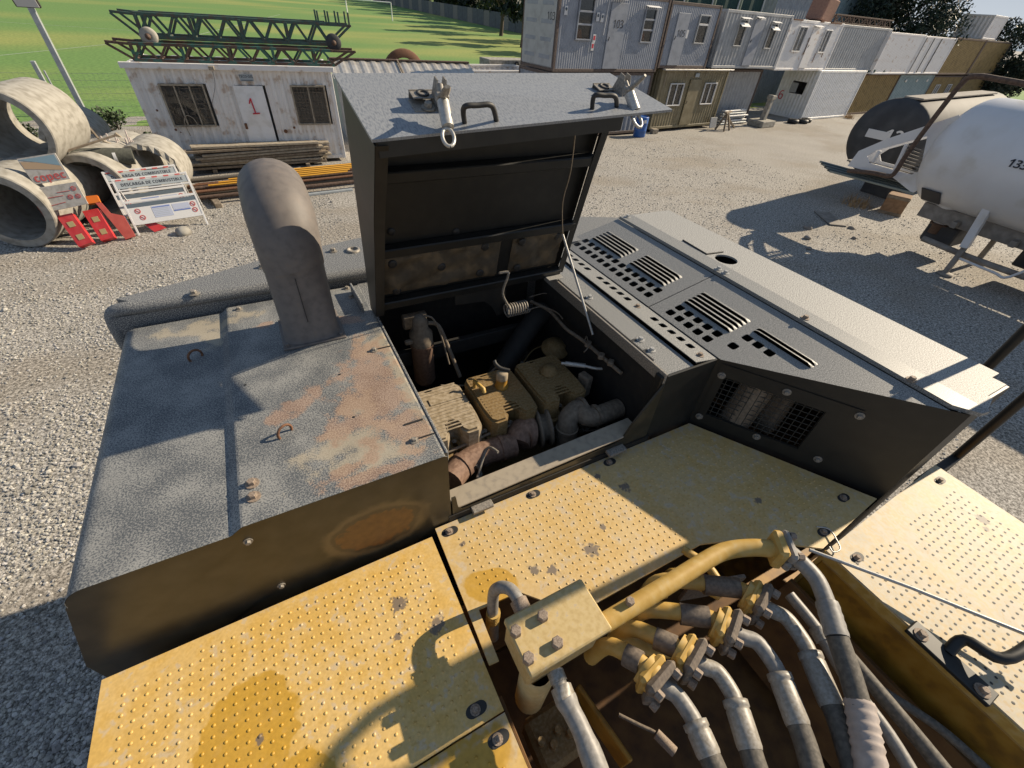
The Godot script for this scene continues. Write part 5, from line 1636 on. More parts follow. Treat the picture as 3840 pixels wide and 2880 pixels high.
func lower_body(X: Node) -> void:
	# pit walls and floor under the hoses, frame, undercarriage
	var F := group_node("main_frame", X)
	var st := mb()
	box(st, Vector3(0.9, 1.62, 0.25), Vector3(2.3, 0.04, 1.9), 0.0)
	part("pit_floor", st, M.pit, F)
	st = mb()
	box(st, Vector3(1.953, 2.33, 0.72), Vector3(0.016, 0.42, 1.75), 0.003)
	part("platform_side", st, M.yellow, F)
	st = mb()
	box(st, Vector3(1.78, 2.03, 0.72), Vector3(0.03, 0.60, 1.75), 0.003, Basis(Vector3.BACK, -0.25))
	part("boom_bracket", st, M.pit, F)
	st = mb()
	box(st, Vector3(0.262, 2.12, 0.1), Vector3(0.014, 0.80, 0.9), 0.003)
	part("pit_side", st, M.pit, F)
	st = mb()
	box(st, Vector3(1.0, 2.12, -0.70), Vector3(1.6, 0.80, 0.016), 0.003)
	part("pit_back", st, M.pit, F)
	st = mb()
	box(st, Vector3(1.4, 2.38, -0.30), Vector3(0.30, 0.16, 0.02), 0.003, Basis(Vector3.UP, -0.3))
	part("pit_plate", st, M.flange, F)
	for q in [Vector3(-0.40, 1.95, -0.25), Vector3(2.52, 1.95, 0.65)]:
		st = mb()
		box(st, q, Vector3(1.16, 1.1, 1.5 if q.x < 1 else 1.6), 0.02)
		part("side_box", st, M.yellow_deep, F)
	st = mb()
	box(st, Vector3(1.05, 1.42, -0.6), Vector3(3.6, 0.34, 4.0), 0.03)
	part("turntable_frame", st, M.yellow_deep, F)
	st = mb()
	lathe(st, [Vector2(0.0, 0.95), Vector2(0.95, 0.95), Vector2(0.95, 1.30), Vector2(0, 1.3)], Vector3(1.05, 0, 0.3), Vector3.UP, 30)
	part("slew_ring", st, M.rust_steel, F)
	st = mb()
	box(st, Vector3(1.05, 0.78, 0.3), Vector3(2.2, 0.45, 1.8), 0.08)
	part("undercarriage", st, M.yellow_deep, F)
	for s in [-0.55, 2.65]:
		st = mb()
		var o := []
		for k in 15:
			var a := PI / 2 + PI * k / 14.0
			o.append(Vector2(-1.9 + 0.5 * cos(a), 0.5 + 0.5 * sin(a)))
		for k in 15:
			var a := -PI / 2 + PI * k / 14.0
			o.append(Vector2(2.5 + 0.5 * cos(a), 0.5 + 0.5 * sin(a)))
		slab(st, o, Vector3(s + 0.35, 0, 0), Basis(Vector3.BACK, Vector3.UP, Vector3.LEFT), 0.7)
		part("track", st, M.rust_steel, F)
	# guard rail foot with its bent rail on the outer walkway, and the stay cable
	var Gr := group_node("guard_rail", X)
	st = mb()
	var gb := py(3560, 2480, PY + 0.01)
	box(st, gb, Vector3(0.085, 0.022, 0.30), 0.004)
	part("foot", st, M.black, Gr)
	st = mb()
	tube(st, curve([gb + Vector3(0.03, 0.0, -0.02), gb + Vector3(0.10, 0.05, -0.02), py(3760, 2470, 2.66), py(3900, 2400, 2.70), py(4100, 2300, 2.78)], 5), 0.022, 12)
	part("rail", st, M.black, Gr)
	for dz in [-0.11, 0.11]:
		place(bolt_a, "bolt", M.bolt, Gr, gb + Vector3(-0.01, 0.011, dz), Vector3.UP, 1.4)
	# tall grab rail at the machine's edge, beside the hood
	st = mb()
	var ax := 3.48
	tube(st, curve([Vector3(ax, 2.2, -0.40), Vector3(ax, 3.2, -0.40), Vector3(ax, 4.46, -0.40), Vector3(ax, 4.68, -0.37), Vector3(ax, 4.74, -0.29), Vector3(ax, 4.68, -0.21), Vector3(ax, 4.46, -0.18), Vector3(ax, 3.2, -0.18), Vector3(ax, 2.2, -0.18)], 4), 0.026, 12)
	part("grab_rail", st, M.black, Gr)
	for z in [-0.40, -0.18]:
		st = mb()
		box(st, Vector3(3.27, 2.42, z), Vector3(0.44, 0.06, 0.05), 0.006)
		part("rail_bracket", st, M.black, Gr)
	var St := group_node("stay_cable", X)
	st = mb()
	var s0 := py(3035, 2062, 2.58); var s1 := py(3420, 2205, 2.62); var s2 := py(3840, 2375, 2.66); var s3 := py(4000, 2440, 2.68)
	tube(st, [s0, s1, s2, s3], 0.0085, 8)
	part("cable", st, M.zinc, St)
	st = mb()
	var lp := []
	for q in [[3062, 1975], [3110, 1985], [3140, 2030], [3150, 2060], [3125, 2070], [3110, 2050]]: lp.append(py(q[0], q[1], 2.57))
	tube(st, curve(lp, 5), 0.0035, 6)
	part("tie_wire", st, M.zinc, St)

# ---- the container row: s along the row, t behind its front ----
const RO := Vector3(18.0, 0.0, -18.8)
var RU := Vector3(cos(deg_to_rad(4.5)), 0, -sin(deg_to_rad(4.5)))
var RW := Vector3(-sin(deg_to_rad(4.5)), 0, -cos(deg_to_rad(4.5)))
func row(s: float, y: float, t: float) -> Vector3: return RO + RU * s + RW * t + Vector3(0, y, 0)

# corrugated wall in the frame B (x along, y up, z out); openings [x0, x1, y0, y1] stay open
func corr(st: SurfaceTool, o: Vector3, B: Basis, L: float, y0: float, y1: float, openings := [], pitch := 0.28, depth := 0.036) -> void:
	st.set_smooth_group(-1)
	var xs := []
	var n := int(max(1.0, round(L / pitch)))
	var p := L / n
	for k in n:
		for q in [0.0, 0.28, 0.5, 0.78]: xs.append((k + q) * p)
	xs.append(L)
	for w in openings: xs.append_array([w[0], w[1]])
	xs.sort()
	var zf := func(x: float) -> float:
		var f := fposmod(x / p, 1.0)
		if f < 0.28: return 0.0
		if f < 0.5: return -depth * (f - 0.28) / 0.22
		if f < 0.78: return -depth
		return -depth * (1.0 - f) / 0.22
	for i in xs.size() - 1:
		var a: float = xs[i]; var b: float = xs[i + 1]
		if b - a < 1e-4: continue
		var za: float = zf.call(a + 1e-5); var zb: float = zf.call(b - 1e-5)
		var spans := [[y0, y1]]
		for w in openings:
			if (a + b) / 2 > w[0] and (a + b) / 2 < w[1]:
				var ns := []
				for sp in spans:
					if w[2] > sp[0]: ns.append([sp[0], min(w[2], sp[1])])
					if w[3] < sp[1]: ns.append([max(w[3], sp[0]), sp[1]])
				spans = ns
		for sp in spans:
			if sp[1] - sp[0] < 1e-3: continue
			quad(st, o + B * Vector3(a, sp[0], za), o + B * Vector3(b, sp[0], zb), o + B * Vector3(b, sp[1], zb), o + B * Vector3(a, sp[1], za))

func window_at(T: Node, w: Array, fm: Material, mullions := 1, bars := 0, proud := 0.02, called := "window") -> Node3D:
	var N := group_node(called, T)
	N.position = Vector3(w[0], w[2], proud)
	var W: float = w[1] - w[0]; var H: float = w[3] - w[2]
	var st := mb()
	var b := 0.045
	for q in [[Vector3(W / 2, b / 2, 0), Vector3(W, b, 0.07)], [Vector3(W / 2, H - b / 2, 0), Vector3(W, b, 0.07)], [Vector3(b / 2, H / 2, 0), Vector3(b, H - b * 2, 0.07)], [Vector3(W - b / 2, H / 2, 0), Vector3(b, H - b * 2, 0.07)]]:
		box(st, q[0], q[1], 0.004)
	part("frame", st, fm, N)
	for k in mullions:
		st = mb()
		box(st, Vector3(W * (k + 1) / (mullions + 1), H / 2, -0.004), Vector3(0.04, H - b * 2, 0.05), 0.003)
		part("mullion", st, fm, N)
	st = mb()
	box(st, Vector3(W / 2, H / 2, -0.03), Vector3(W - b, H - b, 0.006))
	part("pane", st, M.glass, N)
	for k in bars:
		st = mb()
		var x := W * (k + 0.5) / bars
		rod(st, Vector3(x, b, 0.015), Vector3(x, H - b, 0.015), 0.007, 6)
		part("bar", st, fm, N)
	return N

# a steel box: node at its front lower left corner, x along the front, z towards the viewer
func container(called: String, label: String, at: Vector3, yaw: float, L: float, D: float, H: float, wm: Material, fm: Material, opt := {}) -> Node3D:
	var T := thing(called, label, "container", at, yaw, opt.get("group", "containers stacked along the yard"))
	var op: Array = opt.get("open", [])
	var eop: Array = opt.get("end_open", [])
	var pitch: float = opt.get("pitch", 0.28); var dep: float = opt.get("depth", 0.036)
	var r := 0.11
	var st := mb()
	corr(st, Vector3(0.06, 0, -0.02), Basis.IDENTITY, L - 0.12, r, H - r, op, pitch, dep)
	part("front_wall", st, wm, T)
	st = mb()
	corr(st, Vector3(0.02, 0, -D + 0.06), Basis(Vector3.BACK, Vector3.UP, Vector3.LEFT), D - 0.12, r, H - r, eop, pitch, dep)
	part("end_wall", st, opt.get("end_mat", wm), T)
	st = mb()
	corr(st, Vector3(L - 0.02, 0, -0.06), Basis(Vector3.FORWARD, Vector3.UP, Vector3.RIGHT), D - 0.12, r, H - r, [], pitch, dep)
	part("end_wall", st, wm, T)
	st = mb()
	box(st, Vector3(L / 2, H / 2, -D + 0.02), Vector3(L - 0.1, H - 0.1, 0.02))
	part("back_wall", st, wm, T)
	st = mb()
	corr(st, Vector3(0.05, H - 0.015, -0.05), Basis(Vector3.RIGHT, Vector3.FORWARD, Vector3.UP), L - 0.1, 0.0, D - 0.1, [], opt.get("roof_pitch", 0.42), 0.02)
	part("roof", st, opt.get("roof_mat", wm), T)
	st = mb()
	box(st, Vector3(L / 2, 0.06, -D / 2), Vector3(L - 0.1, 0.03, D - 0.1))
	part("floor", st, M.room_floor, T)
	for q in [Vector3(0.055, H / 2, -0.055), Vector3(L - 0.055, H / 2, -0.055), Vector3(0.055, H / 2, -D + 0.055), Vector3(L - 0.055, H / 2, -D + 0.055)]:
		st = mb()
		box(st, q, Vector3(0.11, H, 0.11), 0.01)
		part("corner_post", st, fm, T)
	for y in [r / 2, H - r / 2]:
		st = mb()
		box(st, Vector3(L / 2, y, -0.05), Vector3(L - 0.22, r, 0.08), 0.008)
		box(st, Vector3(0.05, y, -D / 2), Vector3(0.08, r, D - 0.22), 0.008)
		box(st, Vector3(L - 0.05, y, -D / 2), Vector3(0.08, r, D - 0.22), 0.008)
		part("bottom_rail" if y < 1.0 else "top_rail", st, fm, T)
	return T
func flat_door(T: Node, x0: float, x1: float, y1: float, m: Material, proud := 0.012, y0 := 0.12) -> MeshInstance3D:
	var st := mb()
	box(st, Vector3((x0 + x1) / 2, (y0 + y1) / 2, proud), Vector3(x1 - x0, y1 - y0, 0.05), 0.006)
	var d := part("door", st, m, T)
	st = mb()
	rod(st, Vector3(x0 + 0.09, y0 + 0.95, proud + 0.025), Vector3(x0 + 0.09, y0 + 1.08, proud + 0.06), 0.015, 8)
	part("handle", st, M.steel_dark, d)
	return d
func awning(T: Node, x0: float, x1: float, y: float, m: Material) -> void:
	var st := mb()
	box(st, Vector3((x0 + x1) / 2, y, 0.10), Vector3(x1 - x0, 0.012, 0.2), 0.003, Basis(Vector3.RIGHT, 0.25))
	part("rain_hood", st, m, T)

func make_background() -> void:
	containers()
	site_cabin()
	pipe_corner()
	tanks()
	yard_bits()
	far_side()

func containers() -> void:
	var yw := deg_to_rad(4.5)
	# lower row
	var T: Node3D
	T = container("storage_container", "grey ribbed container on the ground under the blue-grey office box", row(-6.5, 0.06, 0.05), yw, 6.0, 2.44, 2.45, M.grey_blue, M.brown_frame)
	T = container("site_office", "olive brown site office with two sliding windows and a pale tin roof", row(0.02, 0.14, 0.0), yw, 5.05, 2.44, 2.50, M.olive, M.olive, {"open": [[0.75, 1.75, 1.0, 1.95], [3.35, 4.3, 1.0, 1.95]], "roof_mat": M.roof_tin, "pitch": 0.2, "depth": 0.025})
	window_at(T, [0.75, 1.75, 1.0, 1.95], M.sign_white)
	window_at(T, [3.35, 4.3, 1.0, 1.95], M.sign_white)
	flat_door(T, 2.15, 2.95, 2.1, M.olive)
	var st := mb()
	box(st, Vector3(2.55, 2.27, 0.02), Vector3(0.30, 0.16, 0.02), 0.004)
	part("plate", st, M.sign_grey, T)
	st = mb()
	box(st, Vector3(2.525, 2.50, 0.09), Vector3(5.15, 0.05, 0.22), 0.005)
	part("roof_edge", st, M.roof_tin, T)
	for x in [0.25, 1.7, 3.2]:
		st = mb()
		rod(st, Vector3(x, 2.45, 0.03), Vector3(x + 0.02, 1.75 if x < 1 else 2.2, 0.02), 0.018, 8)
		part("drip_pipe", st, M.wood, T)
	T = container("storage_container", "grey ribbed container between the olive office and the white box marked 6", row(5.15, 0.06, 0.9), yw, 4.3, 2.4, 2.5, M.grey_wall, M.brown_frame)
	T = container("white_container", "white ribbed container marked with a red 6, a black opening in its end", row(13.75, 0.02, -0.15), yw, 5.75, 2.30, 2.62, M.white, M.white, {"end_open": [[0.75, 1.65, 1.30, 1.95]], "pitch": 0.22})
	st = mb()
	box(st, Vector3(0.03, 1.60, -1.30), Vector3(0.02, 0.5, 0.45), 0.004)
	part("inner_board", st, M.grey_wall, T)
	text("6", M.red_paint, T, Vector3(0.008, 1.12, -1.95), Basis(Vector3.BACK, Vector3.UP, Vector3.LEFT), 0.48, "sprayed_number", 0.004, "Droid Sans")
	T = container("storage_container", "ochre yellow container right beside the white box marked 6", row(19.85, 0.0, 0.3), yw, 6.05, 2.44, 2.45, M.ochre, M.rust_steel)
	T = container("storage_container", "teal container with three small round lamps on its top edge", row(26.0, 0.0, 0.3), yw, 6.0, 2.44, 2.35, M.teal, M.teal)
	for k in 3:
		st = mb()
		lathe(st, [Vector2(0.10, 0), Vector2(0.08, 0.05), Vector2(0, 0.06)], Vector3(1.2 + k * 1.9, 2.0, 0.0), Vector3.BACK, 12)
		part("lamp", st, M.white, T)
	T = container("storage_container", "ochre container with two dark windows beyond the teal one", row(32.1, 0.0, 0.3), yw, 6.0, 2.44, 2.3, M.ochre, M.brown_frame, {"open": [[1.2, 2.0, 0.9, 1.7], [3.6, 4.4, 0.9, 1.7]]})
	window_at(T, [1.2, 2.0, 0.9, 1.7], M.sign_white); window_at(T, [3.6, 4.4, 0.9, 1.7], M.sign_white)
	T = container("storage_container", "plain ochre container behind the rusty pipe, ground level", row(38.2, 0.0, 0.3), yw, 6.0, 2.44, 2.3, M.ochre, M.brown_frame)
	T = container("storage_container", "dark blue container at the far end of the ground row", row(44.3, 0.0, 0.3), yw, 6.0, 2.44, 2.3, M.grey_blue, M.brown_frame)
	# upper row
	var D := 2.44
	T = container("office_container", "blue-grey office container numbered 103 with two tall windows", row(-6.47, 2.53, 0.0), yw, 6.0, D, 2.55, M.grey_blue, M.brown_frame, {"open": [[0.95, 1.75, 1.05, 2.35], [4.55, 5.25, 1.05, 2.2]], "pitch": 0.12, "depth": 0.012})
	for w in [[0.95, 1.75, 1.05, 2.35], [4.55, 5.25, 1.05, 2.2]]:
		var N := window_at(T, w, M.grey_blue, 0)
		for f in [0.38, 0.68]:
			st = mb()
			box(st, Vector3((w[1] - w[0]) / 2, (w[3] - w[2]) * f, 0.0), Vector3(w[1] - w[0] - 0.08, 0.06, 0.05), 0.004)
			part("crossbar", st, M.grey_blue, N)
		awning(T, w[0] - 0.03, w[1] + 0.06, w[3] + 0.06, M.white)
		st = mb()
		box(st, Vector3(w[0] + 0.42, w[2] + 0.16, -0.35), Vector3(0.28, 0.34, 0.2), 0.05, Basis(Vector3.BACK, 0.3))
		part("orange_jacket", st, M.orange, T)
	flat_door(T, 2.62, 3.55, 2.28, M.grey_blue)
	awning(T, 2.58, 3.30, 2.40, M.white)
	text("103", M.ink, T, Vector3(3.12, 1.62, 0.042), Basis.IDENTITY, 0.26, "number", 0.003, "Droid Sans")
	var EB := Basis(Vector3.BACK, Vector3.UP, Vector3.LEFT)
	text("103", M.ink, T, Vector3(-0.022, 1.72, -0.42), EB, 0.24, "number", 0.003)
	st = mb()
	box(st, Vector3(-0.008, 1.27, -D / 2), Vector3(0.02, 2.25, D - 0.24), 0.004)
	part("end_door", st, M.grey_wall, T)
	for i in 2:
		for k in 4:
			st = mb()
			box(st, Vector3(-0.019, 0.45 + k * 0.55, -0.68 - i * 1.08), Vector3(0.012, 0.13, 0.75), 0.004)
			part("door_panel", st, M.grey_blue, T)
	for q in [[0.35, 1.92, "sign_dark"], [1.98, 1.80, "sign_dark"], [2.22, 1.78, "sign_dark"], [1.92, 0.86, "red_paint"], [1.95, 1.12, "red_paint"]]:
		st = mb()
		box(st, Vector3(q[0], q[1], 0.012), Vector3(0.15, 0.27, 0.01), 0.002)
		var pl := part("notice", st, M.sign_white, T)
		st = mb()
		if q[2] == "sign_dark": lathe(st, [Vector2(0.05, 0), Vector2(0.05, 0.004), Vector2(0, 0.004)], Vector3(q[0], q[1] + 0.04, 0.017), Vector3.BACK, 14)
		else: box(st, Vector3(q[0], q[1] + 0.02, 0.018), Vector3(0.10, 0.14, 0.004))
		part("pictogram", st, M[q[2]], pl)
	st = mb()
	rod(st, Vector3(2.45, 2.4, 0.03), Vector3(2.40, 1.25, 0.03), 0.015, 8)
	part("conduit", st, M.sign_white, T)
	T = container("office_container", "grey office container numbered 105 set back above the olive office", row(-0.40, 2.68, 0.0), yw, 3.42, D, 2.36, M.grey_blue, M.brown_frame, {"open": [[2.0, 2.75, 0.95, 2.0]], "pitch": 0.12, "depth": 0.012})
	var N2 := window_at(T, [2.0, 2.75, 0.95, 2.0], M.grey_wall, 0)
	st = mb()
	box(st, Vector3(0.375, 0.70, 0), Vector3(0.68, 0.07, 0.06), 0.004)
	part("crossbar", st, M.sign_white, N2)
	flat_door(T, 0.55, 1.35, 2.0, M.grey_blue)
	text("105", M.ink, T, Vector3(0.98, 1.30, 0.042), Basis.IDENTITY, 0.24, "number", 0.003)
	st = mb()
	box(st, Vector3(1.42, 1.28, 0.014), Vector3(0.14, 0.30, 0.01), 0.002)
	part("notice", st, M.sign_white, T)
	T = container("office_container", "grey ribbed office container with open tilting window flaps", row(3.48, 2.70, 0.0), yw, 5.48, D, 2.26, M.grey_wall, M.grey_wall, {"open": [[1.1, 1.75, 0.9, 1.95], [3.75, 4.35, 0.85, 1.9]], "pitch": 0.26, "depth": 0.045})
	for w in [[1.1, 1.75, 0.9, 1.95], [3.75, 4.35, 0.85, 1.9]]:
		window_at(T, w, M.grey_wall, 0)
		awning(T, w[0] - 0.03, w[1] + 0.05, w[3] + 0.05, M.white)
		st = mb()
		box(st, Vector3((w[0] + w[1]) / 2 + 0.02, w[3] - 0.2, 0.12), Vector3(w[1] - w[0] + 0.02, 0.30, 0.02), 0.003, Basis(Vector3.RIGHT, -1.05))
		part("open_flap", st, M.white, T)
	flat_door(T, 2.35, 3.15, 2.0, M.grey_blue)
	awning(T, 2.3, 2.85, 2.07, M.white)
	T = container("office_container", "white office container with barred windows and rust runs, upper level", row(9.0, 2.62, 0.0), yw, 5.35, D, 2.22, M.white_far, M.white_far, {"open": [[0.9, 1.7, 0.85, 1.95], [3.6, 4.3, 0.85, 1.9]], "pitch": 0.12, "depth": 0.01})
	for w in [[0.9, 1.7, 0.85, 1.95], [3.6, 4.3, 0.85, 1.9]]:
		window_at(T, w, M.sign_white, 1, 7)
	flat_door(T, 2.3, 3.1, 1.95, M.white_far)
	awning(T, 2.2, 3.0, 2.02, M.white)
	for q in [[2.28, 1.0, 0.5], [3.55, 0.6, 0.45], [2.25, 1.4, 0.2], [4.32, 0.8, 0.3]]:
		st = mb()
		box(st, Vector3(q[0], q[1], 0.008), Vector3(0.06, q[2], 0.004))
		part("rust_run", st, M.rust, T)
	for q in [[0.5, 2.2, 0.9], [2.9, 2.21, 0.35], [4.4, 2.2, 1.2]]:
		st = mb()
		box(st, Vector3(q[0], q[1], -0.01), Vector3(q[2], 0.05, 0.09), 0.004)
		part("rust_edge", st, M.rust, T)
	T = container("storage_container", "large pale grey ribbed container in the upper row, a steel truss lying on top", row(14.42, 2.62, 0.1), yw, 6.3, D, 2.2, M.grey_wall, M.grey_wall)
	T = container("white_container", "white upper container with a warm streaked left half", row(20.3, 2.45, -0.1), yw, 5.3, D, 2.22, M.white_far, M.white_far, {"pitch": 0.2, "depth": 0.015})
	T = container("white_container", "white upper container with dark door seams, next to the ochre ones", row(25.65, 2.45, -0.1), yw, 5.4, D, 2.18, M.white_far, M.white_far, {"pitch": 0.2, "depth": 0.015})
	for x in [0.15, 1.4, 2.7]:
		st = mb()
		box(st, Vector3(x, 1.1, 0.01), Vector3(0.06, 2.0, 0.03), 0.004)
		part("door_seam", st, M.steel_dark, T)
	T = container("storage_container", "ochre upper container under the big tree", row(31.3, 2.4, 0.0), yw, 6.0, D, 2.3, M.ochre, M.rust_steel)
	T = container("storage_container", "last ochre upper container of the row, half in tree shade", row(37.4, 2.4, 0.0), yw, 6.0, D, 2.3, M.ochre, M.brown_frame)
	T = container("storage_container", "small blue-white box standing on the last ochre container", row(36.6, 4.72, 0.2), yw, 3.0, 2.2, 1.5, M.white_far, M.white_far)
	# steel lattice beam and brown chute on top of the row
	T = thing("lattice_beam", "dark steel lattice beam lying on the pale grey upper container", "beam", row(13.6, 4.84, 0.3), yw)
	truss(T, 7.0, 0.34, 0.28, 14, 0.03, M.rust_steel, M.rust_steel)
	st = mb()
	box(st, Vector3(0.6, 0.5, 0), Vector3(1.2, 1.0, 1.0), 0.05, Basis(Vector3.BACK, -0.12))
	var ch := solo("steel_chute", st, M.brick, "rust-pink sheet steel chute standing on the white barred container", "chute")
	ch.position = row(12.6, 4.86, 1.0); ch.rotation.y = yw

# box lattice: two sides with posts and diagonals, x along
func truss(T: Node, L: float, H: float, W: float, n: int, r: float, chord: Material, web: Material) -> void:
	for s in [0.0, -W]:
		for y in [0.0, H]:
			var st := mb()
			box(st, Vector3(L / 2, y + r, s), Vector3(L, r * 2, r * 2), r * 0.2)
			part("chord", st, chord, T)
		for k in n:
			var x0 := L * k / n; var x1 := L * (k + 1) / n
			var st := mb()
			var a := Vector3(x0, r, s); var b := Vector3(x1, H + r, s)
			if k % 2: a.y = H + r; b.y = r
			beam(st, a, b, r * 1.5)
			part("diagonal", st, web if (k % 3 and k < n * 0.6) or web == chord else chord, T)
			if k % 4 == 0:
				st = mb()
				box(st, Vector3(x0 + r, H / 2 + r, s), Vector3(r * 2, H, r * 2.4), r * 0.2)
				part("post", st, chord, T)
	for k in range(0, n + 1, 2):
		var st := mb()
		box(st, Vector3(L * k / n, r, -W / 2), Vector3(r * 1.6, r * 1.6, W), 0.0)
		part("cross_bar", st, web, T)
func beam(st: SurfaceTool, a: Vector3, b: Vector3, w: float) -> void:
	box(st, (a + b) / 2, Vector3(w, w, a.distance_to(b)), w * 0.1, frame_of((b - a).normalized()))

func site_cabin() -> void:
	var yw := deg_to_rad(-4.43)
	var at := Vector3(-2.60, 0.10, -17.70)
	var L := 5.35; var H := 2.55; var D := 2.5
	var op := [[0.62, 1.74, 1.03, 2.10], [4.06, 5.06, 1.03, 2.10], [2.48, 3.30, 0.1, 2.08]]
	var T := container("site_cabin", "rusty white ribbed site cabin with a red 1 on its door", at, yw, L, D, H, M.white_wall, M.white_wall, {"open": op, "pitch": 0.245, "depth": 0.055, "group": "", "roof_mat": M.roof_tin})
	T.set_meta("category", "cabin")
	var W1 := window_at(T, op[0], M.wood, 2, 0)
	grid_bars(W1, 1.12, 1.07, 6, 8, 0.55, 1.12)
	var W2 := window_at(T, op[1], M.wood, 1, 0)
	grid_bars(W2, 1.0, 1.07, 10, 11, 0.0, 1.0)
	# door with pressed diagonals
	var st := mb()
	box(st, Vector3(2.89, 1.09, -0.01), Vector3(0.80, 1.96, 0.04), 0.006)
	var d := part("door", st, M.white, T, "white door with a pressed X and a red spray number")
	st = mb()
	var cx := Vector3(2.89, 1.52, 0.035)
	for q in [[Vector3(2.53, 1.02, 0.011), Vector3(3.25, 1.02, 0.011)], [Vector3(3.25, 1.02, 0.011), Vector3(3.25, 2.02, 0.011)], [Vector3(3.25, 2.02, 0.011), Vector3(2.53, 2.02, 0.011)], [Vector3(2.53, 2.02, 0.011), Vector3(2.53, 1.02, 0.011)]]:
		tri(st, q[0], q[1], cx)
	var c2 := Vector3(2.89, 0.56, 0.035)
	for q in [[Vector3(2.53, 0.14, 0.011), Vector3(3.25, 0.14, 0.011)], [Vector3(3.25, 0.14, 0.011), Vector3(3.25, 0.98, 0.011)], [Vector3(3.25, 0.98, 0.011), Vector3(2.53, 0.98, 0.011)], [Vector3(2.53, 0.98, 0.011), Vector3(2.53, 0.14, 0.011)]]:
		tri(st, q[0], q[1], c2)
	part("pressed_panel", st, M.white, d)
	for q in [[Vector3(2.80, 1.62, 0.045), Vector3(2.87, 1.76, 0.045)], [Vector3(2.87, 1.76, 0.045), Vector3(2.90, 1.36, 0.045)], [Vector3(2.82, 1.355, 0.045), Vector3(3.02, 1.37, 0.045)]]:
		st = mb()
		tube(st, [q[0], q[0].lerp(q[1], 0.5), q[1]], [0.016, 0.021, 0.017], 6)
		part("sprayed_stroke", st, M.red_paint, d)
	st = mb()
	box(st, Vector3(2.53, 1.02, 0.03), Vector3(0.07, 0.16, 0.05), 0.01)
	part("lock", st, M.rust, d)
	st = mb()
	box(st, Vector3(2.92, 2.27, 0.02), Vector3(0.36, 0.17, 0.02), 0.004)
	var pl := part("name_plate", st, M.sign_grey, T)
	text("TECO·OIL", M.ink, pl, Vector3(2.92, 2.30, 0.031), Basis.IDENTITY, 0.06, "lettering", 0.002, "Droid Sans", true)
	st = mb()
	box(st, Vector3(2.92, 2.21, 0.031), Vector3(0.30, 0.025, 0.003))
	part("strip", st, M.sign_dark, pl)
	st = mb()
	box(st, Vector3(2.68, 2.52, 0.05), Vector3(5.5, 0.14, 0.10), 0.01)
	part("fascia", st, M.white_wall, T)
	for q in [[0.35, 1.45, 0.06, 0.05], [0.62, 0.95, 0.07, 0.04], [0.72, 0.88, 0.04, 0.05], [3.62, 0.85, 0.12, 0.12], [3.9, 0.95, 0.08, 0.06], [1.25, 0.18, 0.12, 0.2], [0.9, 0.3, 0.08, 0.12]]:
		st = mb()
		lathe(st, [Vector2(q[2] / 2, 0), Vector2(0, 0.004)], Vector3(q[0], q[1], -0.008), Vector3.BACK, 7)
		part("rust_spot", st, M.rust, T)
	st = mb()
	box(st, Vector3(2.1, 2.5, 0.13), Vector3(0.14, 0.10, 0.08), 0.01)
	part("flood_lamp", st, M.wood, T)
	st = mb()
	tube(st, curve([Vector3(2.1, 2.42, 0.06), Vector3(2.05, 2.1, 0.03), Vector3(1.85, 1.7, 0.05), Vector3(1.7, 1.45, 0.04)], 5), 0.006, 6)
	part("cable", st, M.ink, T)
	st = mb()
	tube(st, curve([Vector3(0.95, 0.8, 0.07), Vector3(0.93, 1.15, 0.08), Vector3(1.05, 1.33, 0.08), Vector3(1.2, 1.25, 0.08), Vector3(1.25, 1.05, 0.07)], 5), 0.012, 6)
	part("loose_hose", st, M.wood, T)
	# conveyor frames stacked on the roof
	var base := Transform3D(Basis(Vector3.UP, yw), at)
	var F1 := thing("lattice_conveyor", "rusty green lattice conveyor frame lying along the front of the cabin roof", "conveyor", base * Vector3(0.30, H + 0.03, -0.12), yw, "lattice conveyor frames on the cabin roof")
	truss(F1, 5.2, 0.36, 0.85, 18, 0.036, M.green_rust, M.rust_steel)
	conveyor_ends(F1, 5.2, 0.36, 0.85, true)
	var F2 := thing("lattice_conveyor", "green lattice conveyor frame stacked on top of the other frame on the cabin roof", "conveyor", base * Vector3(0.55, H + 0.49, -0.75), yw, "lattice conveyor frames on the cabin roof")
	truss(F2, 5.0, 0.50, 0.9, 16, 0.042, M.green_steel, M.green_steel)
	conveyor_ends(F2, 5.0, 0.50, 0.9, false)
	for q in [[5.6, 0.26, 0.2], [0.8, 0.2, 0.18]]:
		st = mb()
		var o := base * Vector3(q[0], H + 0.46 + q[1] * 0.6, -0.35)
		lathe(st, [Vector2(0.07, -0.13), Vector2(q[2], -0.13), Vector2(q[2] + 0.02, -0.10), Vector2(q[2] + 0.02, 0.10), Vector2(q[2], 0.13), Vector2(0.07, 0.13)], Vector3.ZERO, Vector3.BACK, 22)
		var wh := solo("rubber_tyre", st, M.tank_black if q[0] > 1 else M.concrete, "worn black rubber wheel at the right end of the roof frames" if q[0] > 1 else "dusty grey wheel at the left end of the roof frames", "tyre")
		wh.position = o; wh.rotation.y = yw
		st = mb()
		lathe(st, [Vector2(0.03, -0.18), Vector2(0.08, -0.12), Vector2(0.08, 0.12), Vector2(0.03, 0.20), Vector2(0, 0.2)], Vector3.ZERO, Vector3.BACK, 12)
		part("hub", st, M.rust_steel, wh)
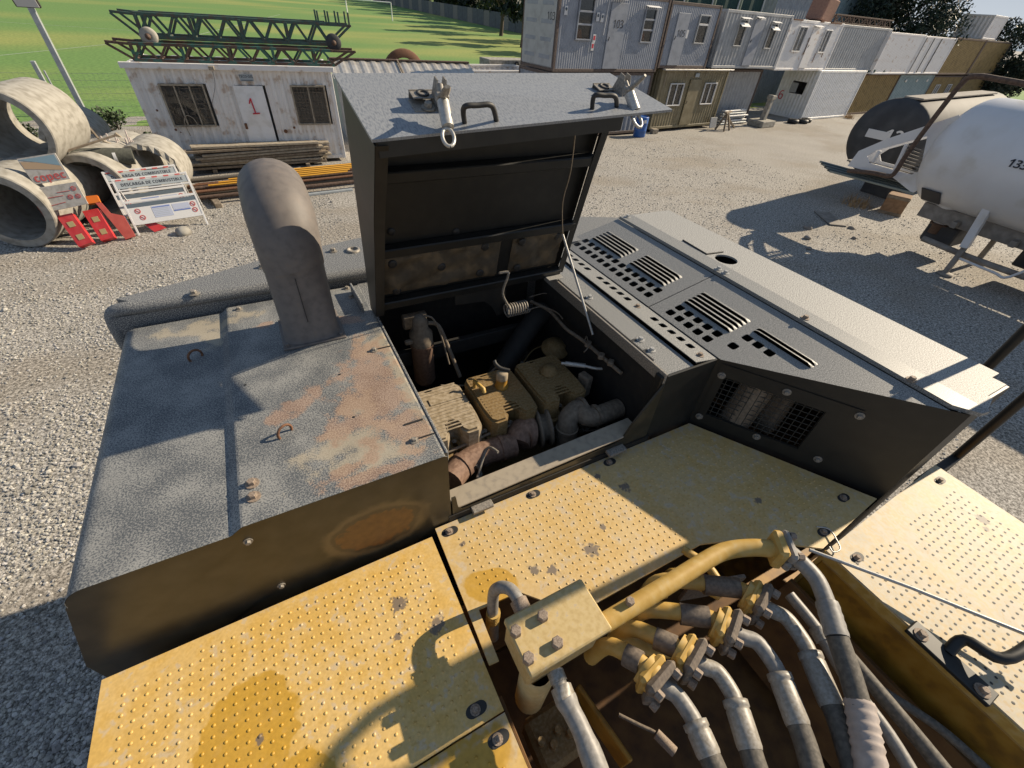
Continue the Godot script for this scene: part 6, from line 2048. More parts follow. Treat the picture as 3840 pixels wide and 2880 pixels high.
func conveyor_ends(T: Node, L: float, H: float, W: float, low: bool) -> void:
	for s in [0.0, -W]:
		var st := mb()
		beam(st, Vector3(L, 0.03, s), Vector3(L + 0.65, H + 0.02, s), 0.06)
		beam(st, Vector3(L, H + 0.03, s), Vector3(L + 0.7, H + 0.03, s), 0.06)
		beam(st, Vector3(-0.0, H + 0.03, s), Vector3(-0.5, H + 0.06, s), 0.06)
		beam(st, Vector3(0.0, 0.05, s), Vector3(-0.5, H + 0.03, s), 0.055)
		part("end_arm", st, M.green_steel if not low else M.rust_steel, T)
		if not low:
			for k in 4:
				st = mb()
				box(st, Vector3(L - 0.25 + k * 0.3, H + 0.20, s), Vector3(0.05, 0.30, 0.05), 0.005)
				part("stub_post", st, M.green_steel, T)
func grid_bars(N: Node, W: float, H: float, nx: int, ny: int, x0: float, x1: float) -> void:
	for k in nx:
		var st := mb()
		var x := lerpf(0.04, W - 0.04, (k + 0.5) / nx)
		box(st, Vector3(x, H / 2, -0.012), Vector3(0.010, H - 0.09, 0.010))
		part("bar", st, M.wood_dark, N)
	for k in ny:
		var st := mb()
		var y := lerpf(0.05, H - 0.05, (k + 0.5) / ny)
		box(st, Vector3((max(x0, 0.04) + min(x1, W - 0.04)) / 2, y, -0.002), Vector3(min(x1, W - 0.04) - max(x0, 0.04), 0.010, 0.010))
		part("bar", st, M.wood_dark, N)

# a slab whose outline is given by pixels on a leaning plane, with real thickness
func board(pixels: Array, o: Vector3, n: Vector3, thick: float) -> SurfaceTool:
	n = n.normalized()
	var X := Vector3.UP.cross(n).normalized()
	var B := Basis(X, n.cross(X), n)
	var pts := []
	for q in pixels:
		var p := pp(q[0], q[1], o, n) - o
		pts.append(Vector2(p.dot(B.x), p.dot(B.y)))
	var st := mb()
	slab(st, pts, o - n * thick, B, thick)
	return st
func zz(a: Array) -> Array:
	var o := []
	for q in a: o.append([q[0] * 0.41, 280.0 + q[1] * 0.41])
	return o

func pipe_mesh(T: Node, R: float, r: float, L: float, broken: float, m: Material) -> void:
	# bell-less concrete pipe along -z from the node, axis at height R
	var st := mb()
	var seg := 40
	var n := fbm(int(R * 1000) + int(L * 77), 1.7, 3)
	var prof := [[0.0, r], [0.0, r + 0.02], [0.0, R - 0.02], [-0.02, R], [-L, R], [-L, r], [-L + 0.01, r]]
	var P := func(i: int, k: int) -> Vector3:
		var a := TAU * k / seg
		var z: float = prof[i][0]
		if broken > 0.0 and i < 4:
			var e: float = clamp(sin(a + 0.5), 0.0, 1.0)
			z -= broken * e * (0.55 + 0.9 * abs(n.get_noise_2d(cos(a) * 4, sin(a) * 4 + prof[i][1] * 3)))
		return Vector3(prof[i][1] * cos(a), R + prof[i][1] * sin(a), z)
	for i in prof.size() - 1:
		st.set_smooth_group(0 if i == 3 else (-1 if i < 3 else 1))
		for k in seg: quad(st, P.call(i, k), P.call(i, k + 1), P.call(i + 1, k + 1), P.call(i + 1, k))
	st.set_smooth_group(2)
	for k in seg: quad(st, P.call(0, k + 1), P.call(0, k), P.call(5, k), P.call(5, k + 1))
	part("shell", st, m, T)

func pipe_corner() -> void:
	var P := func(c: Vector3, yaw: float, R: float, r: float, L: float, br: float, label: String) -> void:
		var T := thing("concrete_pipe", label, "concrete pipe", c, yaw, "concrete drain pipes heaped beside the cabin")
		pipe_mesh(T, R, r, L, br, M.concrete)
	var c1 := py(30, 800, 0.72); c1.y = 0.0
	P.call(c1, -0.28, 0.74, 0.58, 2.4, 0.0, "grey concrete pipe on the ground behind the red plastic barriers, its mouth open")
	var c2 := py(350, 712, 0.70); c2.y = 0.0
	P.call(c2, -0.26, 0.72, 0.57, 2.4, 0.0, "grey concrete pipe on the ground behind the fuel-sign board")
	var c3 := py(560, 672, 0.66); c3.y = 0.0
	P.call(c3, -0.15, 0.70, 0.57, 1.3, 0.30, "broken concrete pipe with a ragged mouth near the cabin corner")
	var c4 := py(30, 500, 1.92); c4.y = 1.20
	P.call(c4, -0.24, 0.74, 0.60, 1.5, 0.0, "concrete pipe lying on top of the two lower pipes")
	var c5 := py(270, 560, 0.7); c5.y = 0.0
	P.call(c5 + Vector3(0.0, 0, -0.5), 0.05, 0.72, 0.6, 1.7, 0.0, "concrete pipe in the second row, its back half in shade, near the lamp pole")
	# tar felt roll across the pipes
	var st := mb()
	var a := pz(255, 592, -13.9); var b := pz(500, 586, -14.0)
	tube(st, curve([a, a.lerp(b, 0.5) + Vector3(0, 0.02, 0), b], 5), 0.17, 18)
	var roll := solo("felt_roll", st, M.felt, "dark roll of roofing felt tied with two white bands, lying across the pipes", "felt roll")
	for f in [0.33, 0.72]:
		st = mb()
		var q := a.lerp(b, f)
		rod(st, q - (b - a).normalized() * 0.03, q + (b - a).normalized() * 0.03, 0.178, 18)
		part("band", st, M.sign_white, roll)
	# boards and barriers leaning on the pipes
	var lo := Vector3(-3.9, 0.0, -12.15); var ln := Vector3(-0.08, 0.42, 1.0)
	st = board(zz([[150, 770], [500, 715], [640, 950], [315, 1005]]), Vector3(-4.0, 0.9, -12.3), Vector3(-0.05, 0.45, 1.0), 0.03)
	var sg := solo("notice_board", st, M.sign_old, "weathered fuel-company board with a blue and tan picture, leaning on the pipes", "sign")
	st = board(zz([[165, 782], [492, 730], [552, 830], [330, 800]]), Vector3(-4.0, 0.9, -12.3) + Vector3(-0.05, 0.45, 1.0).normalized() * 0.004, Vector3(-0.05, 0.45, 1.0), 0.003)
	part("print_sky", st, M.print_blue, sg)
	st = board(zz([[180, 800], [330, 802], [552, 832], [575, 870], [225, 865]]), Vector3(-4.0, 0.9, -12.3) + Vector3(-0.05, 0.45, 1.0).normalized() * 0.004, Vector3(-0.05, 0.45, 1.0), 0.003)
	part("print_sand", st, M.print_sand, sg)
	var nb := Vector3(-0.05, 0.45, 1.0).normalized()
	var sx := (pp(560 * 0.41, 280 + 915 * 0.41, Vector3(-4.0, 0.9, -12.3), nb) - pp(340 * 0.41, 280 + 950 * 0.41, Vector3(-4.0, 0.9, -12.3), nb)).normalized()
	text("copec", M.print_red, sg, pp(455 * 0.41, 280 + 932 * 0.41, Vector3(-4.0, 0.9, -12.3), nb) + nb * 0.004, Basis(sx, nb.cross(sx), nb), 0.135, "lettering", 0.002, "Droid Sans", true)
	st = board(zz([[345, 1035], [690, 980], [805, 1180], [490, 1245]]), Vector3(-3.9, 0.5, -12.1), Vector3(-0.05, 0.45, 1.0), 0.025)
	sg = solo("notice_board", st, M.sign_old, "plain white notice board with small round prohibition signs above the red barriers", "sign")
	for q in [[670, 1040], [645, 1118], [715, 1110]]:
		st = mb()
		var c := pp(q[0] * 0.41, 280 + q[1] * 0.41, Vector3(-3.9, 0.5, -12.1), nb) + nb * 0.003
		ring_mark(st, c, nb, 0.045)
		part("prohibition_mark", st, M.print_red, sg)
	for q in [[[440, 1130], [580, 1105]], [[470, 1200], [600, 1165]], [[520, 1080], [640, 1060]]]:
		st = mb()
		rod(st, pp(q[0][0] * 0.41, 280 + q[0][1] * 0.41, Vector3(-3.9, 0.5, -12.1), nb) + nb * 0.002, pp(q[1][0] * 0.41, 280 + q[1][1] * 0.41, Vector3(-3.9, 0.5, -12.1), nb) + nb * 0.002, 0.006, 5)
		part("print_line", st, M.print_red, sg)
	var bars := [[[515, 1295], [655, 1265], [845, 1530], [720, 1575]], [[750, 1250], [890, 1222], [1045, 1485], [925, 1520]]]
	for i in 2:
		var n := Vector3(-0.1, 0.75, 1.0)
		var fo := py(bars[i][3][0] * 0.41, 280 + bars[i][3][1] * 0.41, 0.09)
		st = board(zz(bars[i]), fo, n, 0.13)
		var rb := solo("road_barrier", st, M.red_plastic, ["red plastic road barrier leaning at the mouth of the left pipe", "red plastic road barrier leaning beside the red-painted plank"][i], "road barrier", "red plastic barriers leaning on the pipes")
		for k in 2:
			var q0: Array = bars[i][0]; var q1: Array = bars[i][1]; var q2: Array = bars[i][2]; var q3: Array = bars[i][3]
			var f0 := 0.24 + 0.42 * k; var f1 := f0 + 0.17
			var cs := []
			for ff in [[f0, 0.3], [f0, 0.72], [f1, 0.72], [f1, 0.3]]:
				var l := Vector2(q0[0], q0[1]).lerp(Vector2(q3[0], q3[1]), ff[0]); var r := Vector2(q1[0], q1[1]).lerp(Vector2(q2[0], q2[1]), ff[0])
				var m := l.lerp(r, ff[1])
				cs.append([m.x, m.y])
			st = board(zz(cs), fo + n.normalized() * 0.006, n, 0.008)
			part("reflector", st, M.reflector, rb)
	st = board(zz([[872, 1172], [925, 1168], [1010, 1265], [1130, 1290], [1238, 1475], [1150, 1507], [1010, 1335]]), py(472, 895, 0.05), Vector3(0.1, 0.6, 1.0), 0.06)
	solo("painted_plank", st, M.red_wood, "faded red-painted plank leaning beside the red barriers", "plank")
	st = board(zz([[335, 1205], [495, 1190], [530, 1330], [440, 1352]]), Vector3(-4.3, 0.4, -12.9), Vector3(-0.1, 0.5, 1.0), 0.08)
	solo("painted_plank", st, M.red_wood, "dark red board in the shade at the left pipe's mouth", "plank")
	st = board(zz([[780, 1112], [885, 1100], [915, 1165], [800, 1182]]), Vector3(-3.3, 0.7, -13.0), Vector3(0.0, 0.8, 1.0), 0.08)
	solo("safety_block", st, M.orange, "bright orange plastic block behind the white notice board", "block")
	# A-frame fuel signs
	fuel_sign(py(519, 885, 0.0), py(783, 842, 0.0), "white steel sign frame reading DESCARGA DE COMBUSTIBLE, the front one", true)
	fuel_sign(py(478, 872, 0.0) + Vector3(0.0, 0, -0.35), py(740, 828, 0.0) + Vector3(0.0, 0, -0.35), "second white sign frame standing behind the front DESCARGA DE COMBUSTIBLE frame", false)
	st = board(zz([[1275, 1335], [1370, 1325], [1525, 1400], [1415, 1440]]), py(590, 868, 0.02), Vector3(0.1, 0.5, 1.0), 0.02)
	solo("fallen_sign", st, M.red_plastic, "small red triangular sign lying under the fuel sign frames", "sign")
	# white-and-red marker stakes and sticks in a sheaf
	for k in 9:
		st = mb()
		var foot := Vector3(-3.05 + 0.05 * k, 0.05, -14.6 + 0.03 * (k % 3))
		var top := foot + Vector3(rng.randf_range(-0.32, 0.12), 1.35 + rng.randf() * 0.25, -0.35 + rng.randf() * 0.2)
		beam(st, foot, top, 0.03)
		solo("marker_stake", st, M.stake, "thin white marker stake in a sheaf between the pipes", "stake", "sheaf of marker stakes between the pipes")
	for q in [[pz(225, 350, -15.6), pz(370, 520, -14.6), "long dark stick leaning over the second-row pipe"], [pz(225, 575, -13.6), pz(440, 505, -13.9), "thin dark stick lying across the pipes above the felt roll"]]:
		st = mb()
		beam(st, q[0], q[1], 0.04)
		solo("stick", st, M.wood_dark, q[2], "stick")
	for q in [[300, 462, 350, 500, -14.9], [385, 530, 420, 545, -14.6], [430, 500, 470, 530, -15.2]]:
		st = mb()
		beam(st, pz(q[0], q[1], q[4]), pz(q[2], q[3], q[4]), 0.07)
		solo("scrap_wood", st, M.wood, ["broken pale plank end beside the marker stakes", "short wood block at the foot of the marker stakes", "tan wood scrap behind the broken pipe"][[300, 385, 430].find(q[0])], "wood scrap")
	st = stone_big(0.16, 5)
	var rk := solo("rock", st, M.concrete, "smooth pale boulder on the gravel in front of the fuel sign frames", "rock")
	rk.position = py(686, 868, 0.05)
func stone_big(r: float, sd: int) -> SurfaceTool:
	var st := mb()
	var s := SphereMesh.new()
	s.radius = r; s.height = r * 1.3; s.radial_segments = 14; s.rings = 8
	var arr := s.get_mesh_arrays()
	var n := fbm(sd, 2.5, 2)
	st.set_smooth_group(0)
	var vs: PackedVector3Array = arr[Mesh.ARRAY_VERTEX]
	for i in arr[Mesh.ARRAY_INDEX]:
		var v: Vector3 = vs[i]
		st.add_vertex(v * (1.0 + 0.4 * n.get_noise_3dv(v)))
	return st
func ring_mark(st: SurfaceTool, c: Vector3, n: Vector3, r: float) -> void:
	lathe(st, [Vector2(r * 0.75, 0), Vector2(r * 0.75, 0.003), Vector2(r, 0.003), Vector2(r, 0)], c, n, 16, false)
	var B := frame_of(n)
	beam(st, c + (B.x + B.y) * r * 0.6 + n * 0.002, c - (B.x + B.y) * r * 0.6 + n * 0.002, r * 0.18)
func fuel_sign(f0: Vector3, f1: Vector3, label: String, front: bool) -> void:
	var T := thing("sign_frame", label, "sign frame", f0, 0.0, "fuel discharge sign frames")
	var X := (f1 - f0).normalized(); X.y = 0; X = X.normalized()
	var n := (X.cross(Vector3.UP) + Vector3(0, 0.42, 0)).normalized()
	n = (Vector3(-X.z, 0, X.x) + Vector3(0, 0.42, 0)).normalized()
	if n.z < 0: n = Vector3(-n.x, n.y, -n.z)
	var Yv := n.cross(X).normalized()
	if Yv.y < 0: Yv = -Yv
	var B := Basis(X, Yv, X.cross(Yv))
	var W := f0.distance_to(f1)
	var H := 1.18
	var bx := func(x: float, y: float, w: float, h: float, z: float, d: float, m: Material, nm: String) -> MeshInstance3D:
		var st := mb()
		box(st, B * Vector3(x, y, z), Vector3(w, h, d), 0.004, B)
		return part(nm, st, m, T)
	for x in [0.02, W - 0.02]:
		bx.call(x, H / 2, 0.04, H, 0.0, 0.03, M.sign_white, "upright")
		var st := mb()
		beam(st, B * Vector3(x, H, 0), B * Vector3(x, H * 0.95, 0) + Vector3(0, -H * 0.86, -0.62), 0.03)
		part("rear_leg", st, M.sign_white, T)
	bx.call(W / 2, H - 0.02, W, 0.04, 0.002, 0.03, M.sign_white, "rail")
	bx.call(W / 2, H - 0.13, W - 0.08, 0.15, 0.004, 0.008, M.sign_grey, "text_panel")
	for k in 6:
		bx.call(0.12 + k * (W - 0.2) / 5.5, H - 0.035, (W - 0.2) / 12.0, 0.03, 0.017, 0.004, M.print_red, "red_stripe")
	bx.call(W / 2, H - 0.235, W, 0.03, 0.002, 0.03, M.sign_white, "rail")
	bx.call(W / 2, 0.70, W, 0.05, 0.002, 0.03, M.sign_white, "rail")
	bx.call(W / 2, 0.62, W - 0.08, 0.09, 0.004, 0.008, M.sign_dark, "dark_strip")
	bx.call(W / 2, 0.42, W - 0.08, 0.32, 0.004, 0.01, M.sign_white, "notice_panel")
	bx.call(W / 2, 0.24, W, 0.04, 0.002, 0.03, M.sign_white, "rail")
	bx.call(W * 0.46, 0.44, W * 0.26, 0.24, 0.011, 0.003, M.print_pale, "print_block")
	bx.call(W * 0.73, 0.49, W * 0.24, 0.12, 0.011, 0.003, M.print_pale, "print_block")
	bx.call(W * 0.73, 0.41, W * 0.24, 0.025, 0.013, 0.003, M.sign_blue, "print_bar")
	bx.call(W * 0.46, 0.535, W * 0.24, 0.022, 0.013, 0.003, M.sign_blue, "print_bar")
	for k in 5: bx.call(W * 0.45, 0.50 - k * 0.035, W * 0.2, 0.008, 0.013, 0.002, M.sign_grey, "print_line")
	for q in [[0.2, 0.50], [0.24, 0.36], [W - 0.14, 0.50], [W - 0.14, 0.37]]:
		var st := mb()
		ring_mark(st, B * Vector3(q[0], q[1], 0.012), B.z, 0.055)
		part("prohibition_mark", st, M.print_red, T)
	text("DESCARGA DE COMBUSTIBLE", M.ink, T, B * Vector3(W / 2, H - 0.13, 0.009), B, 0.060 * W / 1.39, "lettering", 0.002, "Droid Sans", true)

# where a pixel's ray meets a long cylinder: [point, basis that faces outwards]
func tank_hit(u: float, v: float, o: Vector3, axis: Vector3, R: float, dome := 0.66) -> Array:
	var d := ray(u, v).normalized()
	var f := func(p: Vector3) -> float:
		var q := p - o
		var t := q.dot(axis)
		var r := (q - axis * t).length() / R
		return r if t > 0.0 else sqrt(r * r + t * t / (dome * dome))
	var s := 5.0
	while s < 40.0 and f.call(EYE + d * s) > 1.0: s += 0.01
	var p := EYE + d * (s - 0.02)
	var n := Vector3(f.call(p + Vector3(0.01, 0, 0)) - f.call(p), f.call(p + Vector3(0, 0.01, 0)) - f.call(p), f.call(p + Vector3(0, 0, 0.01)) - f.call(p)).normalized()
	var X := Vector3.UP.cross(n).normalized()
	return [p, Basis(X, n.cross(X), n)]

func tanks() -> void:
	# white bulk trailer
	var T := thing("tank_trailer", "big white bulk tank trailer numbered 133 with a louvred gooseneck", "tank trailer", Vector3(15.5, 0, -5.1))
	var prof := []
	for k in 10:
		var a := PI / 2 * k / 9.0
		prof.append(Vector2(1.18 * sin(a), -0.66 * cos(a)))
	prof.append(Vector2(1.18, 4.5)); prof.append(Vector2(1.18, 8.0)); prof.append(Vector2(0.0, 8.6))
	var st := mb()
	lathe(st, prof, Vector3(0, 2.38, 0.0), Vector3(-0.05, 0, 1), 44)
	part("tank_shell", st, M.tank_white, T)
	st = mb()
	lathe(st, [Vector2(0.16, 0.0), Vector2(0.20, 0.12), Vector2(0.52, 0.55), Vector2(0.85, 0.85)], Vector3(-0.1, 0.85, 0.45), Vector3.UP, 26)
	part("discharge_cone", st, M.tank_white, T)
	st = mb()
	lathe(st, [Vector2(0.0, -0.1), Vector2(0.15, -0.1), Vector2(0.15, 0.12), Vector2(0.22, 0.12), Vector2(0.22, 0.16), Vector2(0.1, 0.17)], Vector3(-0.1, 0.70, 0.45), Vector3.UP, 16)
	part("outlet", st, M.rust_steel, T)
	var h := tank_hit(3818, 617, T.position + Vector3(0, 2.38, 0), Vector3(-0.05, 0, 1).normalized(), 1.18)
	text("133", M.ink, T, h[0] - T.position, h[1], 0.15, "number", 0.008, "Droid Sans", true)
	st = mb()
	h = tank_hit(3490, 735, T.position + Vector3(0, 2.38, 0), Vector3(-0.05, 0, 1).normalized(), 1.18)
	box(st, h[0] - T.position, Vector3(0.44, 0.44, 0.02), 0.004, h[1])
	part("dark_plate", st, M.ink, T)
	# manhole and walkway rail on top
	st = mb()
	lathe(st, [Vector2(0.36, 0), Vector2(0.36, 0.16), Vector2(0.33, 0.2), Vector2(0, 0.2)], Vector3(-0.1, 3.5, 2.0), Vector3.UP, 22)
	part("manhole", st, M.tank_white, T)
	st = mb()
	box(st, Vector3(-0.5, 3.5, 3.2), Vector3(0.5, 0.05, 3.2), 0.01)
	part("top_walkway", st, M.tank_white, T)
	st = mb()
	tube(st, curve([Vector3(-0.74, 3.45, 1.5), Vector3(-0.76, 3.66, 1.6), Vector3(-0.76, 3.70, 1.9), Vector3(-0.76, 3.70, 4.6)], 4), 0.02, 8)
	part("handrail", st, M.tank_white, T)
	# landing leg with brace
	for x in [-0.85, 0.85]:
		st = mb()
		box(st, Vector3(x, 1.2, 1.35), Vector3(0.16, 1.0, 0.16), 0.01, Basis(Vector3.RIGHT, -0.12))
		part("landing_leg", st, M.tank_white, T)
		st = mb()
		box(st, Vector3(x, 0.42, 1.42), Vector3(0.11, 0.80, 0.11), 0.01)
		part("leg_slide", st, M.grime, T)
		st = mb()
		lathe(st, [Vector2(0.17, 0), Vector2(0.17, 0.03), Vector2(0.05, 0.06), Vector2(0, 0.06)], Vector3(x, 0.0, 1.44), Vector3.UP, 14)
		part("leg_foot", st, M.grime, T)
	st = mb()
	tube(st, curve([Vector3(-0.85, 0.45, 1.45), Vector3(-0.85, 0.42, 2.2), Vector3(-0.85, 0.45, 2.5), Vector3(-0.85, 1.2, 2.9)], 4), 0.03, 8)
	part("brace", st, M.tank_white, T)
	st = mb()
	box(st, Vector3(0, 0.75, 6.2), Vector3(1.2, 0.3, 3.0), 0.03)
	part("rear_frame", st, M.grime, T)
	for z in [5.6, 6.9]:
		for x in [-0.85, 0.85]:
			st = mb()
			lathe(st, [Vector2(0.1, -0.14), Vector2(0.46, -0.14), Vector2(0.5, -0.1), Vector2(0.5, 0.1), Vector2(0.46, 0.14), Vector2(0.1, 0.14)], Vector3(x, 0.5, z), Vector3.RIGHT, 24)
			part("wheel", st, M.rubber, T)
	# dark chassis and clutter slung under the tank
	for x in [-0.45, 0.45]:
		st = mb()
		box(st, Vector3(x, 1.12, 3.2), Vector3(0.14, 0.34, 6.4), 0.01)
		part("chassis_beam", st, M.grime, T)
	for k in 5:
		st = mb()
		box(st, Vector3(0, 1.05, 0.9 + k * 1.2), Vector3(1.5, 0.14, 0.12), 0.01)
		part("cross_beam", st, M.grime, T)
	st = mb()
	box(st, Vector3(0.55, 0.72, 3.0), Vector3(0.7, 0.62, 1.7), 0.03)
	part("tool_box", st, M.tank_black, T)
	st = mb()
	box(st, Vector3(0.2, 0.62, 0.6), Vector3(0.8, 0.5, 0.7), 0.04)
	part("pump_case", st, M.tank_black, T)
	st = mb()
	tube(st, curve([Vector3(-0.7, 0.55, 0.5), Vector3(-0.7, 0.5, 2.0), Vector3(-0.68, 0.55, 4.5)], 4), 0.07, 12)
	part("blow_pipe", st, M.grime, T)
	# gooseneck: two white side plates with a louvred window between ribs
	for side in 2:
		var o: float = 14.85 + side * 0.6
		var k := 1.0 if side == 0 else 1.0
		var pts := []
		for q in [[3180, 622], [3222, 566], [3330, 520], [3480, 470], [3600, 430], [3560, 620], [3425, 725], [3350, 665]]:
			var p := px(q[0], q[1], 14.85)
			pts.append(Vector2(p.z, p.y))
		var win := []
		for q in [[3255, 585], [3290, 563], [3480, 510], [3452, 640], [3420, 655], [3260, 610]]:
			var p := px(q[0], q[1], 14.85)
			win.append(Vector2(p.z, p.y))
		var polys := Geometry2D.clip_polygons(PackedVector2Array(pts), PackedVector2Array(win))
		st = mb()
		var FB := Basis(Vector3.BACK, Vector3.UP, Vector3.LEFT)
		# split the ring with a slit so that it can be triangulated
		var cxw := Vector2.ZERO
		for p in win: cxw += p / win.size()
		for half in 2:
			var big := PackedVector2Array([Vector2(-20, cxw.y), Vector2(20, cxw.y), Vector2(20, 20 if half else -20), Vector2(-20, 20 if half else -20)])
			for pc in Geometry2D.intersect_polygons(PackedVector2Array(pts), big):
				for pd in Geometry2D.clip_polygons(pc, PackedVector2Array(win)):
					slab(st, Array(pd), Vector3(o, 0, 0) - T.position, FB, 0.03)
		part("gooseneck_plate", st, M.tank_white, T)
		if side == 0:
			for i in 9:
				var a := px(3300 + i * 4, 640 - i * 0, 14.93); var f := i / 8.0
				st = mb()
				var l := px(lerpf(3362, 3400, f), lerpf(650, 545, f), 14.93); var r := px(lerpf(3440, 3470, f), lerpf(672, 570, f), 14.93)
				beam(st, l - T.position, r - T.position, 0.03)
				part("louver", st, M.grime, T)
			for q in [[[3345, 660], [3400, 540]], [[3275, 610], [3300, 565]]]:
				st = mb()
				beam(st, px(q[0][0], q[0][1], 14.83) - T.position, px(q[1][0], q[1][1], 14.83) - T.position, 0.07)
				part("window_rib", st, M.tank_white, T)
	st = mb()
	box(st, Vector3(-0.35, 1.72, -1.5), Vector3(0.55, 0.04, 1.6), 0.01)
	part("gooseneck_floor", st, M.grime, T)
	# black tank behind
	var K := thing("black_tank", "black steel tank numbered 128 with a white plate, behind the white trailer", "tank", Vector3(16.95, 0, -7.85))
	prof = []
	for k in 8:
		var a := PI / 2 * k / 7.0
		prof.append(Vector2(1.05 * sin(a), -0.35 * cos(a)))
	prof.append(Vector2(1.05, 8.0)); prof.append(Vector2(0, 8.4))
	st = mb()
	lathe(st, prof, Vector3(0.4, 2.08, 0), Vector3(1, 0, -0.12), 40)
	part("tank_shell", st, M.tank_black, K)
	for x in [3.0, 7.0]:
		st = mb()
		box(st, Vector3(x, 0.65, -0.12 * x), Vector3(0.3, 1.3, 1.3), 0.02)
		part("cradle", st, M.tank_black, K)
	st = mb()
	box(st, Vector3(3.9, 3.14, -0.3), Vector3(7.0, 0.05, 0.5), 0.01, Basis(Vector3.UP, 0.12))
	part("top_walkway", st, M.grime, K)
	h = tank_hit(3290, 505, K.position + Vector3(0.4, 2.08, 0), Vector3(1, 0, -0.12).normalized(), 1.05, 0.35)
	st = mb()
	box(st, h[0] - K.position, Vector3(0.62, 0.22, 0.02), 0.004, h[1])
	part("plate", st, M.ink_white, K)
	h = tank_hit(3366, 514, K.position + Vector3(0.4, 2.08, 0), Vector3(1, 0, -0.12).normalized(), 1.05, 0.35)
	text("128", M.ink_white, K, h[0] - K.position, h[1], 0.30, "number", 0.008, "Droid Sans", true)
	# bent rusty pipe
	st = mb()
	var rp := []
	for q in [[3180, 640], [3270, 648], [3335, 660], [3362, 640], [3400, 580], [3520, 420], [3610, 310], [3660, 286], [3760, 300], [3900, 325]]: rp.append(px(q[0], q[1], 14.6))
	tube(st, curve(rp, 4), 0.055, 12)
	solo("bent_pipe", st, M.rust_steel, "long bent rusty pipe propped against the white trailer", "pipe")
	# scrap slats on a wooden crate
	for k in 7:
		st = mb()
		var a := px(3075 + k * 6, 606 + k * 6, 15.2 - 0.06 * k); var b := px(3380 + k * 8, 690 + k * 6, 15.2 - 0.06 * k)
		beam(st, a, b, 0.05 + 0.02 * (k % 2))
		solo("flat_bar", st, M.slat if k % 2 else M.slat_pale, "grey-green steel slat lying in a bundle on the wooden crate", "flat bar", "bundle of steel slats on the crate")
	st = mb()
	box(st, Vector3(0, 0.3, 0), Vector3(0.55, 0.60, 0.62), 0.015)
	var cr := solo("wooden_crate", st, M.crate, "brown wooden crate propping up the bundle of slats", "crate")
	cr.position = py(3335, 800, 0.0); cr.rotation.y = 0.35
	for y in [0.06, 0.54]:
		st = mb()
		box(st, Vector3(0, y, 0), Vector3(0.57, 0.09, 0.64), 0.006)
		part("batten", st, M.wood_dark, cr)
	st = mb()
	box(st, Vector3(0, 0.02, 0), Vector3(0.5, 0.04, 1.2), 0.01)
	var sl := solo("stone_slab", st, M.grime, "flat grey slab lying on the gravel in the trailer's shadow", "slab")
	sl.position = py(3110, 822, 0.02); sl.rotation.y = -0.6

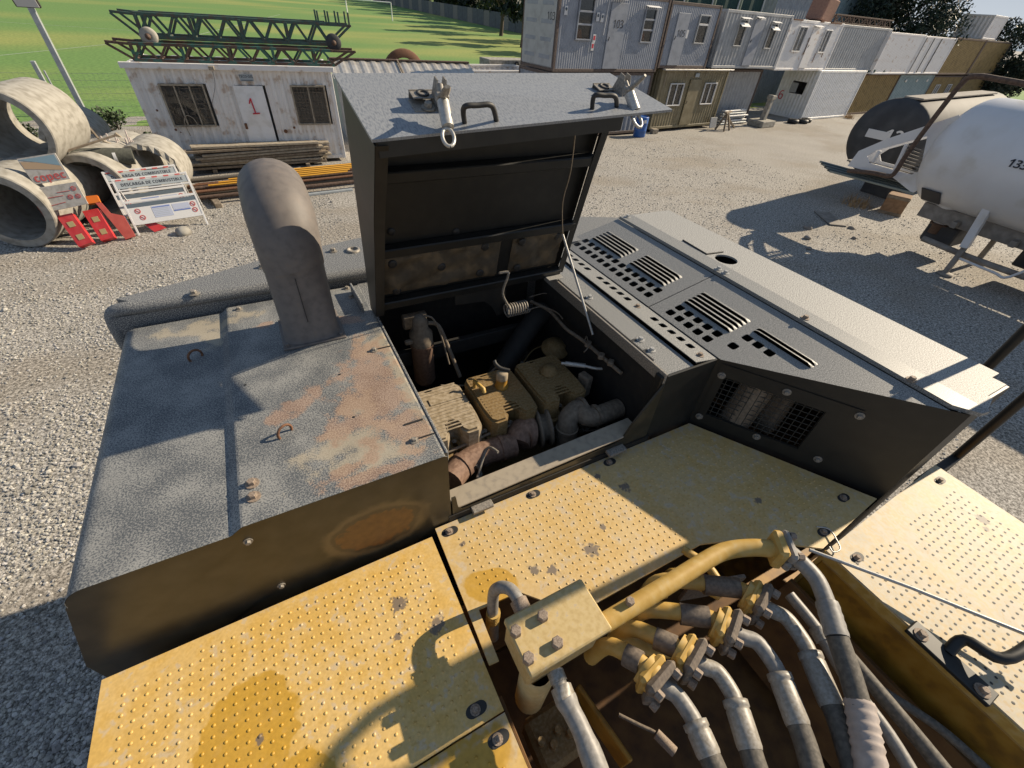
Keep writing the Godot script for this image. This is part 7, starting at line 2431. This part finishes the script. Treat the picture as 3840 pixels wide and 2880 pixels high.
func yard_bits() -> void:
	var st := mb()
	# plank stack before the cabin
	for lay in 8:
		var nlay := 3 if lay < 7 else 1
		for k in nlay:
			st = mb()
			var L := 3.7 + rng.randf() * 0.6 - 0.07 * lay
			box(st, Vector3.ZERO, Vector3(L, 0.062, 0.24), 0.006)
			var p := solo("plank", st, M.wood if (lay + k) % 3 else M.wood_dark, "weathered grey plank in the stack before the cabin", "plank", "planks stacked before the cabin")
			p.position = Vector3(0.15 + rng.randf_range(-0.25, 0.25), 0.14 + lay * 0.085, -17.02 + k * -0.27 + rng.randf_range(-0.03, 0.03) + 0.03 * lay)
			p.rotation = Vector3(rng.randf_range(-0.02, 0.02), 0.05 + rng.randf_range(-0.03, 0.03), rng.randf_range(-0.012, 0.012))
	for x in [-1.3, 1.4]:
		st = mb()
		box(st, Vector3.ZERO, Vector3(0.12, 0.11, 0.9), 0.008)
		var b := solo("bearer", st, M.wood_dark, "squared timber bearer under the plank stack", "timber", "bearers under the plank stack")
		b.position = Vector3(x, 0.055, -17.25)
	# steel pipes and yellow rods
	for k in 12:
		st = mb()
		var r: float = [0.05, 0.035, 0.06, 0.03][k % 4]
		var x0 := -2.0 + rng.randf_range(-0.25, 0.35)
		var z := -14.1 - k * 0.11 + rng.randf_range(-0.03, 0.03)
		rod(st, Vector3(x0, r + 0.12 + (0.1 if k % 3 == 1 else 0.0), z), Vector3(x0 + 5.2 + rng.randf(), r + 0.14 + (0.1 if k % 3 == 1 else 0.0), z - 0.45 + rng.randf_range(-0.1, 0.1)), r, 12)
		solo("steel_pipe", st, [M.rust_steel, M.rust, M.hose_black, M.rust][k % 4], "rusty steel pipe in the bundle lying on the gravel", "steel pipe", "steel pipes bundled on the gravel")
	for k in 5:
		st = mb()
		var z := -14.5 - k * 0.14
		rod(st, Vector3(-1.4 + 0.25 * k, 0.33 + 0.02 * k, z), Vector3(2.3 + 0.1 * k, 0.36, z - 0.25 - 0.05 * k), 0.024, 8)
		solo("yellow_rod", st, M.yellow_rod, "yellow painted rod lying on the rusty pipes", "rod", "yellow rods on the pipe bundle")
	st = mb()
	box(st, Vector3.ZERO, Vector3(0.16, 0.12, 0.9), 0.01)
	var tb := solo("timber_block", st, M.wood_dark, "short timber block under the front of the pipe bundle", "timber")
	tb.position = Vector3(-1.35, 0.06, -14.1); tb.rotation.y = 0.2
	st = mb()
	box(st, Vector3.ZERO, Vector3(1.5, 0.06, 0.12), 0.006)
	var gs := solo("grey_strip", st, M.pole, "pale grey metal strip on the gravel in front of the pipe bundle", "metal strip")
	gs.position = py(1225, 722, 0.03); gs.rotation.y = 0.08
	# lamp pole and fence
	var LP := thing("lamp_pole", "square pale steel floodlight pole behind the concrete pipes", "lamp pole", Vector3(-5.15, 0, -23.2))
	st = mb()
	box(st, Vector3(0, 1.8, 0), Vector3(0.16, 3.6, 0.16), 0.012)
	part("pole", st, M.pole, LP)
	st = mb()
	box(st, Vector3(-0.02, 3.68, 0.14), Vector3(0.62, 0.40, 0.12), 0.02, Basis(Vector3.RIGHT, 0.5))
	var hd := part("flood_head", st, M.steel_dark, LP)
	st = mb()
	box(st, Vector3(-0.02, 3.65, 0.205), Vector3(0.54, 0.33, 0.02), 0.005, Basis(Vector3.RIGHT, 0.5))
	part("glass", st, M.sign_white, hd)
	var FN := thing("wire_fence", "thin wire mesh fence along the edge of the playing field", "fence", Vector3(0, 0, -24.6))
	for k in 11:
		st = mb()
		rod(st, Vector3(-30 + k * 3.0, 0, 0), Vector3(-30 + k * 3.0, 1.7, 0), 0.03, 8)
		part("post", st, M.pole, FN)
	for k in 8:
		st = mb()
		rod(st, Vector3(-30, 0.15 + k * 0.21, 0.0), Vector3(0, 0.15 + k * 0.21, 0.0), 0.004, 4)
		part("wire", st, M.fence_wire, FN)
	st = mb()
	for k in 200:
		var x := -30.0 + k * 0.15
		rod(st, Vector3(x, 0.1, 0.003), Vector3(x, 1.65, 0.003), 0.0025, 3)
	var ms := part("mesh_wires", st, M.fence_wire, FN)
	ms.set_meta("kind", "stuff")
	st = mb()
	var pb := Vector3(-6.6, 0, -26.3)
	box(st, pb + Vector3(0, 0.9, 0), Vector3(0.14, 1.8, 0.14), 0.01)
	solo("fence_post", st, M.pole, "short pale square post standing by the lamp pole", "post")
	# low bushes at the pole
	for q in [[Vector3(-4.3, 0, -22.6), 0.8, 0.7], [Vector3(-7.2, 0, -22.5), 0.7, 0.5], [Vector3(-3.2, 0, -20.9), 0.5, 0.35]]:
		bush(q[0], q[1], q[2], ["dark straggly bush at the foot of the lamp pole", "dark green bush seen through the stacked pipe", "low dry brush beside the cabin corner"][0 if q[1] > 0.75 else (1 if q[1] > 0.6 else 2)])
	# tin roof shed, skip and box behind the raised door
	var S := thing("tin_shed", "low shed with a pale ribbed tin roof behind the cabin", "shed", Vector3(3.3, 0, -20.6), deg_to_rad(-4.0))
	st = mb()
	box(st, Vector3(2.9, 0.95, -1.1), Vector3(5.6, 1.9, 2.0), 0.02)
	part("walls", st, M.grey_wall, S)
	st = mb()
	corr(st, Vector3(0, 2.0, 0.15), Basis(Vector3.RIGHT, Vector3(0, 0.36, -1).normalized(), Vector3(0, 1, 0.36).normalized()), 5.8, 0.0, 1.5, [], 0.4, 0.03)
	corr(st, Vector3(5.8, 2.0, -2.45), Basis(Vector3.LEFT, Vector3(0, 0.36, 1).normalized(), Vector3(0, 1, -0.36).normalized()), 5.8, 0.0, 1.4, [], 0.4, 0.03)
	part("roof", st, M.roof_tin, S)
	st = mb()
	box(st, Vector3(2.9, 2.50, -1.22), Vector3(5.8, 0.05, 0.22), 0.01)
	part("ridge_cap", st, M.rust_steel, S)
	st = mb()
	beam(st, Vector3(2.7, 2.04, 0.17), Vector3(2.7, 2.52, -1.2), 0.06)
	part("batten", st, M.wood_dark, S)
	var B := thing("waste_skip", "open white ribbed skip with rusty edges beside the tin shed", "skip", Vector3(9.3, 0, -21.6), deg_to_rad(3.0))
	st = mb()
	corr(st, Vector3(0, 0, 0), Basis.IDENTITY, 3.6, 0.0, 2.15, [], 0.3, 0.04)
	corr(st, Vector3(0, 0, -2.2), Basis(Vector3.BACK, Vector3.UP, Vector3.LEFT), 2.2, 0.0, 2.15, [], 0.3, 0.04)
	corr(st, Vector3(3.6, 0, 0), Basis(Vector3.FORWARD, Vector3.UP, Vector3.RIGHT), 2.2, 0.0, 2.15, [], 0.3, 0.04)
	corr(st, Vector3(3.6, 0, -2.2), Basis(Vector3.LEFT, Vector3.UP, Vector3.FORWARD), 3.6, 0.0, 2.15, [], 0.3, 0.04)
	part("walls", st, M.white_far, B)
	st = mb()
	for q in [[Vector3(1.8, 2.17, 0), Vector3(3.7, 0.09, 0.1)], [Vector3(1.8, 2.17, -2.2), Vector3(3.7, 0.09, 0.1)], [Vector3(0, 2.17, -1.1), Vector3(0.1, 0.09, 2.1)], [Vector3(3.6, 2.17, -1.1), Vector3(0.1, 0.09, 2.1)]]: box(st, q[0], q[1], 0.01)
	part("rim", st, M.white_far, B)
	st = mb()
	box(st, Vector3(3.1, 1.85, 0.03), Vector3(0.7, 0.32, 0.01))
	part("rust_patch", st, M.rust, B)
	st = mb()
	box(st, Vector3(1.8, 1.7, -1.1), Vector3(3.4, 0.3, 2.0), 0.05)
	part("rubbish", st, M.grime, B)
	T_box()
	st = mb()
	lathe(st, [Vector2(0.7, -0.12), Vector2(1.0, -0.12), Vector2(1.04, 0.0), Vector2(1.0, 0.12), Vector2(0.7, 0.12)], Vector3(7.2, 1.65, -24.5), Vector3(0, 0, 1), 30)
	solo("steel_hoop", st, M.rust, "rust-red steel hoop showing above the tin shed roof", "hoop")
	# blue drum
	var dr := thing("plastic_drum", "blue plastic drum standing by the olive office corner", "drum", py(2395, 512, 0.0))
	st = mb()
	lathe(st, [Vector2(0.0, 0.0), Vector2(0.27, 0.0), Vector2(0.29, 0.03), Vector2(0.29, 0.28), Vector2(0.30, 0.30), Vector2(0.29, 0.32), Vector2(0.29, 0.58), Vector2(0.30, 0.60), Vector2(0.29, 0.62), Vector2(0.29, 0.84), Vector2(0.275, 0.87), Vector2(0.27, 0.85), Vector2(0, 0.85)], Vector3.ZERO, Vector3.UP, 24)
	part("body", st, M.blue, dr)
	st = mb()
	box(st, Vector3(-0.05, 0.68, 0.285), Vector3(0.16, 0.13, 0.012), 0.002)
	part("label_patch", st, M.sign_white, dr)
	st = mb()
	box(st, Vector3(0, 0.1, 0), Vector3(0.35, 0.2, 0.25), 0.01)
	var tbk := solo("timber_block", st, M.wood, "pale timber block under the olive office corner beside the drum", "timber")
	tbk.position = row(0.25, 0.0, -0.15)
	# concrete bollard on a slab, trestle, stacked white boards
	var cb := thing("concrete_bollard", "leaning concrete bollard on a square slab before the white box marked 6", "bollard", py(2850, 472, 0.0), 0.1)
	st = mb()
	box(st, Vector3(0, 0.16, 0), Vector3(1.3, 0.32, 1.0), 0.03)
	part("slab", st, M.concrete, cb)
	st = mb()
	box(st, Vector3(0.05, 0.85, 0), Vector3(0.28, 1.15, 0.28), 0.03, Basis(Vector3.BACK, -0.06))
	box(st, Vector3(0.09, 1.42, 0), Vector3(0.42, 0.22, 0.36), 0.03, Basis(Vector3.BACK, -0.06))
	part("post", st, M.concrete, cb)
	for k in 6:
		st = mb()
		box(st, Vector3.ZERO, Vector3(2.6 - 0.1 * k, 0.07, 0.24), 0.006)
		var wb := solo("white_board", st, M.white if k % 2 else M.pole, "pale board in the low stack before the grey container", "board", "pale boards stacked before the grey container")
		wb.position = row(7.2 + 0.1 * (k % 2), 0.08 + k * 0.12, 0.35 + 0.05 * (k % 3))
		wb.rotation.y = deg_to_rad(4.5) + 0.02 * (k % 3)
	var tr := thing("wooden_trestle", "old wooden trestle leaning at the end of the olive office", "trestle", row(5.3, 0.0, -0.6), 0.4)
	for q in [[Vector3(-0.5, 0, 0.2), Vector3(-0.25, 0.8, 0)], [Vector3(0.1, 0, 0.3), Vector3(-0.1, 0.8, 0)], [Vector3(-0.5, 0, -0.3), Vector3(-0.25, 0.8, 0)], [Vector3(0.9, 0.05, 0.3), Vector3(-0.1, 0.65, 0)]]:
		st = mb()
		beam(st, q[0], q[1], 0.09)
		part("leg", st, M.wood_dark, tr)
	st = mb()
	box(st, Vector3(-0.15, 0.84, 0), Vector3(0.9, 0.08, 0.16), 0.01)
	part("beam", st, M.wood_dark, tr)
	st = mb()
	box(st, Vector3(0, 0.25, 0), Vector3(0.5, 0.5, 0.06), 0.01, Basis(Vector3.RIGHT, -0.2))
	var gb2 := solo("metal_sheet", st, M.grey_wall, "small grey panel leaning on the olive office by the trestle", "metal sheet")
	gb2.position = row(4.7, 0.05, -0.25)
	for k in 3:
		st = mb()
		lathe(st, [Vector2(0.18, -0.1), Vector2(0.30, -0.1), Vector2(0.33, 0.0), Vector2(0.30, 0.1), Vector2(0.18, 0.1)], Vector3.ZERO, Vector3.UP, 20)
		var ty := solo("old_tyre", st, M.rubber, "old black tyre lying before the white box marked 6", "tyre", "tyres lying before the white box")
		ty.position = row(12.2 + k * 0.75, 0.11, -0.55 - 0.2 * (k % 2))
	for q in [[Vector3(17.9, 0, -7.9), 0.5, "dry brown weeds beside the wooden crate"], [row(19.2, 0, -0.55), 0.35, "dry straw weeds at the corner of the white box marked 6"]]:
		weeds(q[0], q[1], q[2])
	for k in 5:
		st = stone_big(0.07 + 0.03 * (k % 3), 20 + k)
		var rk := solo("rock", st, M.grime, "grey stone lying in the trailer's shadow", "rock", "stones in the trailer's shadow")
		rk.position = Vector3(12.5 + k * 0.7, 0.03, -6.0 - 0.5 * (k % 3))
	# green gear heaped on the ochre container
	for k in 4:
		st = stone_big(0.30 + 0.08 * (k % 2), 40 + k)
		var gt := solo("tarpaulin_bundle", st, M.net, "dark green bundle heaped on the ochre container", "bundle", "green bundles on the ochre container")
		gt.position = row(20.6 + k * 0.75, 2.62, 0.2 + 0.3 * (k % 2))
func T_box() -> void:
	var st := mb()
	box(st, Vector3(0, 0, 0), Vector3(2.4, 0.9, 1.2), 0.02)
	var b := solo("site_box", st, M.concrete, "cream box with a black 9 showing behind the skip", "box")
	b.position = Vector3(12.6, 1.95, -24.6)
	text("9", M.ink, b, Vector3(0.35, 0.18, 0.605), Basis.IDENTITY, 0.4, "number", 0.004, "Droid Sans", true)
	st = mb()
	box(st, Vector3(0, -1.0, 0), Vector3(2.2, 1.1, 1.1), 0.02)
	part("stand", st, M.grey_wall, b)

# leaf faces through a volume of clumps
func foliage(st: SurfaceTool, clumps: Array, per: int, size: float, r2: RandomNumberGenerator) -> void:
	for c in clumps:
		for k in per:
			var d := Vector3(r2.randfn(), r2.randfn(), r2.randfn()).normalized() * pow(r2.randf(), 0.45)
			var p: Vector3 = c[0] + d * c[1] * Vector3(1, 0.75, 1)
			var a := Vector3(r2.randf_range(-1, 1), r2.randf_range(-1, 1), r2.randf_range(-1, 1)).normalized()
			var b := a.cross(Vector3(r2.randf_range(-1, 1), r2.randf_range(-1, 1), r2.randf_range(-1, 1))).normalized()
			var s := size * r2.randf_range(0.6, 1.4)
			var v := r2.randf_range(0.55, 1.0)
			st.set_color(Color(v, v, v * r2.randf_range(0.8, 1.0)))
			tri(st, p - a * s, p + b * s * 0.45, p + a * s)
			tri(st, p - a * s, p + a * s, p - b * s * 0.45)
func tree(at: Vector3, h: float, cr: float, m: Material, label: String, sd: int, lsize := 0.3, nclump := 26, per := 60, low := 0.34) -> void:
	var T := thing("tree", label, "tree", at, 0.0, "trees round the playing field and yard")
	var r2 := RandomNumberGenerator.new()
	r2.seed = sd
	var st := mb()
	var top := Vector3(r2.randf_range(-0.4, 0.4), h * 0.72, r2.randf_range(-0.4, 0.4))
	tube(st, curve([Vector3.ZERO, top * 0.4 + Vector3(0.15, 0, 0), top], 4), [h * 0.035, h * 0.03, h * 0.028, h * 0.026, h * 0.024, h * 0.02, h * 0.016, h * 0.012, h * 0.006], 9)
	part("trunk", st, M.bark, T)
	var clumps := []
	for k in nclump:
		var a := r2.randf() * TAU
		var y := r2.randf_range(low, 1.0)
		var rr := cr * sin(clamp((y - low * 0.7) / (1.02 - low * 0.7), 0.0, 1.0) * PI * 0.9 + 0.2) * sqrt(r2.randf())
		var c := Vector3(cos(a) * rr, y * h, sin(a) * rr)
		clumps.append([c, cr * r2.randf_range(0.22, 0.42)])
		if k % 3 == 0:
			st = mb()
			var s: Vector3 = top * clampf(y * 0.8, 0.3, 0.9)
			tube(st, [s, s.lerp(c, 0.5) + Vector3(0, 0.1, 0), c], [h * 0.012, h * 0.008, h * 0.004], 6)
			part("limb", st, M.bark, T)
	st = mb()
	foliage(st, clumps, per, lsize, r2)
	part("crown", st, m, T)
func bush(at: Vector3, r: float, h: float, label: String) -> void:
	var T := thing("bush", label, "bush", at)
	var r2 := RandomNumberGenerator.new()
	r2.seed = int(at.x * 100)
	var clumps := []
	for k in 9:
		var a := r2.randf() * TAU
		clumps.append([Vector3(cos(a) * r * r2.randf(), h * r2.randf_range(0.2, 0.95), sin(a) * r * r2.randf()), r * 0.4])
	var st := mb()
	foliage(st, clumps, 100, 0.06, r2)
	part("foliage", st, M.leaf, T)
	for k in 6:
		st = mb()
		var c: Vector3 = clumps[k][0]
		tube(st, [Vector3(0, 0, 0), c * 0.6, c], [0.02, 0.014, 0.006], 5)
		part("stem", st, M.bark, T)
func weeds(at: Vector3, r: float, label: String) -> void:
	var T := thing("weeds", label, "weeds", at)
	T.set_meta("kind", "stuff")
	var st := mb()
	for k in 160:
		var a := rng.randf() * TAU
		var d := Vector3(cos(a), 0, sin(a)) * r * sqrt(rng.randf())
		var tip := d + Vector3(rng.randf_range(-0.15, 0.15), rng.randf_range(0.1, 0.35), rng.randf_range(-0.15, 0.15))
		var s := Vector3(-sin(a), 0, cos(a)) * 0.012
		tri(st, d - s, d + s, tip)
	part("blades", st, M.straw, T)

func far_side() -> void:
	# goal
	var gp := pp(1305, 68, Vector3(0, 0.006, -26), Vector3(0, 1, 0.0175).normalized())
	var G := thing("football_goal", "white football goal on the far side of the playing field", "goal", gp, -0.25)
	var st := mb()
	for q in [[Vector3(0, 0, 0), Vector3(0, 2.4, 0)], [Vector3(7.3, 0, 0), Vector3(7.3, 2.4, 0)], [Vector3(0, 2.4, 0), Vector3(7.3, 2.4, 0)], [Vector3(0, 2.4, 0), Vector3(0, 2.2, -1.2)], [Vector3(7.3, 2.4, 0), Vector3(7.3, 2.2, -1.2)], [Vector3(0, 2.2, -1.2), Vector3(0, 0, -2.0)], [Vector3(7.3, 2.2, -1.2), Vector3(7.3, 0, -2.0)]]:
		st = mb()
		rod(st, q[0], q[1], 0.07, 8)
		part("post" if q[0].x == q[1].x else "crossbar", st, M.white, G)
	# boundary wall with trees beyond
	var fp := func(u: float, v: float) -> Vector3: return pp(u, v, Vector3(0, 0.006, -26), Vector3(0, 1, 0.0175).normalized())
	var w0: Vector3 = fp.call(1400, 4); var w1: Vector3 = fp.call(1990, 134)
	var WL := thing("boundary_wall", "grey panel wall along the far edge of the playing field", "wall", Vector3.ZERO)
	var n := 40
	for k in n:
		st = mb()
		var a := w0.lerp(w1, float(k) / n); var b := w0.lerp(w1, (k + 0.97) / n)
		var m := (a + b) / 2
		box(st, m + Vector3(0, 1.15, 0), Vector3(0.12, 2.3, a.distance_to(b)), 0.02, Basis.looking_at((b - a).normalized(), Vector3.UP))
		part("panel", st, M.wall_dark if k % 3 else M.grime, WL)
	var kinds := [M.leaf, M.leaf_dark]
	for k in 22:
		var t := k / 21.0
		var p := w0.lerp(w1, t) + Vector3(4.0 + (k % 3) * 3.0, 0, -3.0 - (k % 2) * 3.0)
		p.y = field_y(p)
		tree(p, 9.0 + (k * 5) % 6, 4.0 + (k % 3), kinds[k % 2], ["leafy green tree behind the far wall of the playing field", "dark dense tree behind the far wall of the playing field"][k % 2], 300 + k, 0.45, 30, 70, 0.12)
	# house beyond the wall
	var H := thing("far_house", "pale house with a light blue roof band beyond the boundary wall", "house", Vector3(72, 1.4, -118), -0.9)
	st = mb()
	box(st, Vector3(0, 2.2, 0), Vector3(16, 4.4, 9), 0.05)
	part("wall", st, M.brick, H)
	st = mb()
	box(st, Vector3(0, 5.2, 0), Vector3(17, 1.7, 10), 0.2)
	part("roof", st, M.roof_blue, H)
	for k in 7:
		st = mb()
		box(st, Vector3(-6 + k * 2.0, 3.4, 4.52), Vector3(1.4, 1.2, 0.08), 0.02)
		part("window", st, M.white, H)
	# trees beside the field that throw the long shadows
	for q in [[Vector3(33, 0, -60), 8.5, 3.2], [Vector3(40, 0, -52), 9.0, 3.2], [Vector3(46, 0, -66), 11.0, 4.0], [Vector3(38, 0, -76), 9.5, 3.4], [Vector3(52, 0, -48), 12.0, 4.5], [Vector3(47, 0, -36), 10.0, 4.0]]:
		var p: Vector3 = q[0]
		p.y = field_y(p)
		tree(p, q[1], q[2], M.leaf_dark, "dark tree behind the grey office containers", int(p.x * 10), 0.35, 26, 60)
	tree(row(11.0, 0, 9.0), 9.5, 3.6, M.leaf_bright, "yellow-green sunlit tree showing above the white barred container", 401, 0.16, 26, 110)
	tree(row(2.5, 0, 8.0), 7.6, 2.6, M.leaf_bright, "light green tree showing above the container numbered 105", 404, 0.16, 20, 80)
	# big tree over the end of the row
	tree(row(31.5, 0, 5.5), 10.5, 5.0, M.leaf_dark, "large dark tree hanging over the ochre upper container", 402, 0.13, 60, 700, 0.3)
	tree(row(46.0, 0, 0.0), 6.6, 3.6, M.leaf_dark, "large dark tree at the far end of the container row", 403, 0.13, 40, 600, 0.2)
	# windbreak net behind the upper row
	var N := thing("windbreak_net", "dark green windbreak net on posts behind the upper containers", "net", row(3.0, 0, 4.5), deg_to_rad(4.5))
	for k in 5:
		st = mb()
		rod(st, Vector3(k * 2.4, 0, 0), Vector3(k * 2.4, 7.6, 0), 0.05, 8)
		part("post", st, M.pole, N)
	st = mb()
	corr(st, Vector3(0, 3.2, -0.05), Basis.IDENTITY, 9.6, 0.0, 4.2, [], 1.2, 0.12)
	part("net_sheet", st, M.net, N)
	# tall sheet-metal sheds behind
	for q in [[15.5, 5.5, 7.0, 6.2, "tall weathered sheet-metal shed behind the pale grey upper container"], [22.3, 6.5, 7.5, 6.6, "pale sheet-metal shed wall reaching the big tree"]]:
		var S := thing("metal_shed", q[4], "shed", row(q[0], 0, q[1]), deg_to_rad(4.5))
		st = mb()
		corr(st, Vector3.ZERO, Basis.IDENTITY, q[2], 0.0, q[3], [], 0.3, 0.03)
		corr(st, Vector3(0, 0, -6), Basis(Vector3.BACK, Vector3.UP, Vector3.LEFT), 6.0, 0.0, q[3], [], 0.3, 0.03)
		part("wall", st, M.grey_wall if q[0] < 20 else M.teal, S)
		st = mb()
		box(st, Vector3(q[2] / 2, q[3] + 0.05, -3), Vector3(q[2] + 0.3, 0.1, 6.3), 0.01)
		part("roof", st, M.roof_tin, S)
